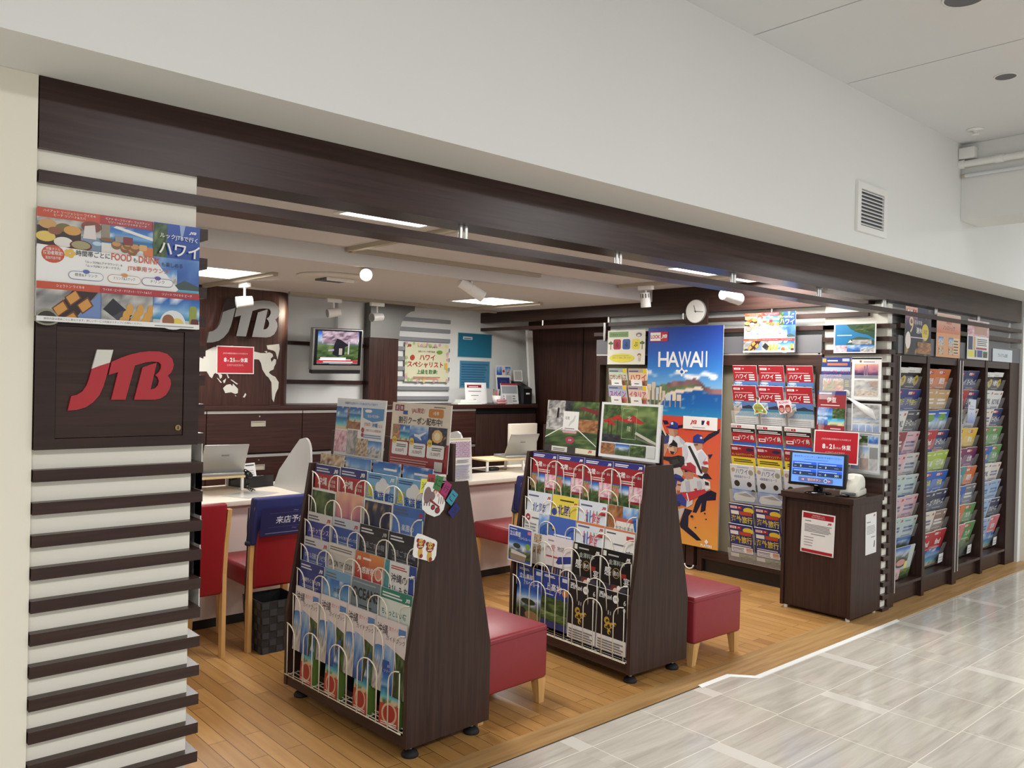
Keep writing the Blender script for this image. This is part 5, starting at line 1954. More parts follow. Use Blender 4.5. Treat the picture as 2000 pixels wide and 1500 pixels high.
for i, (t, c, lx, z, an) in enumerate((('沖', (226, 220, 60), .065, 1.083, 8), ('縄', (176, 50, 46), .098, 1.100, 8), ('に', (50, 130, 60), .128, 1.092, 20), ('行', (176, 40, 110), .163, 1.068, 32), ('こ', (50, 150, 180), .192, 1.032, 40), ('う', (26, 34, 120), .202, .982, 48))):
    a = Art(0.038, 0.056, 0.0012, c, side=c)
    a.t(t, .5, .26, .5, (30, 26, 40), w=.8)
    nm = ('yellow', 'red', 'green', 'pink', 'turquoise', 'navy')[i]
    put('letter_tag', a.mesh('tag'), '%s paper tag with one letter, above the ox cart cut-out' % nm, 'paper tag', side(lx - 0.012, z - 0.02)[:2] + (z - 0.02,), (0, R(an), R(2.86)), 'coloured letter tags on the first rack')

# ------------------------------------------------------------------ the food poster (large on the pillar, small on the right wall)


def bowl(a, x, y, r_, rim, fill):
    a.e(x, y, r_, rim, r_ * .8).e(x, y + .004, r_ * .85, fill, r_ * .62)


def d_food(w, h):
    a = Art(w, h, 0.003, WH)
    a.ymap = ([-1, 0, .045, .16, .24, .60, .88, 1, 2], [-1, 0, .045, .285, .35, .655, .915, 1, 2])
    OR, RD = (214, 78, 46), (190, 52, 56)
    a.r(0, .88, .37, 1, OR).r(.36, .88, .69, 1, RD)
    a.t('ハイアット リージェンシー ワイキキ', .185, .945, .024, WH, w=.30).t('ビーチ リゾート&スパ', .185, .905, .024, WH, w=.18)
    a.t('モアナ サーフライダー ウェスティン', .53, .945, .022, WH, w=.28).t('リゾート&スパ ワイキキ ビーチ', .53, .905, .022, WH, w=.24)
    # pictures on top: breakfast tray, muffins by the sea
    a.p(0, .60, .37, .88, 'grey', 55).r(0, .6, .25, .80, (60, 44, 40)).r(.25, .60, .37, .74, (130, 150, 180))
    for x, y, r_, c in ((.06, .82, .05, (214, 160, 90)), (.15, .80, .045, (130, 110, 50)), (.2, .78, .05, (226, 160, 70)), (.05, .70, .055, (236, 200, 90)), (.15, .66, .055, (236, 230, 220)), (.1, .76, .04, (150, 90, 60)), (.31, .84, .06, (140, 70, 60))):
        a.e(x, y, r_, c, r_ * .9)
    a.g([(.27, .84), (.33, .86), (.34, .72), (.26, .72)], (226, 218, 210))
    bowl(a, .25, .645, .065, (120, 36, 36), (170, 160, 110))
    bowl(a, .345, .68, .03, (150, 190, 220), (190, 216, 236))
    a.p(.37, .60, .69, .88, 'sea', 61, 8, 8).r(.37, .60, .69, .70, (230, 224, 216)).r(.37, .74, .42, .88, (150, 140, 120)).g([(.46, .88), (.69, .80), (.69, .77), (.44, .86)], (236, 236, 230))
    a.g([(.42, .66), (.58, .60), (.63, .63), (.5, .70)], (206, 214, 220))
    for x, y in ((.46, .69), (.515, .665), (.56, .645), (.53, .70), (.575, .68)): a.e(x, y, .032, (150, 96, 50), .045).e(x, y + .012, .026, (206, 150, 84), .025)
    a.r(.5, .7, .56, .78, (140, 50, 50)).r(.45, .72, .5, .78, (150, 146, 140)).e(.4, .73, .04, (150, 90, 50), .02).rr(.63, .61, .69, .70, (230, 120, 60), .01).rr(.6, .66, .65, .72, (226, 170, 100), .01)
    # blue panel
    a.p(.69, .16, 1, 1, 'blue', 71, 10, 14).r(.69, .62, 1, 1, (30, 74, 170), (34, 80, 186)).p(.69, .62, .78, .99, 'green', 72, 6, 8).p(.69, .30, .85, .5, 'city', 9).g([(.82, .30), (.9, .38), (.95, .35), (1, .32), (1, .26), (.82, .26)], (64, 84, 84)).r(.69, .18, 1, .27, (70, 170, 214), (90, 190, 226))
    a.g([(.86, 1), (.9, 1), (.885, .86), (.87, .85)], (150, 176, 220)).logo(.925, .885, .05, WH)
    # white middle with the offer
    a.g([(0, .62), (.3, .60), (.69, .60), (.86, .27), (.8, .17), (.8, .12), (0, .24)], WH).g([(0, .24), (.8, .17), (1, .17), (1, .12), (0, .12)], WH).r(0, .24, .69, .60, WH)
    a.e(.09, .53, .065, (216, 82, 44)).t('対象ホテル', .09, .565, .028, WH, w=.08).t('宿泊者限定!', .09, .52, .036, WH, w=.11, bold=.02).t('追加代金不要', .09, .475, .026, WH, w=.085)
    for k in range(5): a.e(.185 + .02 * math.cos(k * 1.256), .555 + .028 * math.sin(k * 1.256), .015, (236, 190, 70), .022)
    a.t('時間帯ごとに', .32, .535, .052, (30, 28, 30), w=.2, bold=.015).t('FOOD', .49, .53, .065, (222, 96, 60), w=.125, bold=.02).t('も', .576, .53, .04, (30, 28, 30)).t('DRINK', .667, .53, .065, (222, 96, 60), w=.14, bold=.02).t('も楽しめる', .815, .515, .045, (40, 40, 60), w=.14)
    a.t('「ルックJTBルアナラウンジ」&', .385, .465, .026, (60, 56, 58), w=.22).t('「ルックJTBリンダークラブ」', .38, .425, .026, (60, 56, 58), w=.21).t('JTB専用ラウンジ', .66, .425, .055, (222, 96, 60), w=.27, bold=.015)
    for x, c, t in ((.19, (90, 110, 190), '軽食&ドリンク'), (.42, (226, 150, 90), 'ドリンク&スナック'), (.63, (110, 80, 170), 'ドリンク')):
        a.rr(x - .012, .286, x + .192, .374, c, .03).rr(x - .010, .291, x + .190, .369, WH, .028).e(x + .09, .375, .02, c, .022).t(t, x + .09, .32, .03, (60, 56, 60), w=.13)
    a.ln(.85, .185, .94, .225, 2, (120, 120, 120))
    # lower strip
    a.r(0, .16, .36, .24, OR).r(.36, .16, 1, .24, RD)
    for x, t, w in ((.19, 'シェラトン ワイキキ', .16), (.53, 'ワイキキ・ビーチ・マリオット・リゾート&スパ', .3), (.85, 'リゾート ワイキキ ビーチ', .2)): a.t(t, x, .187, .026, WH, w=w)
    a.p(0, -.0, .37, .16, 'grey', 81, 8, 6).g([(.2, 0), (.37, .0), (.37, .14), (.36, .16)], (110, 140, 200)).g([(.05, .0), (.2, .0), (.35, .16), (.2, .16)], (50, 34, 30))
    for x, y in ((.13, .08), (.2, .13), (.27, .10), (.19, .035)): a.g([(x - .045, y), (x + .02, y + .04), (x + .055, y), (x - .01, y - .038)], (116, 60, 30)).g([(x - .036, y), (x + .018, y + .03), (x + .044, y), (x - .008, y - .03)], (222, 150, 60))
    bowl(a, .06, .02, .07, (150, 146, 120), (50, 48, 36))
    a.p(.37, .0, .69, .16, 'grey', 84, 8, 6).g([(.38, .09), (.44, .14), (.56, .07), (.5, .01)], (36, 38, 44)).g([(.44, .06), (.5, .09), (.56, .05), (.5, .01)], (70, 72, 80))
    for k in range(9): a.e(.5 + .022 * k, .035 + .03 * ((k * 7) % 3), .022, (224, 160, 60), .026)
    a.p(.69, .0, 1, .16, 'sea', 87, 6, 5).r(.69, 0, 1, .06, (200, 206, 200)).e(.82, .045, .085, (230, 232, 236), .06).e(.85, .04, .045, (240, 210, 70), .03).e(.79, .055, .04, (160, 96, 50), .03).rr(.93, .03, .98, .13, (150, 160, 60), .012).rr(.94, .0, .995, .07, (110, 40, 40), .012)
    a.t('ルックJTBで行く', .85, .80, .055, WH, w=.26, bold=.02, rot=-3).t('ハワイ', .855, .64, .125, WH, w=.27, bold=.045, rot=-3)
    a.r(0, 0, 1, .045, WH).t('提供内容は施設ごとに異なります。詳しいサービス内容はスタッフにお尋ねください。', .33, .014, .02, (50, 48, 50), w=.62).ln(.7, .012, .98, .03, 1, (150, 150, 150))
    return a


put('poster', d_food(0.431, 0.303).mesh('food_poster', GLOSS), 'large poster of Hawaiian hotel breakfasts taped over the slats of the left pillar', 'poster', (0.741, 2.4905, 1.649), (0, 0, 0))
put('poster', d_food(0.425, 0.30).mesh('food_poster', GLOSS), 'small glossy poster of Hawaiian hotel breakfasts on the right wall above the red brochures', 'poster', (5.598, 3.391, 1.760), (0, 0, FACE_X))


# ------------------------------------------------------------------ tall Hawaii poster
def d_hawaii():
    a = Art(0.75, 1.775, 0.004, (40, 90, 200))
    a.p(0, .52, 1, 1, 'waikiki', 3, 44, 60)
    for i, (x, h, w) in enumerate(((.0, .075, .06), (.07, .085, .05), (.13, .06, .04), (.18, .065, .03), (.22, .045, .04), (.27, .03, .07), (.36, .035, .05), (.42, .03, .06))):
        a.r(x, .655, x + w, .655 + h, ((226, 206, 170), (210, 196, 176), (196, 202, 212))[i % 3]).r(x + w * .7, .625, x + w, .625 + h, (160, 150, 140))
    a.g([(.56, .545), (.62, .545), (.61, .539), (.57, .539)], WH).r(.588, .545, .592, .572, WH)
    # title
    for i, (t, x) in enumerate(zip('HAWA', (.225, .36, .515, .665))): a.t(t, x, .812, .072, WH, bold=.012, w=.17)
    a.r(.735, .813, .752, .885, WH).r(.79, .813, .807, .885, WH)
    a.e(.48, .79, .045, WH, .012).e(.48, .79, .02, (30, 90, 200), .008)
    for x in (.42, .54): a.e(x, .795, .02, WH, .005)
    for y in (.805, .775): a.e(.48, y, .012, WH, .006)
    a.r(.03, .933, .28, .978, RED).r(.035, .936, .18, .975, WH).t('LOOK', .107, .946, .018, RED, w=.13, bold=.03).logo(.19, .945, .08, WH)
    # lower half: ball players on orange
    a.r(0, .0, 1, .3, (240, 168, 62), (234, 104, 48)).r(0, .3, 1, .585, (234, 104, 48), (226, 62, 42))

    def q(pts, c): a.g([((x - 30) / 790, .586 - y * .000414) for x, y in pts], c)
    NV, SK, GR = (24, 26, 54), (206, 150, 120), (214, 218, 226)
    q([(640, 250), (700, 180), (815, 110), (805, 160), (690, 250), (660, 280)], NV)
    q([(60, 120), (170, 150), (290, 220), (180, 290), (60, 330)], NV)
    q([(215, 60), (270, 60), (290, 100), (240, 110)], NV)
    q([(300, 130), (640, 40), (630, 60), (400, 140)], NV)
    q([(590, 930), (640, 830), (740, 780), (795, 800), (790, 880), (700, 900), (690, 1010), (640, 1040), (650, 930), (600, 1050), (560, 1050)], NV)
    q([(430, 1200), (480, 1020), (560, 1030), (520, 1100), (520, 1220), (600, 1280), (660, 1340), (610, 1350), (530, 1300), (440, 1240)], NV)
    q([(600, 640), (700, 600), (750, 660), (640, 670)], NV)
    q([(700, 400), (750, 390), (720, 450)], NV)
    q([(160, 20), (190, 30), (235, 160), (275, 240), (258, 245), (215, 165)], (226, 196, 160))
    q([(190, 350), (210, 260), (290, 215), (400, 225), (465, 280), (450, 340), (300, 380)], GR)
    q([(190, 350), (210, 260), (280, 220), (320, 240), (250, 380)], (56, 70, 120))
    q([(282, 150), (385, 150), (388, 200), (360, 240), (300, 235)], SK)
    q([(255, 125), (295, 120), (305, 72), (345, 62), (385, 85), (390, 150), (290, 140)], (44, 60, 150))
    q([(545, 285), (640, 280), (650, 330), (610, 380), (560, 360)], SK)
    q([(430, 310), (480, 285), (550, 290), (590, 370), (640, 345), (700, 420), (712, 540), (650, 640), (520, 620), (450, 520)], (232, 234, 242))
    q([(545, 270), (550, 215), (590, 185), (640, 200), (665, 275), (620, 275)], (36, 56, 150))
    q([(640, 530), (710, 540), (690, 610), (640, 590)], (130, 80, 60))
    q([(495, 330), (520, 320), (600, 470), (655, 610), (635, 615)], (36, 42, 40))
    q([(210, 465), (232, 330), (280, 320), (275, 400), (250, 465)], SK)
    q([(130, 480), (330, 465), (400, 440), (465, 450), (465, 560), (330, 600), (300, 520)], (30, 30, 34))
    q([(280, 340), (388, 345), (385, 400), (345, 440), (300, 420)], (220, 170, 140))
    q([(305, 400), (360, 405), (345, 440), (320, 432)], (50, 36, 34))
    q([(285, 335), (300, 285), (345, 272), (385, 310), (388, 350)], (28, 28, 34))
    q([(330, 600), (420, 570), (460, 640), (440, 680), (350, 660)], (206, 200, 190))
    q([(425, 850), (440, 710), (560, 655), (700, 680), (740, 760), (690, 800), (560, 900), (560, 960), (500, 1010), (470, 900)], (206, 208, 214))
    q([(425, 850), (540, 825), (680, 775), (700, 810), (560, 910), (520, 940), (470, 900)], (206, 44, 54))
    q([(660, 660), (730, 690), (735, 760), (690, 770)], (230, 226, 226))
    q([(450, 590), (570, 600), (560, 680), (500, 700), (455, 660)], (200, 130, 100))
    q([(430, 575), (470, 520), (530, 503), (585, 545), (588, 630), (550, 600), (470, 592)], (190, 46, 60))
    q([(355, 790), (365, 720), (440, 735), (425, 830), (375, 890)], (214, 160, 130))
    q([(335, 680), (375, 648), (430, 665), (470, 705), (440, 735), (395, 720), (385, 800), (350, 800)], (36, 50, 140))
    q([(370, 890), (440, 860), (500, 930), (495, 1000), (380, 970)], (44, 62, 150))
    q([(300, 860), (370, 890), (380, 1060), (300, 1060)], (210, 210, 216))
    q([(380, 1060), (480, 1010), (470, 1060), (420, 1190), (390, 1190)], (196, 192, 190))
    # folds, straps, hair and trims on the players
    for pts, c in (([(300, 225), (345, 235), (330, 300), (290, 340)], (232, 236, 242)), ([(400, 225), (465, 280), (455, 320), (420, 290)], (186, 192, 204)), ([(340, 150), (388, 160), (386, 200), (360, 235), (350, 190)], (176, 118, 92)),
                   ([(255, 128), (290, 120), (390, 140), (390, 150), (290, 142)], (28, 38, 110)), ([(310, 80), (335, 72), (340, 100), (316, 104)], (220, 224, 236)), ([(345, 345), (388, 350), (385, 400), (360, 420)], (186, 134, 108)),
                   ([(300, 345), (335, 340), (330, 352), (302, 356)], (60, 44, 40)), ([(330, 500), (395, 480), (420, 520), (350, 560)], (48, 48, 54)), ([(440, 330), (480, 310), (500, 420), (470, 500)], (204, 208, 222)), ([(600, 400), (640, 360), (690, 430), (640, 520)], (208, 212, 226)),
                   ([(560, 300), (600, 292), (602, 304), (562, 314)], (110, 74, 60)), ([(545, 270), (665, 272), (664, 282), (556, 284)], (24, 38, 110)), ([(620, 215), (640, 210), (645, 232), (624, 238)], (226, 226, 236)), ([(655, 480), (700, 470), (712, 500), (664, 510)], (206, 60, 60)),
                   ([(470, 600), (500, 598), (500, 612), (472, 616)], (40, 30, 30)), ([(430, 575), (550, 600), (560, 612), (440, 590)], (140, 30, 44)), ([(470, 525), (490, 518), (494, 545), (474, 550)], (240, 236, 236)), ([(480, 720), (520, 705), (530, 830), (500, 840)], (180, 184, 194)),
                   ([(600, 700), (640, 690), (650, 770), (620, 790)], (182, 186, 196)), ([(570, 790), (600, 780), (612, 815), (590, 815)], (190, 40, 50)), ([(495, 850), (506, 846), (528, 930), (518, 936)], (240, 240, 240)), ([(680, 690), (720, 700), (724, 730), (686, 730)], (40, 40, 44)),
                   ([(340, 690), (470, 700), (466, 712), (345, 705)], (24, 34, 100)), ([(400, 760), (438, 760), (436, 772), (402, 772)], (90, 60, 50)), ([(395, 830), (425, 832), (420, 850), (396, 850)], (150, 100, 84)), ([(380, 960), (420, 950), (440, 1000), (400, 1010)], (30, 44, 120)),
                   ([(395, 1070), (420, 1060), (415, 1120), (398, 1130)], (40, 40, 46)), ([(215, 400), (235, 345), (245, 350), (232, 430)], (170, 116, 90)), ([(150, 440), (205, 430), (215, 470), (140, 480)], (196, 44, 50))):
        q(pts, c)
    for (x, y, r_) in ((690, 1040, .012), (560, 1095, .02), (600, 1210, .012), (705, 1100, .01)): a.e((x - 30) / 790, .586 - y * .000414, r_, NV, r_ * .3)
    a.r(.525, .53, .965, .588, (240, 238, 234)).logo(.62, .55, .085, JRED).r(.765, .552, .80, .572, (24, 34, 90)).r(.80, .552, .866, .572, (200, 30, 50)).g([(.79, .552), (.81, .572), (.835, .572), (.825, .56), (.845, .552)], WH).ln(.65, .538, .83, .543, 1, (150, 150, 150))
    a.g([(.84, .03), (.865, .042), (.89, .03), (.865, .018)], WH).t('PLAYERS', .865, .006, .012, WH, w=.18, bold=.03)
    return a


put('poster', d_hawaii().mesh('hawaii_poster', GLOSS), 'very tall blue and orange poster headed HAWAII hanging on the right wall', 'poster', (5.596, 4.167, 0.203), (0, 0, FACE_X))


# ------------------------------------------------------------------ right wall: signs, guidebooks, brochures, holders
def d_rurubu():
    a = Art(0.425, 0.30, 0.004, (236, 234, 214))
    a.r(.04, .80, .56, .96, (110, 160, 76)).t('海外ガイドブック', .3, .835, .075, (30, 40, 26), w=.48, bold=.02)
    for i, c in enumerate(((186, 44, 66), (46, 92, 170), (240, 222, 60))): a.rr(.16 + i * .25, .44, .365 + i * .25, .74, c, .04)
    for i, t in enumerate('るるぶ'): a.t(t, .262 + i * .25, .52, .13, (30, 30, 34), bold=.02)
    for x in (.09, .93): a.r(x - .01, .44, x + .01, .6, (150, 100, 60)).e(x - .03, .62, .035, (70, 110, 50), .03).e(x + .03, .62, .035, (70, 110, 50), .03).e(x, .65, .03, (90, 140, 60), .03)
    a.e(.4, .19, .34, (236, 222, 70), .13).t('店内にてご自由にご覧ください', .4, .17, .055, (110, 100, 60), w=.5).ln(.15, .25, .6, .27, 1, (150, 140, 80))
    a.e(.84, .86, .075, (120, 120, 140), .06).e(.84, .84, .045, (236, 234, 214), .03).e(.86, .27, .045, (110, 60, 50), .05).e(.86, .25, .035, (236, 200, 170), .04).r(.84, .1, .89, .2, (200, 190, 180))
    return a


put('sign', d_rurubu().mesh('sign', GLOSS), 'cream sign with red, blue and yellow squares at the left end of the right wall', 'sign', (5.592, 4.785, 1.663), (0, 0, FACE_X))


def d_guidebook(t, c, bg, s):
    a = Art(0.205, 0.27, 0.012, bg)
    a.p(0, 0, 1, .62, 'flower', s, 10, 8).r(0, .88, 1, 1, mixc(bg, (120, 130, 150), .4)).ln(.05, .9, .6, .97, 1, (80, 80, 120)).r(.8, .86, 1, 1, YEL)
    a.t(t, .5, .62, .2, c, w=.9, bold=.05)
    return a


for t, c, bg, s, y, zt, lab in (('ロサンゼルス', (214, 40, 60), (206, 226, 200), 4, 4.866, 1.622, 'green-blue guidebook with red title, upper left of the four guidebooks'), ('ハワイ', (226, 50, 70), (246, 214, 170), 8, 4.640, 1.622, 'orange guidebook with red title, upper right of the four guidebooks'),
                               ('スペイン', (200, 40, 130), (180, 190, 220), 11, 4.866, 1.474, 'violet guidebook with pink title, lower left of the four guidebooks'), ('イタリア', (214, 40, 90), (240, 206, 190), 14, 4.640, 1.474, 'pink guidebook with red title, lower right of the four guidebooks')):
    put('guidebook', d_guidebook(t, c, bg, s).mesh('guidebook'), lab, 'guidebook', (5.588 + .045, y, zt - 0.26), (R(12), 0, FACE_X))
    mb = MB()
    mb.box(-0.06, -0.001, 0, 0.06, 0.001, 0.075)
    mb.box(-0.025, -0.0016, 0.035, 0.025, -0.001, 0.043, 1)
    tag(mb.build('paper_label', [WPL, GREYP], loc=(5.572 + .024, y + .01, zt - 0.163), rot=(R(12), 0, FACE_X)), 'white paper band on the ' + lab.split(',')[0].replace(' with', ', the one with'), 'paper band')


def d_hw_red():
    a = cv((188, 32, 44))
    a.look(.04, .88, .5, .07).ln(.08, .81, .92, .84, 1, (240, 200, 200)).t('ハワイ', .34, .66, .12, WH, bold=.03, w=.5).ln(.66, .62, .92, .8, 3, WH, .55).ln(.08, .60, .5, .63, 1, (240, 210, 210))
    a.r(0, .2, 1, .59, (60, 120, 190), (90, 130, 200)).g([(.3, .44), (.5, .47), (.66, .5), (.8, .46), (1, .43), (1, .4), (.3, .4)], (54, 60, 80)).p(.0, .38, .36, .56, 'city', 5).g([(0, .2), (.2, .28), (.3, .38), (.1, .4), (0, .4)], (200, 180, 160)).g([(.2, .2), (.28, .34), (.5, .4), (1, .4), (1, .2)], (70, 140, 170)).e(.2, .55, .16, (210, 226, 240), .025)
    a.r(0, 0, 1, .2, (216, 212, 206)).ln(.06, .03, .94, .17, 3, (150, 150, 156))
    return a


def d_hw_island():
    a = cv((196, 34, 44))
    a.r(0, .9, 1, 1, WH).look(.03, .91, .4, .06).r(0, .78, 1, .9, (30, 28, 32)).ln(.06, .8, .94, .88, 2, WH).t('ハワイ島', .6, .6, .13, WH, w=.66, bold=.02).r(.04, .58, .32, .66, WH).r(.08, .6, .28, .64, (196, 34, 44))
    a.p(0, 0, 1, .54, 'mount', 24, 10, 8)
    return a


def d_hw_yellow():
    a = cv((244, 214, 40))
    a.r(0, .82, 1, 1, (160, 30, 44)).look(.04, .87, .44, .08).e(.8, .9, .16, (40, 40, 90), .04).r(0, .70, 1, .82, (160, 30, 44)).t('ホノルルマラソンツアー', .5, .73, .06, YEL, w=.92, bold=.02).ln(.1, .56, .94, .66, 2, (60, 50, 30))
    a.e(.2, .42, .09, WH).e(.2, .41, .06, (230, 190, 160)).r(.4, .36, .92, .5, (240, 200, 120)).ln(.44, .38, .88, .48, 2, (190, 60, 40)).p(0, 0, 1, .3, 'sea', 3)
    return a


def d_hw_cruise():
    a = cv((222, 228, 236))
    a.ln(.3, .93, .8, .97, 1, (150, 160, 180)).t('ハワイ', .48, .76, .14, (50, 90, 170), w=.52, bold=.01).t('4島周遊クルーズ', .48, .65, .075, (50, 90, 170), w=.7).e(.86, .82, .1, (160, 160, 140)).e(.12, .86, .08, (190, 170, 140))
    a.p(0, .0, 1, .6, 'blue', 46, 10, 8).r(0, .34, 1, .62, (190, 206, 226), (212, 222, 234))
    for x, y, r_ in ((.24, .5, .12), (.76, .5, .1), (.9, .3, .1)): a.e(x, y, r_, (60, 52, 50))
    a.g([(.02, .1), (.1, .22), (.6, .3), (.98, .16), (.9, .04), (.1, .02)], (206, 206, 200)).g([(.2, .2), (.6, .26), (.9, .17), (.6, .16)], (110, 110, 120))
    return a


def d_hw_ticket():
    a = cv((44, 56, 130))
    a.look(.04, .87, .5, .08).e(.82, .86, .22, (240, 214, 50), .08).r(.06, .72, .4, .82, WH).r(.44, .72, .94, .82, (206, 70, 60))
    a.t('海外旅行', .5, .5, .19, (240, 216, 50), w=.9, bold=.04).ln(.06, .42, .94, .48, 1, (206, 206, 226)).r(.05, .24, .95, .4, WH).ln(.08, .26, .6, .38, 3, (60, 70, 130)).r(.68, .26, .92, .38, (220, 160, 140)).p(.35, 0, 1, .2, 'garden', 5).r(0, 0, .35, .2, (200, 198, 192))
    return a


CY = [3.595, 3.369, 3.139]
hw = [(d_hw_red, 1.660, 'red brochure with a bay photo'), (d_hw_red, 1.506, 'red brochure with a bay photo'), (d_hw_island, 1.208, 'white, black and red island brochure'), (d_hw_yellow, 1.046, 'red and yellow marathon brochure'),
      (d_hw_cruise, 0.895, 'pale blue cruise ship brochure'), (d_hw_ticket, 0.592, 'blue and yellow brochure'), (d_hw_ticket, 0.437, 'blue and yellow brochure')]
for i, (fn, zt, ds) in enumerate(hw):
    me = fn().mesh('cover')
    for j, y in enumerate(CY):
        put('travel_brochure', me, '%s, %s row and %s column of the right wall shelf' % (ds, ORD[i], ('left', 'middle', 'right')[j]), 'brochure',
            (5.588 + math.sin(R(12)) * A4H, y, zt - A4H * math.cos(R(12))), (R(12), 0, FACE_X))
    mb = MB()
    zb = zt - A4H * math.cos(R(12))
    mb.box(0, 0, 0, 0.003, 0.69, 0.10)
    mb.box(0.003, 0, 0, 0.05, 0.69, 0.003)
    mb.v = [(p[0] + (0.10 - p[2]) * 0.21, p[1], p[2]) for p in mb.v]
    o = mb.build('clear_pocket', ACR, UNIT_R)
    o.location = (5.588 + math.sin(R(12)) * A4H - 0.047 - XW, 3.02 - 2.992, zb - 0.004)
# two cut-outs stuck on the red brochures
a = Art(0.13, 0.14, 0.002, (230, 236, 214), outline=[(.02, .42), (.18, .62), (.3, .66), (.26, .86), (.4, 1), (.56, .92), (.5, .66), (.62, .6), (.98, .2), (.9, .06), (.5, .12), (.12, .0), (.14, .2)])
a.g([(.08, .42), (.22, .58), (.5, .6), (.6, .54), (.92, .2), (.86, .1), (.5, .17), (.17, .06), (.2, .24)], (136, 180, 70)).t('HAWAII', .42, .34, .1, (206, 60, 50), w=.5, bold=.03).e(.4, .9, .1, (90, 90, 70)).r(.38, .6, .42, .86, (120, 90, 60)).e(.3, .2, .07, (206, 70, 60)).e(.66, .26, .05, (240, 230, 220)).r(.74, .12, .8, .3, (206, 80, 50)).e(.36, .52, .05, (230, 160, 50))
put('paper_cutout', a.mesh('cutout'), 'green island-shaped paper cut-out stuck on the red brochures', 'paper cut-out', (5.572, 3.435, 1.288), (R(8), 0, FACE_X))
a = Art(0.115, 0.105, 0.002, (236, 222, 226), outline=[(.1, .0), (.02, .66), (.0, .96), (.9, 1), (1, .8), (.96, .1), (.3, .04)])
a.t('ALOHA!', .46, .76, .16, (206, 70, 130), w=.8, bold=.03)
for x in (.28, .72): a.e(x, .36, .2, (150, 60, 60), .28).e(x, .34, .14, (214, 160, 140), .2).e(x, .56, .17, (170, 40, 44), .1).e(x - .05, .36, .02, BK).e(x + .05, .36, .02, BK)
put('paper_cutout', a.mesh('cutout'), 'white paper cut-out reading ALOHA with two faces in red hats', 'paper cut-out', (5.572, 3.225, 1.305), (R(8), R(-6), FACE_X))


def d_blue_photo():
    a = Art(0.30, 0.208, 0.003, (238, 240, 240))
    a.p(.03, .04, .97, .96, 'sea', 7, 4, 4).r(.03, .26, .97, .96, (20, 120, 180), (36, 130, 190)).g([(.3, .96), (.4, .8), (.6, .66), (.8, .6), (.97, .46), (.97, .96)], (44, 86, 56)).p(.5, .7, .97, .94, 'green', 50, 8, 6)
    a.g([(.3, .28), (.4, .46), (.6, .54), (.8, .5), (.97, .4), (.97, .26)], (60, 90, 70)).p(.45, .28, .9, .44, 'grey', 12, 8, 5).g([(.34, .34), (.4, .44), (.46, .36)], (226, 230, 230)).ln(.08, .58, .46, .63, 1, WH).p(.03, .04, .32, .26, 'pink', 8).p(.33, .04, .64, .26, 'blue', 4).p(.65, .04, .97, .26, 'city', 12)
    return a


put('poster', d_blue_photo().mesh('poster', GLOSS), 'white-edged poster of a blue bay and green cape above the kiosk', 'poster', (5.602, 2.735, 1.752), (0, 0, FACE_X))


# clear wall holders beside the red brochures
def holder(y0, y1, z0, z1, label):
    mb = MB()
    mb.box(5.566, y0, z0, 5.5685, y1, z1)
    mb.box(5.566, y0, z0, 5.60, y1, z0 + 0.003)
    mb.box(5.596, y0, z0, 5.5985, y1, z1 + 0.03)
    mb.box(5.566, y0, z0, 5.60, y0 + 0.0025, z1)
    return tag(mb.build('clear_holder', ACR), label, 'holder')


holder(2.53, 2.965, 1.425, 1.60, 'topmost clear holder beside the red brochures on the right wall')
holder(2.53, 2.965, 1.20, 1.37, 'clear holder with a drooping white sheet beside the red brochures')
holder(2.53, 2.965, 0.93, 1.14, 'lowest clear holder visible above the ticket printer')


def lf(fn_, label, y, z, dx=0.0, h=None, rz=0, nm='leaflet', tl=0):
    return put(nm, fn_.mesh('leaflet', GLOSS), label, 'leaflet', (5.578 + dx, y, z), (R(tl), 0, FACE_X + R(rz)))


a = Art(0.212, 0.29, 0.004, (50, 66, 140))
a.r(.03, .88, .16, .97, (226, 170, 60)).ln(.2, .9, .6, .96, 1, WH).r(.2, .80, .9, .86, (200, 120, 90)).r(.72, .9, .96, .97, (190, 200, 220)).r(0, .66, 1, .76, (180, 196, 220)).t('ユニバーサル・スタジオ', .52, .62, .07, (206, 80, 90), w=.9, bold=.02).t('ジャパンへの旅', .4, .53, .07, (230, 120, 120), w=.6, bold=.02)
a.p(.06, .12, .78, .48, 'flower', 31, 12, 8).t('PLAY WILD!', .42, .42, .07, (220, 230, 240), w=.66).r(.8, .2, 1, .5, (40, 40, 60)).e(.88, .14, .12, (210, 210, 206)).ln(.82, .3, .98, .46, 4, (170, 170, 60))
lf(a, 'blue theme park leaflet at the upper left of the clear holders', 2.852, 1.432)
a = Art(0.205, 0.29, 0.004, (240, 238, 234))
a.r(0, .95, 1, .99, (40, 40, 44)).e(.3, .9, .04, (140, 120, 70)).ln(.4, .88, .8, .92, 1, (140, 140, 140)).p(.1, .5, .9, .84, 'dusk', 3, 12, 8).r(.42, .56, .47, .8, (150, 120, 150)).r(.5, .56, .55, .82, (150, 120, 150)).e(.28, .56, .16, (36, 40, 90), .06)
a.p(.1, .08, .9, .46, 'grey', 18, 10, 8).p(.62, .3, .9, .44, 'autumn', 5).p(.2, .08, .9, .22, 'food', 12)
lf(a, 'white hotel leaflet with a pink sunset, upper right of the clear holders', 2.634, 1.432)
a = Art(0.222, 0.275, 0.006, (150, 36, 44))
a.r(0, .9, 1, 1, (44, 50, 120)).ln(.05, .92, .5, .97, 1, WH).t('伊豆', .5, .7, .13, WH, bold=.02).ln(.12, .62, .9, .66, 1, (230, 200, 200)).p(.02, .12, .98, .56, 'sea', 41, 10, 8).p(.55, .3, .98, .56, 'green', 33).p(.04, .12, .4, .32, 'blue', 5).ln(.5, .02, .9, .08, 1, (226, 180, 180))
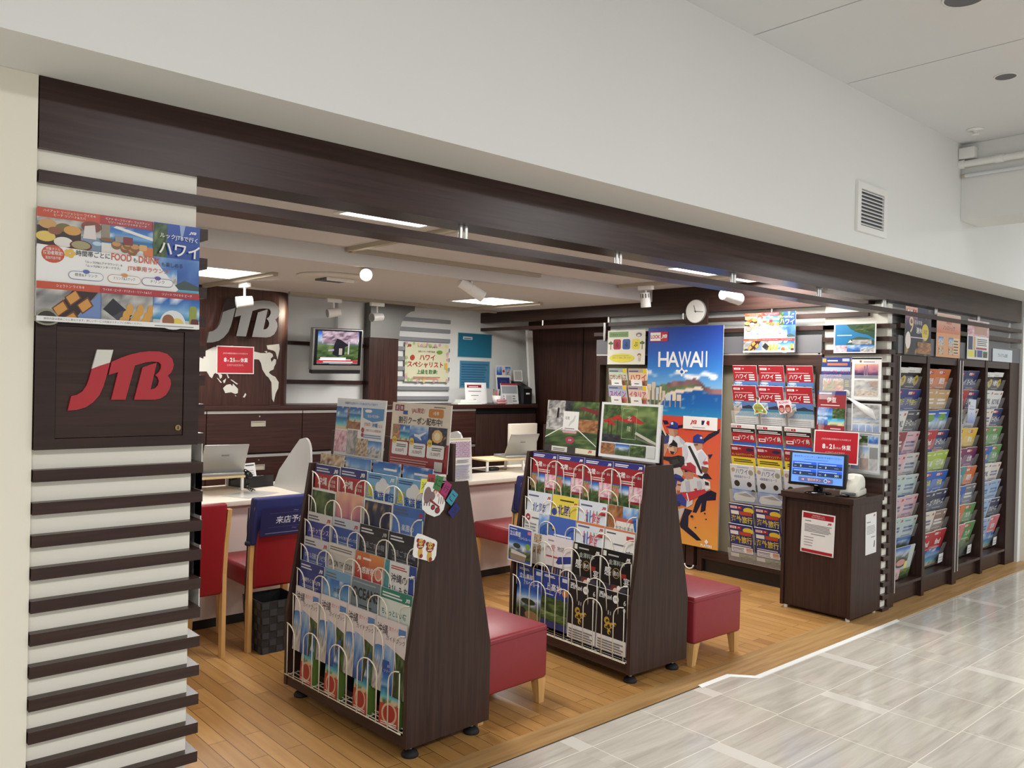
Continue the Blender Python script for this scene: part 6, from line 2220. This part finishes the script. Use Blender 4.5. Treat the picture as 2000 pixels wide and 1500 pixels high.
lf(a, 'red leaflet with a coast photo below the theme park leaflet', 2.872, 1.212, dx=-0.018, rz=-6, tl=-2)
a = Art(0.205, 0.20, 0.004, (226, 228, 230))
a.p(.05, .5, .95, .96, 'grey', 22, 10, 6).p(.05, .32, .95, .5, 'city', 32, 10, 4)
for k in range(4): a.p(.05 + k * .23, .05, .25 + k * .23, .28, 'blue', 60 + k, 5, 4)
lf(a, 'pale leaflet with a row of four small photos in the clear holder', 2.628, 1.207)
mb = MB()   # sheet that droops out of its holder
vs, fs = [], []
for i in range(9):
    t = i / 8
    for j in range(2):
        w = (1 - t) * 0.0 if j == 0 else 0.055 + 0.02 * math.sin(t * 3.1)
        vs.append((5.562 - 0.075 * math.sin(t * 2.6), 2.76 - 0.20 * t - (0.03 * t if j else 0), 1.444 - 0.075 * t * t - w * t * 1.25))
for i in range(8): fs.append((i * 2, i * 2 + 1, i * 2 + 3, i * 2 + 2))
mb.add(vs, fs, 0, True)
o = mb.build('curled_sheet', WPL)
sol = o.modifiers.new('s', 'SOLIDIFY')
sol.thickness = 0.001
tag(o, 'blank white sheet curling forward out of the clear holder', 'paper')
a = Art(0.212, 0.26, 0.005, (186, 34, 44))
a.r(0, .86, 1, 1, (40, 50, 140)).logo(.74, .88, .18, WH).t('温泉', .6, .62, .14, WH, bold=.02).ln(.1, .5, .9, .56, 1, WH).p(0, 0, 1, .46, 'sea', 44)
lf(a, 'red and blue leaflet mostly hidden behind the red closing notice', 2.862, 0.925)
a = Art(0.205, 0.275, 0.004, (206, 210, 214))
a.r(.06, .92, .14, .98, (190, 140, 70)).ln(.2, .93, .8, .96, 1, (120, 130, 130)).p(.05, .66, .6, .9, 'green', 61, 8, 6).e(.25, .84, .14, (230, 236, 240), .05).p(.62, .7, .95, .9, 'blue', 8)
for k in range(6): a.p(.05 + (k % 3) * .31, .34 - (k // 3) * .28, .33 + (k % 3) * .31, .62 - (k // 3) * .28, ('blue', 'city', 'dark', 'blue', 'autumn', 'grey')[k], k, 5, 4)
lf(a, 'grey hotel leaflet with many photos behind the ticket printer', 2.632, 0.94)


def d_closed(w=0.315, h=0.225):
    a = Art(w, h, 0.003, (246, 240, 238))
    a.r(.025, .035, .975, .965, (206, 28, 42)).t('JTB日本橋高島屋店からのお知らせ', .5, .70, .065, (246, 206, 206), w=.66).t('8', .23, .43, .15, WH, bold=.03).t('月', .3, .43, .07, WH).t('21', .41, .43, .15, WH, bold=.03).t('日(水)は', .54, .43, .075, WH, w=.15).t('休業', .73, .42, .16, WH, bold=.03, w=.2).t('とさせていただきます。', .5, .28, .07, (250, 220, 220), w=.44)
    return a


# ------------------------------------------------------------------ on the ticket kiosk
r = thing('monitor', 'small black touch monitor with a blue screen on the ticket kiosk', 'monitor', (5.27, 2.80, 0.7985), (0, 0, FACE_X + R(6)))
mb = MB()
mb.lathe([(0.0, 0), (0.085, 0), (0.088, 0.006), (0.07, 0.014), (0.02, 0.02), (0.0, 0.02)], n=28)
mb.rbox(-0.03, 0.0, 0.012, 0.03, 0.02, 0.10, 0.006)
mb.build('stand', BLACKG, r)
mb = MB()
mb.rbox(-0.195, -0.03, 0.045, 0.195, 0.008, 0.275, 0.006)
s_ = mb.build('housing', BLACK, r)
s_.rotation_euler = (R(-4), 0, 0)
a = Art(0.35, 0.195, 0.0006, (96, 150, 236), side=(20, 20, 20))
a.t('受付ボタンにタッチして番号札をお取りください', .5, .86, .07, (30, 50, 130), w=.92).ln(.24, .79, .78, .82, 1, (60, 90, 180))
for i in range(4):
    x, y = .02 + (i % 2) * .49, .50 - (i // 2) * .25
    a.r(x, y, x + .47, y + .22, (44, 90, 220)).r(x, y, x + .47, y + .13, (40, 56, 90)).ln(x + .03, y + .15, x + .4, y + .2, 1, (150, 180, 240)).t('0', x + .16, y + .03, .075, (220, 236, 220)).ln(x + .03, y + .05, x + .08, y + .09, 1, (150, 160, 180))
    if i == 3: a.t('501', x + .37, y + .03, .075, (210, 236, 190), w=.1)
    else: a.r(x + .32, y + .055, x + .4, y + .07, (140, 150, 170))
a.rr(.15, .04, .82, .19, (86, 96, 150), .02).t('受付ボタン', .46, .07, .09, (246, 170, 90), w=.3, bold=.02).e(.68, .115, .035, (200, 214, 246)).e(.68, .115, .025, (86, 96, 150)).g([(.2, .11), (.26, .15), (.26, .07)], (230, 150, 150)).g([(.78, .11), (.73, .15), (.73, .07)], (230, 150, 150))
a.build('screen', SCREEN, (0, -0.0306, 0.065), None, s_)
mb = MB()
mb.rbox(-0.012, -0.0315, 0.05, 0.012, -0.0302, 0.056, 0.0004, 1)
mb.build('badge', SILV, s_)
r = thing('ticket_printer', 'cream ticket printer beside the monitor on the ticket kiosk', 'printer', (5.40, 2.615, 0.7985), (0, 0, R(-90 + 12)))
mb = MB()
mb.rbox(-0.06, -0.12, 0, 0.06, 0.10, 0.045, 0.012, 3)
mb.build('base', mat('printer_base', (206, 204, 194), 0.45), r)
bm = bmesh.new()
bmesh.ops.create_uvsphere(bm, u_segments=24, v_segments=14, radius=1)
for v in bm.verts:
    x, y, z = v.co
    f = lambda q, p: math.copysign(abs(q) ** p, q)
    v.co = (f(x, .55) * 0.062, f(y, .6) * 0.115 - 0.01, max(f(z, .65) * 0.075, -0.02) + 0.0465 + 0.02 - (0.03 if y < -.4 else 0) * abs(y))
mb = MB()
mb.addbm(bm, 0, True)
mb.build('cover', mat('printer_cream', (226, 224, 212), 0.4), r)
mb = MB()
mb.rbox(-0.045, -0.132, 0.012, 0.045, -0.12, 0.03, 0.003)
mb.build('paper_slot', GREYP, r)
mb = MB()
mb.rbox(0, 0, 0, 0.11, 0.05, 0.018, 0.008)
mb.tube([(0.0, 0.02, 0.008), (-0.06, 0.05, 0.006), (-0.1, 0.04, 0.006)], 0.004)
tag(mb.build('cable_box', BLACK, loc=(5.245, 2.585, 0.7985)), 'small black adapter with cable in front of the ticket printer', 'adapter')
put('notice', d_closed().mesh('notice', GLOSS), 'red closing notice standing behind the monitor on the ticket kiosk', 'notice', (5.53, 2.815, 0.985), (R(-3), 0, FACE_X + R(4)))
mb = MB()
mb.box(0, 0, 0, 0.05, 0.12, 0.004)
mb.box(0.022, 0.055, 0.004, 0.028, 0.065, 0.25)
tag(mb.build('notice_stand', STEEL, loc=(5.52, 2.76, 0.7985)), 'thin stand holding the red closing notice on the kiosk', 'stand')
a = Art(0.235, 0.235 * 1.414 * 0.83, 0.0015, WH)
a.r(.04, .84, .96, .97, (190, 30, 46)).t('新型券売機 導入による', .5, .91, .028, WH, w=.6).t('受付方法の変更のお知らせ', .5, .865, .028, WH, w=.7).ln(.1, .77, .3, .8, 1, (80, 80, 80)).logo(.78, .74, .12, JRED)
a.ln(.1, .52, .92, .72, 6, (120, 118, 118), .4).ln(.3, .46, .8, .5, 1, (150, 150, 150), .5)
for k in range(4): a.ln(.1, .375 - k * .065, .4, .40 - k * .065, 1, (140, 140, 150), .6)
a.r(.04, .02, .96, .09, (190, 30, 46))
put('notice', a.mesh('notice', GLOSS), 'white notice with red bands taped on the wide front of the kiosk', 'notice', (5.2125, 2.765, 0.40), (0, R(1.5), FACE_X))
a = Art(0.155, 0.27, 0.0015, WH)
a.logo(.7, .9, .18, JRED).ln(.1, .78, .5, .82, 1, (110, 110, 110)).ln(.1, .5, .9, .72, 6, (130, 130, 130), .3).g([(.74, .16), (.8, .3), (.86, .32), (.84, .2), (.8, .14)], (50, 50, 56)).ln(.5, .4, .9, .44, 1, (140, 140, 140))
put('notice', a.mesh('notice', GLOSS), 'plain white notice taped on the narrow corridor side of the kiosk', 'notice', (5.47, 2.5195, 0.415), (0, R(-2), 0))

# ------------------------------------------------------------------ far brochure shelves: every brochure of the four columns
COLX = [(5.8415, 6.302), (6.350, 6.869), (6.9515, 7.457), (7.505, 8.0295)]
ROWZ = [1.663, 1.508, 1.353, 1.203, 1.043, 0.893, 0.742, 0.59, 0.437]
CN = {'black': (34, 32, 40), 'blue and yellow': (54, 66, 140), 'white': (226, 224, 220), 'dark grey': (84, 84, 92), 'violet-red': (150, 60, 70), 'pink': (220, 178, 186), 'pale grey': (204, 202, 200), 'pale teal': (186, 208, 206),
      'orange': (222, 116, 56), 'sand': (206, 164, 110), 'blue-green photo': (70, 150, 200), 'red': (200, 40, 50), 'navy': (44, 54, 110), 'lime green': (170, 200, 70), 'bright blue': (40, 100, 200), 'night blue': (60, 64, 96), 'brown': (150, 124, 110), 'cream': (226, 214, 200),
      'yellow': (232, 190, 60), 'purple': (120, 44, 100), 'teal': (60, 146, 156), 'green': (96, 156, 84), 'grey': (120, 122, 130), 'rose': (226, 120, 130), 'pale blue': (150, 186, 226)}
TABLE = [
    [('black', 'black'), ('blue and yellow', 'blue and yellow'), ('white', 'dark grey'), ('violet-red', 'pink'), ('pink', 'pale grey'), ('pale teal', 'pale teal'), ('pink', 'pink'), ('pale teal', 'pale teal')],
    [('orange', 'orange'), ('sand', 'sand'), ('blue-green photo', 'blue-green photo'), ('red', 'navy'), ('lime green', 'lime green'), ('bright blue', 'bright blue'), ('night blue', 'night blue'), ('cream', 'brown'), ('red', 'red')],
    [('navy', 'navy'), ('red', 'navy'), ('white', 'pale grey'), ('yellow', 'yellow'), ('purple', 'purple'), ('teal', 'orange'), ('bright blue', 'grey'), ('orange', 'green'), ('rose', 'green')],
    [('black', 'black'), ('white', 'white'), ('cream', 'navy'), ('green', 'green'), ('bright blue', 'green'), ('white', 'cream'), ('pale blue', 'pale blue'), ('pale blue', 'night blue'), ('pale blue', 'rose')],
]
KN = {'black': 'night', 'blue and yellow': 'blue', 'white': 'sea', 'dark grey': 'grey', 'violet-red': 'city', 'pink': 'pink', 'pale grey': 'grey', 'pale teal': 'mount', 'orange': 'autumn', 'sand': 'autumn', 'blue-green photo': 'mount', 'red': 'sea', 'navy': 'dusk', 'lime green': 'garden',
      'bright blue': 'sea', 'night blue': 'dark', 'brown': 'food', 'cream': 'grey', 'yellow': 'autumn', 'purple': 'pink', 'teal': 'sea', 'green': 'garden', 'grey': 'grey', 'rose': 'sea', 'pale blue': 'blue'}
TT = {'black': '9連休', 'blue and yellow': '海外旅行', 'orange': '関西', 'red': 'find', 'navy': 'ヨーロッパ', 'purple': '北陸', 'yellow': '東北', 'teal': '四国', 'green': '九州', 'bright blue': '沖縄', 'lime green': '北海道', 'white': 'ROYAL', 'dark grey': 'ヨーロッパ', 'night blue': 'クルーズ', 'rose': '温泉'}
CNAME = ['first column from the kiosk', 'second column from the kiosk', 'third column from the kiosk', 'fourth column, beside the white wall']


def d_far(name, s, tall):
    c = CN[name]
    h = A4H
    a = Art(0.218, h, 0.009, c)
    lt = sum(c) > 500
    ink = (70, 90, 150) if lt else WH
    if name == 'white': ink = (60, 70, 110)
    if name == 'blue-green photo':
        a.p(0, 0, 1, 1, 'mount', s, 10, 12).e(.5, .8, .3, (110, 170, 70), .1).ln(.1, .9, .9, .96, 1, WH)
        return a
    if name == 'black': a.r(0, .87, 1, 1, (230, 228, 222))
    if name in ('red', 'navy', 'purple', 'yellow', 'teal', 'orange', 'green', 'bright blue', 'rose', 'blue and yellow', 'violet-red'): a.look(.06, .87, .5, .08)
    else: a.ln(.08, .9, .6, .95, 1, mixc(ink, c, .3)).logo(.74, .88, .16, JRED if lt else WH)
    t = TT.get(name)
    if t: a.t(t, .44 if name == 'black' else .5, .6, .16, (240, 220, 60) if name in ('bright blue', 'blue and yellow') else ink, w=.6 if name == 'black' else .8, bold=.03)
    else: a.ln(.12, .62, .88, .8, 2, mixc(ink, c, .2), .6)
    if name == 'black': a.e(.8, .68, .18, (206, 176, 60)).t('旅', .8, .64, .1, (50, 40, 30))
    a.ln(.1, .5, .86, .56, 1, mixc(ink, c, .4)).p(0, 0, 1, .48, KN[name], s, 8, 8)
    return a


cache = {}
tl = 16
for ci, col in enumerate(TABLE):
    xa, xb = COLX[ci]
    for ri, pair in enumerate(col):
        zt = ROWZ[ri]
        for k, nm in enumerate(pair):
            if nm not in cache: cache[nm] = d_far(nm, len(cache) * 7 + 3, False).mesh('cover')
            x = (xa + xb) / 2 + (-0.112 if k == 0 else 0.112)
            put('travel_brochure', cache[nm], '%s brochure, %s of the %s row, %s' % (nm, ('left', 'right')[k], ORD[ri], CNAME[ci]), 'brochure',
                (x, 2.553 + math.sin(R(tl)) * A4H + 0.004 * k, zt - A4H * math.cos(R(tl)) + 0.004 * ((ri + k) % 2)), (R(tl), 0, 0))
# extras in the far shelves
a = Art(0.155, 0.19, 0.0015, (206, 214, 232))
a.r(0, 0, 1, .5, (90, 120, 200), (200, 212, 234)).ln(.2, .7, .86, .74, 1, (200, 110, 140)).r(.06, .76, .2, .88, (30, 34, 60)).ln(.14, .56, .9, .62, 2, (110, 120, 160)).r(.48, .36, .52, .44, (40, 50, 110))
put('sheet', a.mesh('sheet', GLOSS), 'pale blue sheet hanging over the second row in the third column of the far shelves', 'sheet', (7.145, 2.518, 1.250), (R(2), R(3), 0))
a = Art(0.32, 0.25, 0.006, (190, 206, 206))
a.p(0, .45, .75, 1, 'mount', 66, 8, 8).e(.42, .52, .3, (50, 50, 90), .16).e(.42, .52, .22, (220, 150, 130), .1).p(.05, 0, .5, .36, 'pink', 12).e(.7, .4, .08, (236, 230, 120), .14).p(.5, 0, 1, .3, 'garden', 22)
put('leaflet', a.mesh('leaflet', GLOSS), 'large food leaflet at the foot of the column beside the kiosk', 'leaflet', (6.045, 2.585, 0.150), (R(12), 0, 0))
for x, z, w, nm in ((6.79, 0.2, .1, 'second'), (7.37, 0.2, .1, 'third'), (7.95, 0.2, .1, 'fourth')):
    put('card', Art(w, .07, .002, WH, side=WH).ln(.1, .2, .9, .8, 2, (190, 190, 190)).mesh('card'), 'small white card at the foot of the %s column of the far shelves' % nm, 'card', (x, 2.585, 0.175), (R(6), 0, R(4)))


def d_p9():
    a = Art(0.432, 0.335, 0.003, (70, 60, 110))
    a.p(0, 0, 1, 1, 'night', 71, 14, 12).p(0, .5, .45, 1, 'dusk', 5).g([(.62, .56), (.74, .9), (.86, .56)], (40, 36, 50)).t('9', .22, .46, .34, (236, 206, 140), bold=.0).t('連休', .52, .46, .13, (240, 236, 236), w=.3, bold=.03).t('年末年始', .48, .64, .1, (230, 226, 236), w=.3).e(.76, .5, .14, (226, 196, 50)).t('決定', .76, .46, .1, (70, 60, 30), w=.16).look(.05, .88, .34, .07)
    a.p(.46, .04, 1, .28, 'autumn', 9).e(.1, .3, .1, (240, 230, 220), .18).ln(.2, .36, .85, .4, 1, (220, 210, 230))
    return a


def d_porange():
    a = Art(0.447, 0.325, 0.003, (232, 160, 106))
    a.r(0, .55, 1, 1, (224, 120, 80), (236, 200, 180))
    a.t('ノンストップ', .5, .62, .11, (70, 60, 60), w=.56, bold=.03).t('関西', .5, .76, .14, (206, 60, 50), w=.4, bold=.04)
    for x in (.08, .5): a.p(x, .26, x + .2, .46, 'city', 7).p(x, .06, x + .2, .22, 'food', 7)
    a.r(.7, .08, .95, .46, (240, 206, 160)).ln(.72, .1, .93, .44, 5, (120, 80, 60))
    return a


def d_pblue():
    a = Art(0.455, 0.31, 0.003, (232, 232, 230))
    a.p(0, .6, 1, 1, 'pink', 14).r(.3, .64, .9, .96, (196, 150, 130)).r(.04, .24, .24, .58, (40, 50, 110)).r(.28, .24, .36, .58, (226, 170, 90)).r(.4, .34, .96, .58, WH).ln(.44, .36, .92, .56, 4, (90, 90, 90), .5).r(.4, .26, .9, .31, (190, 40, 70)).r(.04, .06, .3, .22, (236, 226, 60)).r(.46, .06, .7, .24, (50, 70, 150)).r(.34, .06, .42, .24, (90, 100, 60)).p(.74, .06, .94, .22, 'green', 5)
    return a


put('poster', d_p9().mesh('poster', GLOSS), 'purple night-city poster with a yellow disc above the first far column', 'poster', (6.091, 2.5075, 1.752), (0, 0, 0))
put('poster', d_porange().mesh('poster', GLOSS), 'orange poster above the second far column', 'poster', (6.631, 2.5075, 1.755), (0, 0, 0))
put('poster', d_pblue().mesh('poster', GLOSS), 'white poster with a navy column and yellow square above the third far column', 'poster', (7.228, 2.5075, 1.758), (0, 0, 0))
put('sign', Art(0.462, 0.105, 0.003, (206, 214, 222)).t('プレミアムな旅', .5, .36, .3, (70, 74, 84), w=.62, bold=.02).mesh('sign'), 'pale sign plate above the fourth far column beside the white wall', 'sign', (7.805, 2.514, 1.757), (0, 0, 0))

# ------------------------------------------------------------------ television
r = thing('television', 'silver-framed television tilted down on the back wall, showing a blossom tree', 'television', (3.785, 6.62, 1.556), (R(7), R(-1.0), R(-3)))
mb = MB()
mb.rbox(-0.243, -0.03, 0, 0.243, 0.04, 0.372, 0.008)
h_ = mb.build('housing', SILV, r)
MB().box(-0.228, -0.0315, 0.045, 0.228, -0.0302, 0.36).build('bezel', BLACKG, h_)
a = Art(0.40, 0.29, 0.0006, (90, 110, 120), side=(10, 10, 10))
a.p(0, .3, 1, 1, 'mount', 4, 10, 8).p(.1, .62, .98, 1, 'pinktree', 5, 16, 8).p(0, .1, 1, .45, 'green', 6, 12, 6).g([(.36, .3), (.4, .6), (.46, .78), (.56, .74), (.76, .58), (.66, .52), (.66, .28), (.5, .22)], (24, 22, 36)).r(.74, .3, .77, .7, (196, 190, 200)).g([(.26, .44), (.4, .46), (.4, .4), (.26, .38)], (150, 150, 166)).r(.08, .1, .7, .2, (206, 214, 220)).r(0, .03, 1, .11, (190, 34, 50)).ln(.15, .045, .9, .095, 1, WH).ln(.3, .0, .9, .025, 1, (200, 200, 200)).r(.52, .28, .6, .48, (170, 160, 150)).ln(.05, .12, .9, .16, 1, (240, 240, 250))
a.build('screen', SCREEN, (0, -0.0316, 0.058), None, h_)
MB().box(-0.235, -0.026, -0.03, 0.235, 0.03, -0.0005).build('speaker_bar', BLACK, h_)
mb = MB()
mb.box(-0.03, 0.0405, 0.12, 0.03, 0.20, 0.24)
mb.build('bracket', BLACK, r)
mb = MB()
mb.box(3.905, 6.80, 1.93, 3.955, 6.849, 2.199)
mb.box(3.955, 6.835, 1.93, 4.19, 6.849, 2.199)
tag(mb.build('cable_cover', WPL), 'white cable cover running from the television up to the ceiling', 'cover')

# notices on the back wall
put('notice', d_closed().mesh('notice', GLOSS), 'red closing notice taped over the world map', 'notice', (2.828, 6.540, 1.502), (0, R(-0.5), 0))


def d_special():
    a = Art(0.535, 0.385, 0.003, (232, 230, 192))
    for i in range(26): a.e(hsh(i, 1, 3), (.04 if i % 2 else .96) + .07 * (hsh(i, 2, 3) - .5), .03, ((226, 170, 190), (170, 206, 130), (240, 214, 150))[i % 3])
    for i in range(14): a.e((.03 if i % 2 else .97), hsh(i, 5, 3), .03, ((226, 170, 190), (170, 206, 130), (240, 200, 160))[i % 3])
    a.logo(.04, .88, .09, JRED).t('ハワイに行くならJTBで!', .5, .87, .065, (80, 60, 60), w=.6).t('当店スタッフ専門資格', .48, .76, .05, (110, 90, 70), w=.5).e(.78, .78, .07, (120, 170, 60), .05).t('ハワイ', .5, .56, .15, (200, 50, 44), w=.46, bold=.03).t('スペシャリスト', .46, .37, .15, (200, 50, 44), w=.84, bold=.03).r(.9, .34, .97, .5, (236, 190, 70)).t('上級を取得!', .5, .2, .12, (70, 140, 80), w=.6, bold=.02).ln(.18, .07, .82, .15, 2, (220, 120, 110)).e(.16, .62, .05, (206, 70, 60))
    return a


put('notice', d_special().mesh('notice', GLOSS), 'pale yellow flower-edged notice on the grey slats of the back wall', 'notice', (4.935, 6.818, 1.462), (0, 0, 0))
a = Art(0.47, 0.262, 0.004, (206, 222, 226))
a.r(.015, .025, .985, .975, (40, 134, 168), (34, 120, 156)).r(.15, .72, .42, .84, (206, 216, 220)).ln(.18, .75, .38, .81, 1, (90, 100, 110))
put('poster', a.mesh('poster', GLOSS), 'plain teal poster, upper of two on the back wall at the right', 'poster', (5.572, 6.845, 1.722), (0, 0, 0))
a = Art(0.415, 0.29, 0.004, (196, 216, 226))
a.r(.015, .02, .985, .98, (76, 150, 190)).ln(.06, .1, .94, .92, 9, (54, 116, 160), .6)
put('poster', a.mesh('poster', GLOSS), 'teal poster full of small print, lower of two on the back wall', 'poster', (5.577, 6.845, 1.403), (0, 0, 0))

# ------------------------------------------------------------------ things on the back worktop
ZT = 1.2505


def stand_notice(x, y, label, rz):
    a = Art(0.255, 0.215, 0.004, WH)
    a.r(.1, .76, .84, .9, (150, 40, 50)).ln(.2, .79, .74, .87, 1, (240, 210, 210)).ln(.16, .58, .84, .64, 1, (110, 110, 110)).ln(.3, .38, .7, .44, 1, (120, 120, 120)).ln(.4, .2, .56, .25, 1, (180, 60, 60))
    put('notice', a.mesh('notice'), label, 'notice', (x, y, ZT), (R(-6), 0, R(rz)))


stand_notice(5.33, 6.52, 'white notice with a red heading standing at the right of the back worktop', 0)
stand_notice(5.42, 6.60, 'white notice half hidden behind another on the back worktop', 0)
r = thing('pen_cup', 'small white cup holding coloured pens on the back worktop', 'cup', (5.62, 6.53, ZT))
mb = MB()
mb.lathe([(0.0, 0), (0.044, 0), (0.05, 0.085), (0.046, 0.085), (0.041, 0.006), (0.0, 0.006)], n=24)
mb.build('cup', WPL, r)
for i, c in enumerate(((60, 130, 70), (200, 60, 60), (40, 60, 130), (206, 150, 60), (220, 120, 150), (40, 40, 44))):
    mb = MB()
    t = i * 1.05
    mb.cyl((0.02 * math.cos(t), 0.02 * math.sin(t), 0.008), (0.036 * math.cos(t), 0.036 * math.sin(t), 0.135 + 0.008 * (i % 3)), 0.0045, n=8)
    mb.build('pen', mat('pen_%d' % i, c, 0.4), r)
mb = MB()
mb.rbox(-0.06, -0.02, 0, 0.06, 0.02, 0.025, 0.008)
mb.rbox(-0.055, -0.018, 0.0255, 0.055, 0.018, 0.05, 0.008)
tag(mb.build('pencil_case', [mat('dusty_pink', (196, 140, 144), 0.6)], loc=(5.615, 6.445, ZT)), 'dusty pink case in front of the pen cup on the back worktop', 'case')


def std(w, h, fn_, label, x, y, rz=0, tl=-8, nm='booklet', th=.006, z=ZT):
    a = Art(w, h, th, WH)
    fn_(a)
    put(nm, a.mesh('booklet'), label, nm, (x, y, z), (R(tl), 0, R(rz)))


std(.215, .30, lambda a: a.r(.05, .5, .95, .92, (44, 60, 130)).r(.3, .58, .7, .8, (90, 110, 170)).r(.34, .6, .66, .78, (44, 60, 130)).ln(.1, .1, .9, .4, 5, (190, 190, 196)), 'dark blue and white booklet leaning at the right of the back worktop', 5.80, 6.60, 6)
std(.25, .215, lambda a: a.r(0, .9, 1, 1, (196, 60, 70)).r(.05, .5, .95, .86, (170, 176, 186)).ln(.1, .1, .9, .46, 3, (150, 150, 156)), 'grey booklet with a red top edge beside the pen cup', 5.785, 6.50, 4)
std(.13, .10, lambda a: a.r(.1, .1, .9, .9, (216, 216, 214)), 'small blank white card frame in front of the grey booklet', 5.72, 6.44, 14, nm='blank_card', th=.01)
std(.22, .40, lambda a: a.p(.05, .72, .4, .97, 'blue', 4).p(.6, .72, .95, .97, 'city', 5).r(.42, .72, .58, .97, (236, 220, 224)).e(.5, .85, .07, (200, 60, 90)).r(.04, .3, .96, .62, (180, 40, 60)).r(.3, .2, .96, .5, (120, 40, 70)), 'tall white and red brochure at the back of the worktop, behind the black file box', 5.86, 6.69, 0, tl=-3, nm='brochure')
mb = MB()
mb.add([(-0.055, -0.11, 0), (0.055, -0.11, 0), (0.055, 0.11, 0), (-0.055, 0.11, 0), (-0.055, -0.11, 0.16), (0.055, -0.11, 0.16), (0.055, 0.11, 0.24), (-0.055, 0.11, 0.24)], [(0, 3, 2, 1), (4, 5, 6, 7), (0, 1, 5, 4), (2, 3, 7, 6), (1, 2, 6, 5), (0, 4, 7, 3)])
mb.rbox(-0.025, -0.114, 0.10, 0.025, -0.1102, 0.116, 0.001, 1, 1)
tag(mb.build('file_box', [BLACK, WPL], loc=(5.985, 6.555, ZT), rot=(0, 0, R(-4))), 'black magazine file box at the right end of the back worktop', 'file box')
std(.12, .12, lambda a: a.r(.1, .1, .9, .9, (196, 194, 190)), 'grey card standing on its corner in the black file box', 6.0, 6.62, 0, nm='card', z=ZT + 0.235)
mb = MB()
mb.box(-0.16, -0.05, 0, 0.16, 0.05, 0.012)
mb.box(-0.13, -0.045, 0.0125, 0.15, 0.05, 0.024, 1)
mb.box(-0.12, -0.04, 0.0245, 0.1, 0.045, 0.045)
tag(mb.build('paper_stack', [WPL, mat('pale_green_sheet', (206, 222, 206), 0.4)], loc=(5.17, 6.46, ZT), rot=(0, 0, R(4))), 'low stack of white and pale green papers on the back worktop', 'paper')

# ------------------------------------------------------------------ papers on the desk
a = Art(0.225, 0.318, 0.006, (240, 238, 228))
a.r(0, .0, .0, .0, WH).r(.06, .95, .94, .98, (206, 200, 140))
for i in range(9):
    for j in range(8): a.r(.12 + i * .092, .56 + j * .046, .195 + i * .092, .595 + j * .046, ((206, 170, 200), (196, 150, 190))[(i + j) % 2])
a.r(.06, .44, .28, .52, (240, 206, 120)).ln(.34, .44, .9, .52, 2, (170, 170, 180)).ln(.06, .06, .92, .4, 9, (170, 174, 200), .5)
put('leaflet', a.mesh('leaflet'), 'stand-up leaflet with a pink price calendar on the desk behind the first rack', 'leaflet', (3.80, 4.800, 0.7555), (R(-4), 0, R(2)))
a = Art(0.13, 0.318, 0.006, (240, 232, 200))
a.r(0, .74, 1, .94, (240, 206, 90)).e(.5, .6, .3, (80, 90, 130)).ln(.1, .1, .9, .5, 5, (120, 150, 200))
put('leaflet', a.mesh('leaflet'), 'cream and yellow folded half of the stand-up leaflet on the desk', 'leaflet', (3.628, 4.835, 0.7555), (R(-4), 0, R(-24)))
mb = MB()
mb.box(-0.15, -0.105, 0, 0.15, 0.105, 0.0015)
tag(mb.build('desk_mat', mat('clear_grey_mat', (206, 204, 200), 0.2), loc=(2.27, 4.98, 0.7555), rot=(0, 0, R(28))), 'thin pale document mat on the desk in front of the left laptop', 'mat')
a = Art(0.10, 0.14, 0.01, WH)
a.r(.1, .86, .9, .92, (40, 40, 40)).ln(.1, .2, .9, .7, 5, (190, 190, 196))
put('desk_calendar', a.mesh('calendar'), 'small white desk calendar beside the curved divider', 'calendar', (2.50, 5.47, 0.7555), (R(-12), 0, R(20)))
# leaflets in a clear holder on the inner side of the slatted pillar
for k, (z, c) in enumerate(((1.20, (214, 200, 200)), (1.12, (196, 196, 214)), (1.03, (214, 210, 200)), (0.93, (196, 206, 226)), (0.84, (226, 222, 220)))):
    a = Art(0.2, 0.15, 0.003, c)
    a.p(.05, .1, .95, .7, 'grey', k)
    put('leaflet', a.mesh('leaflet'), 'leaflet edge in the clear holder on the pillar, %s from the top' % ORD[k].replace('top', 'first'), 'leaflet', (1.0035, 2.65, z - 0.04), (0, 0, R(90)))
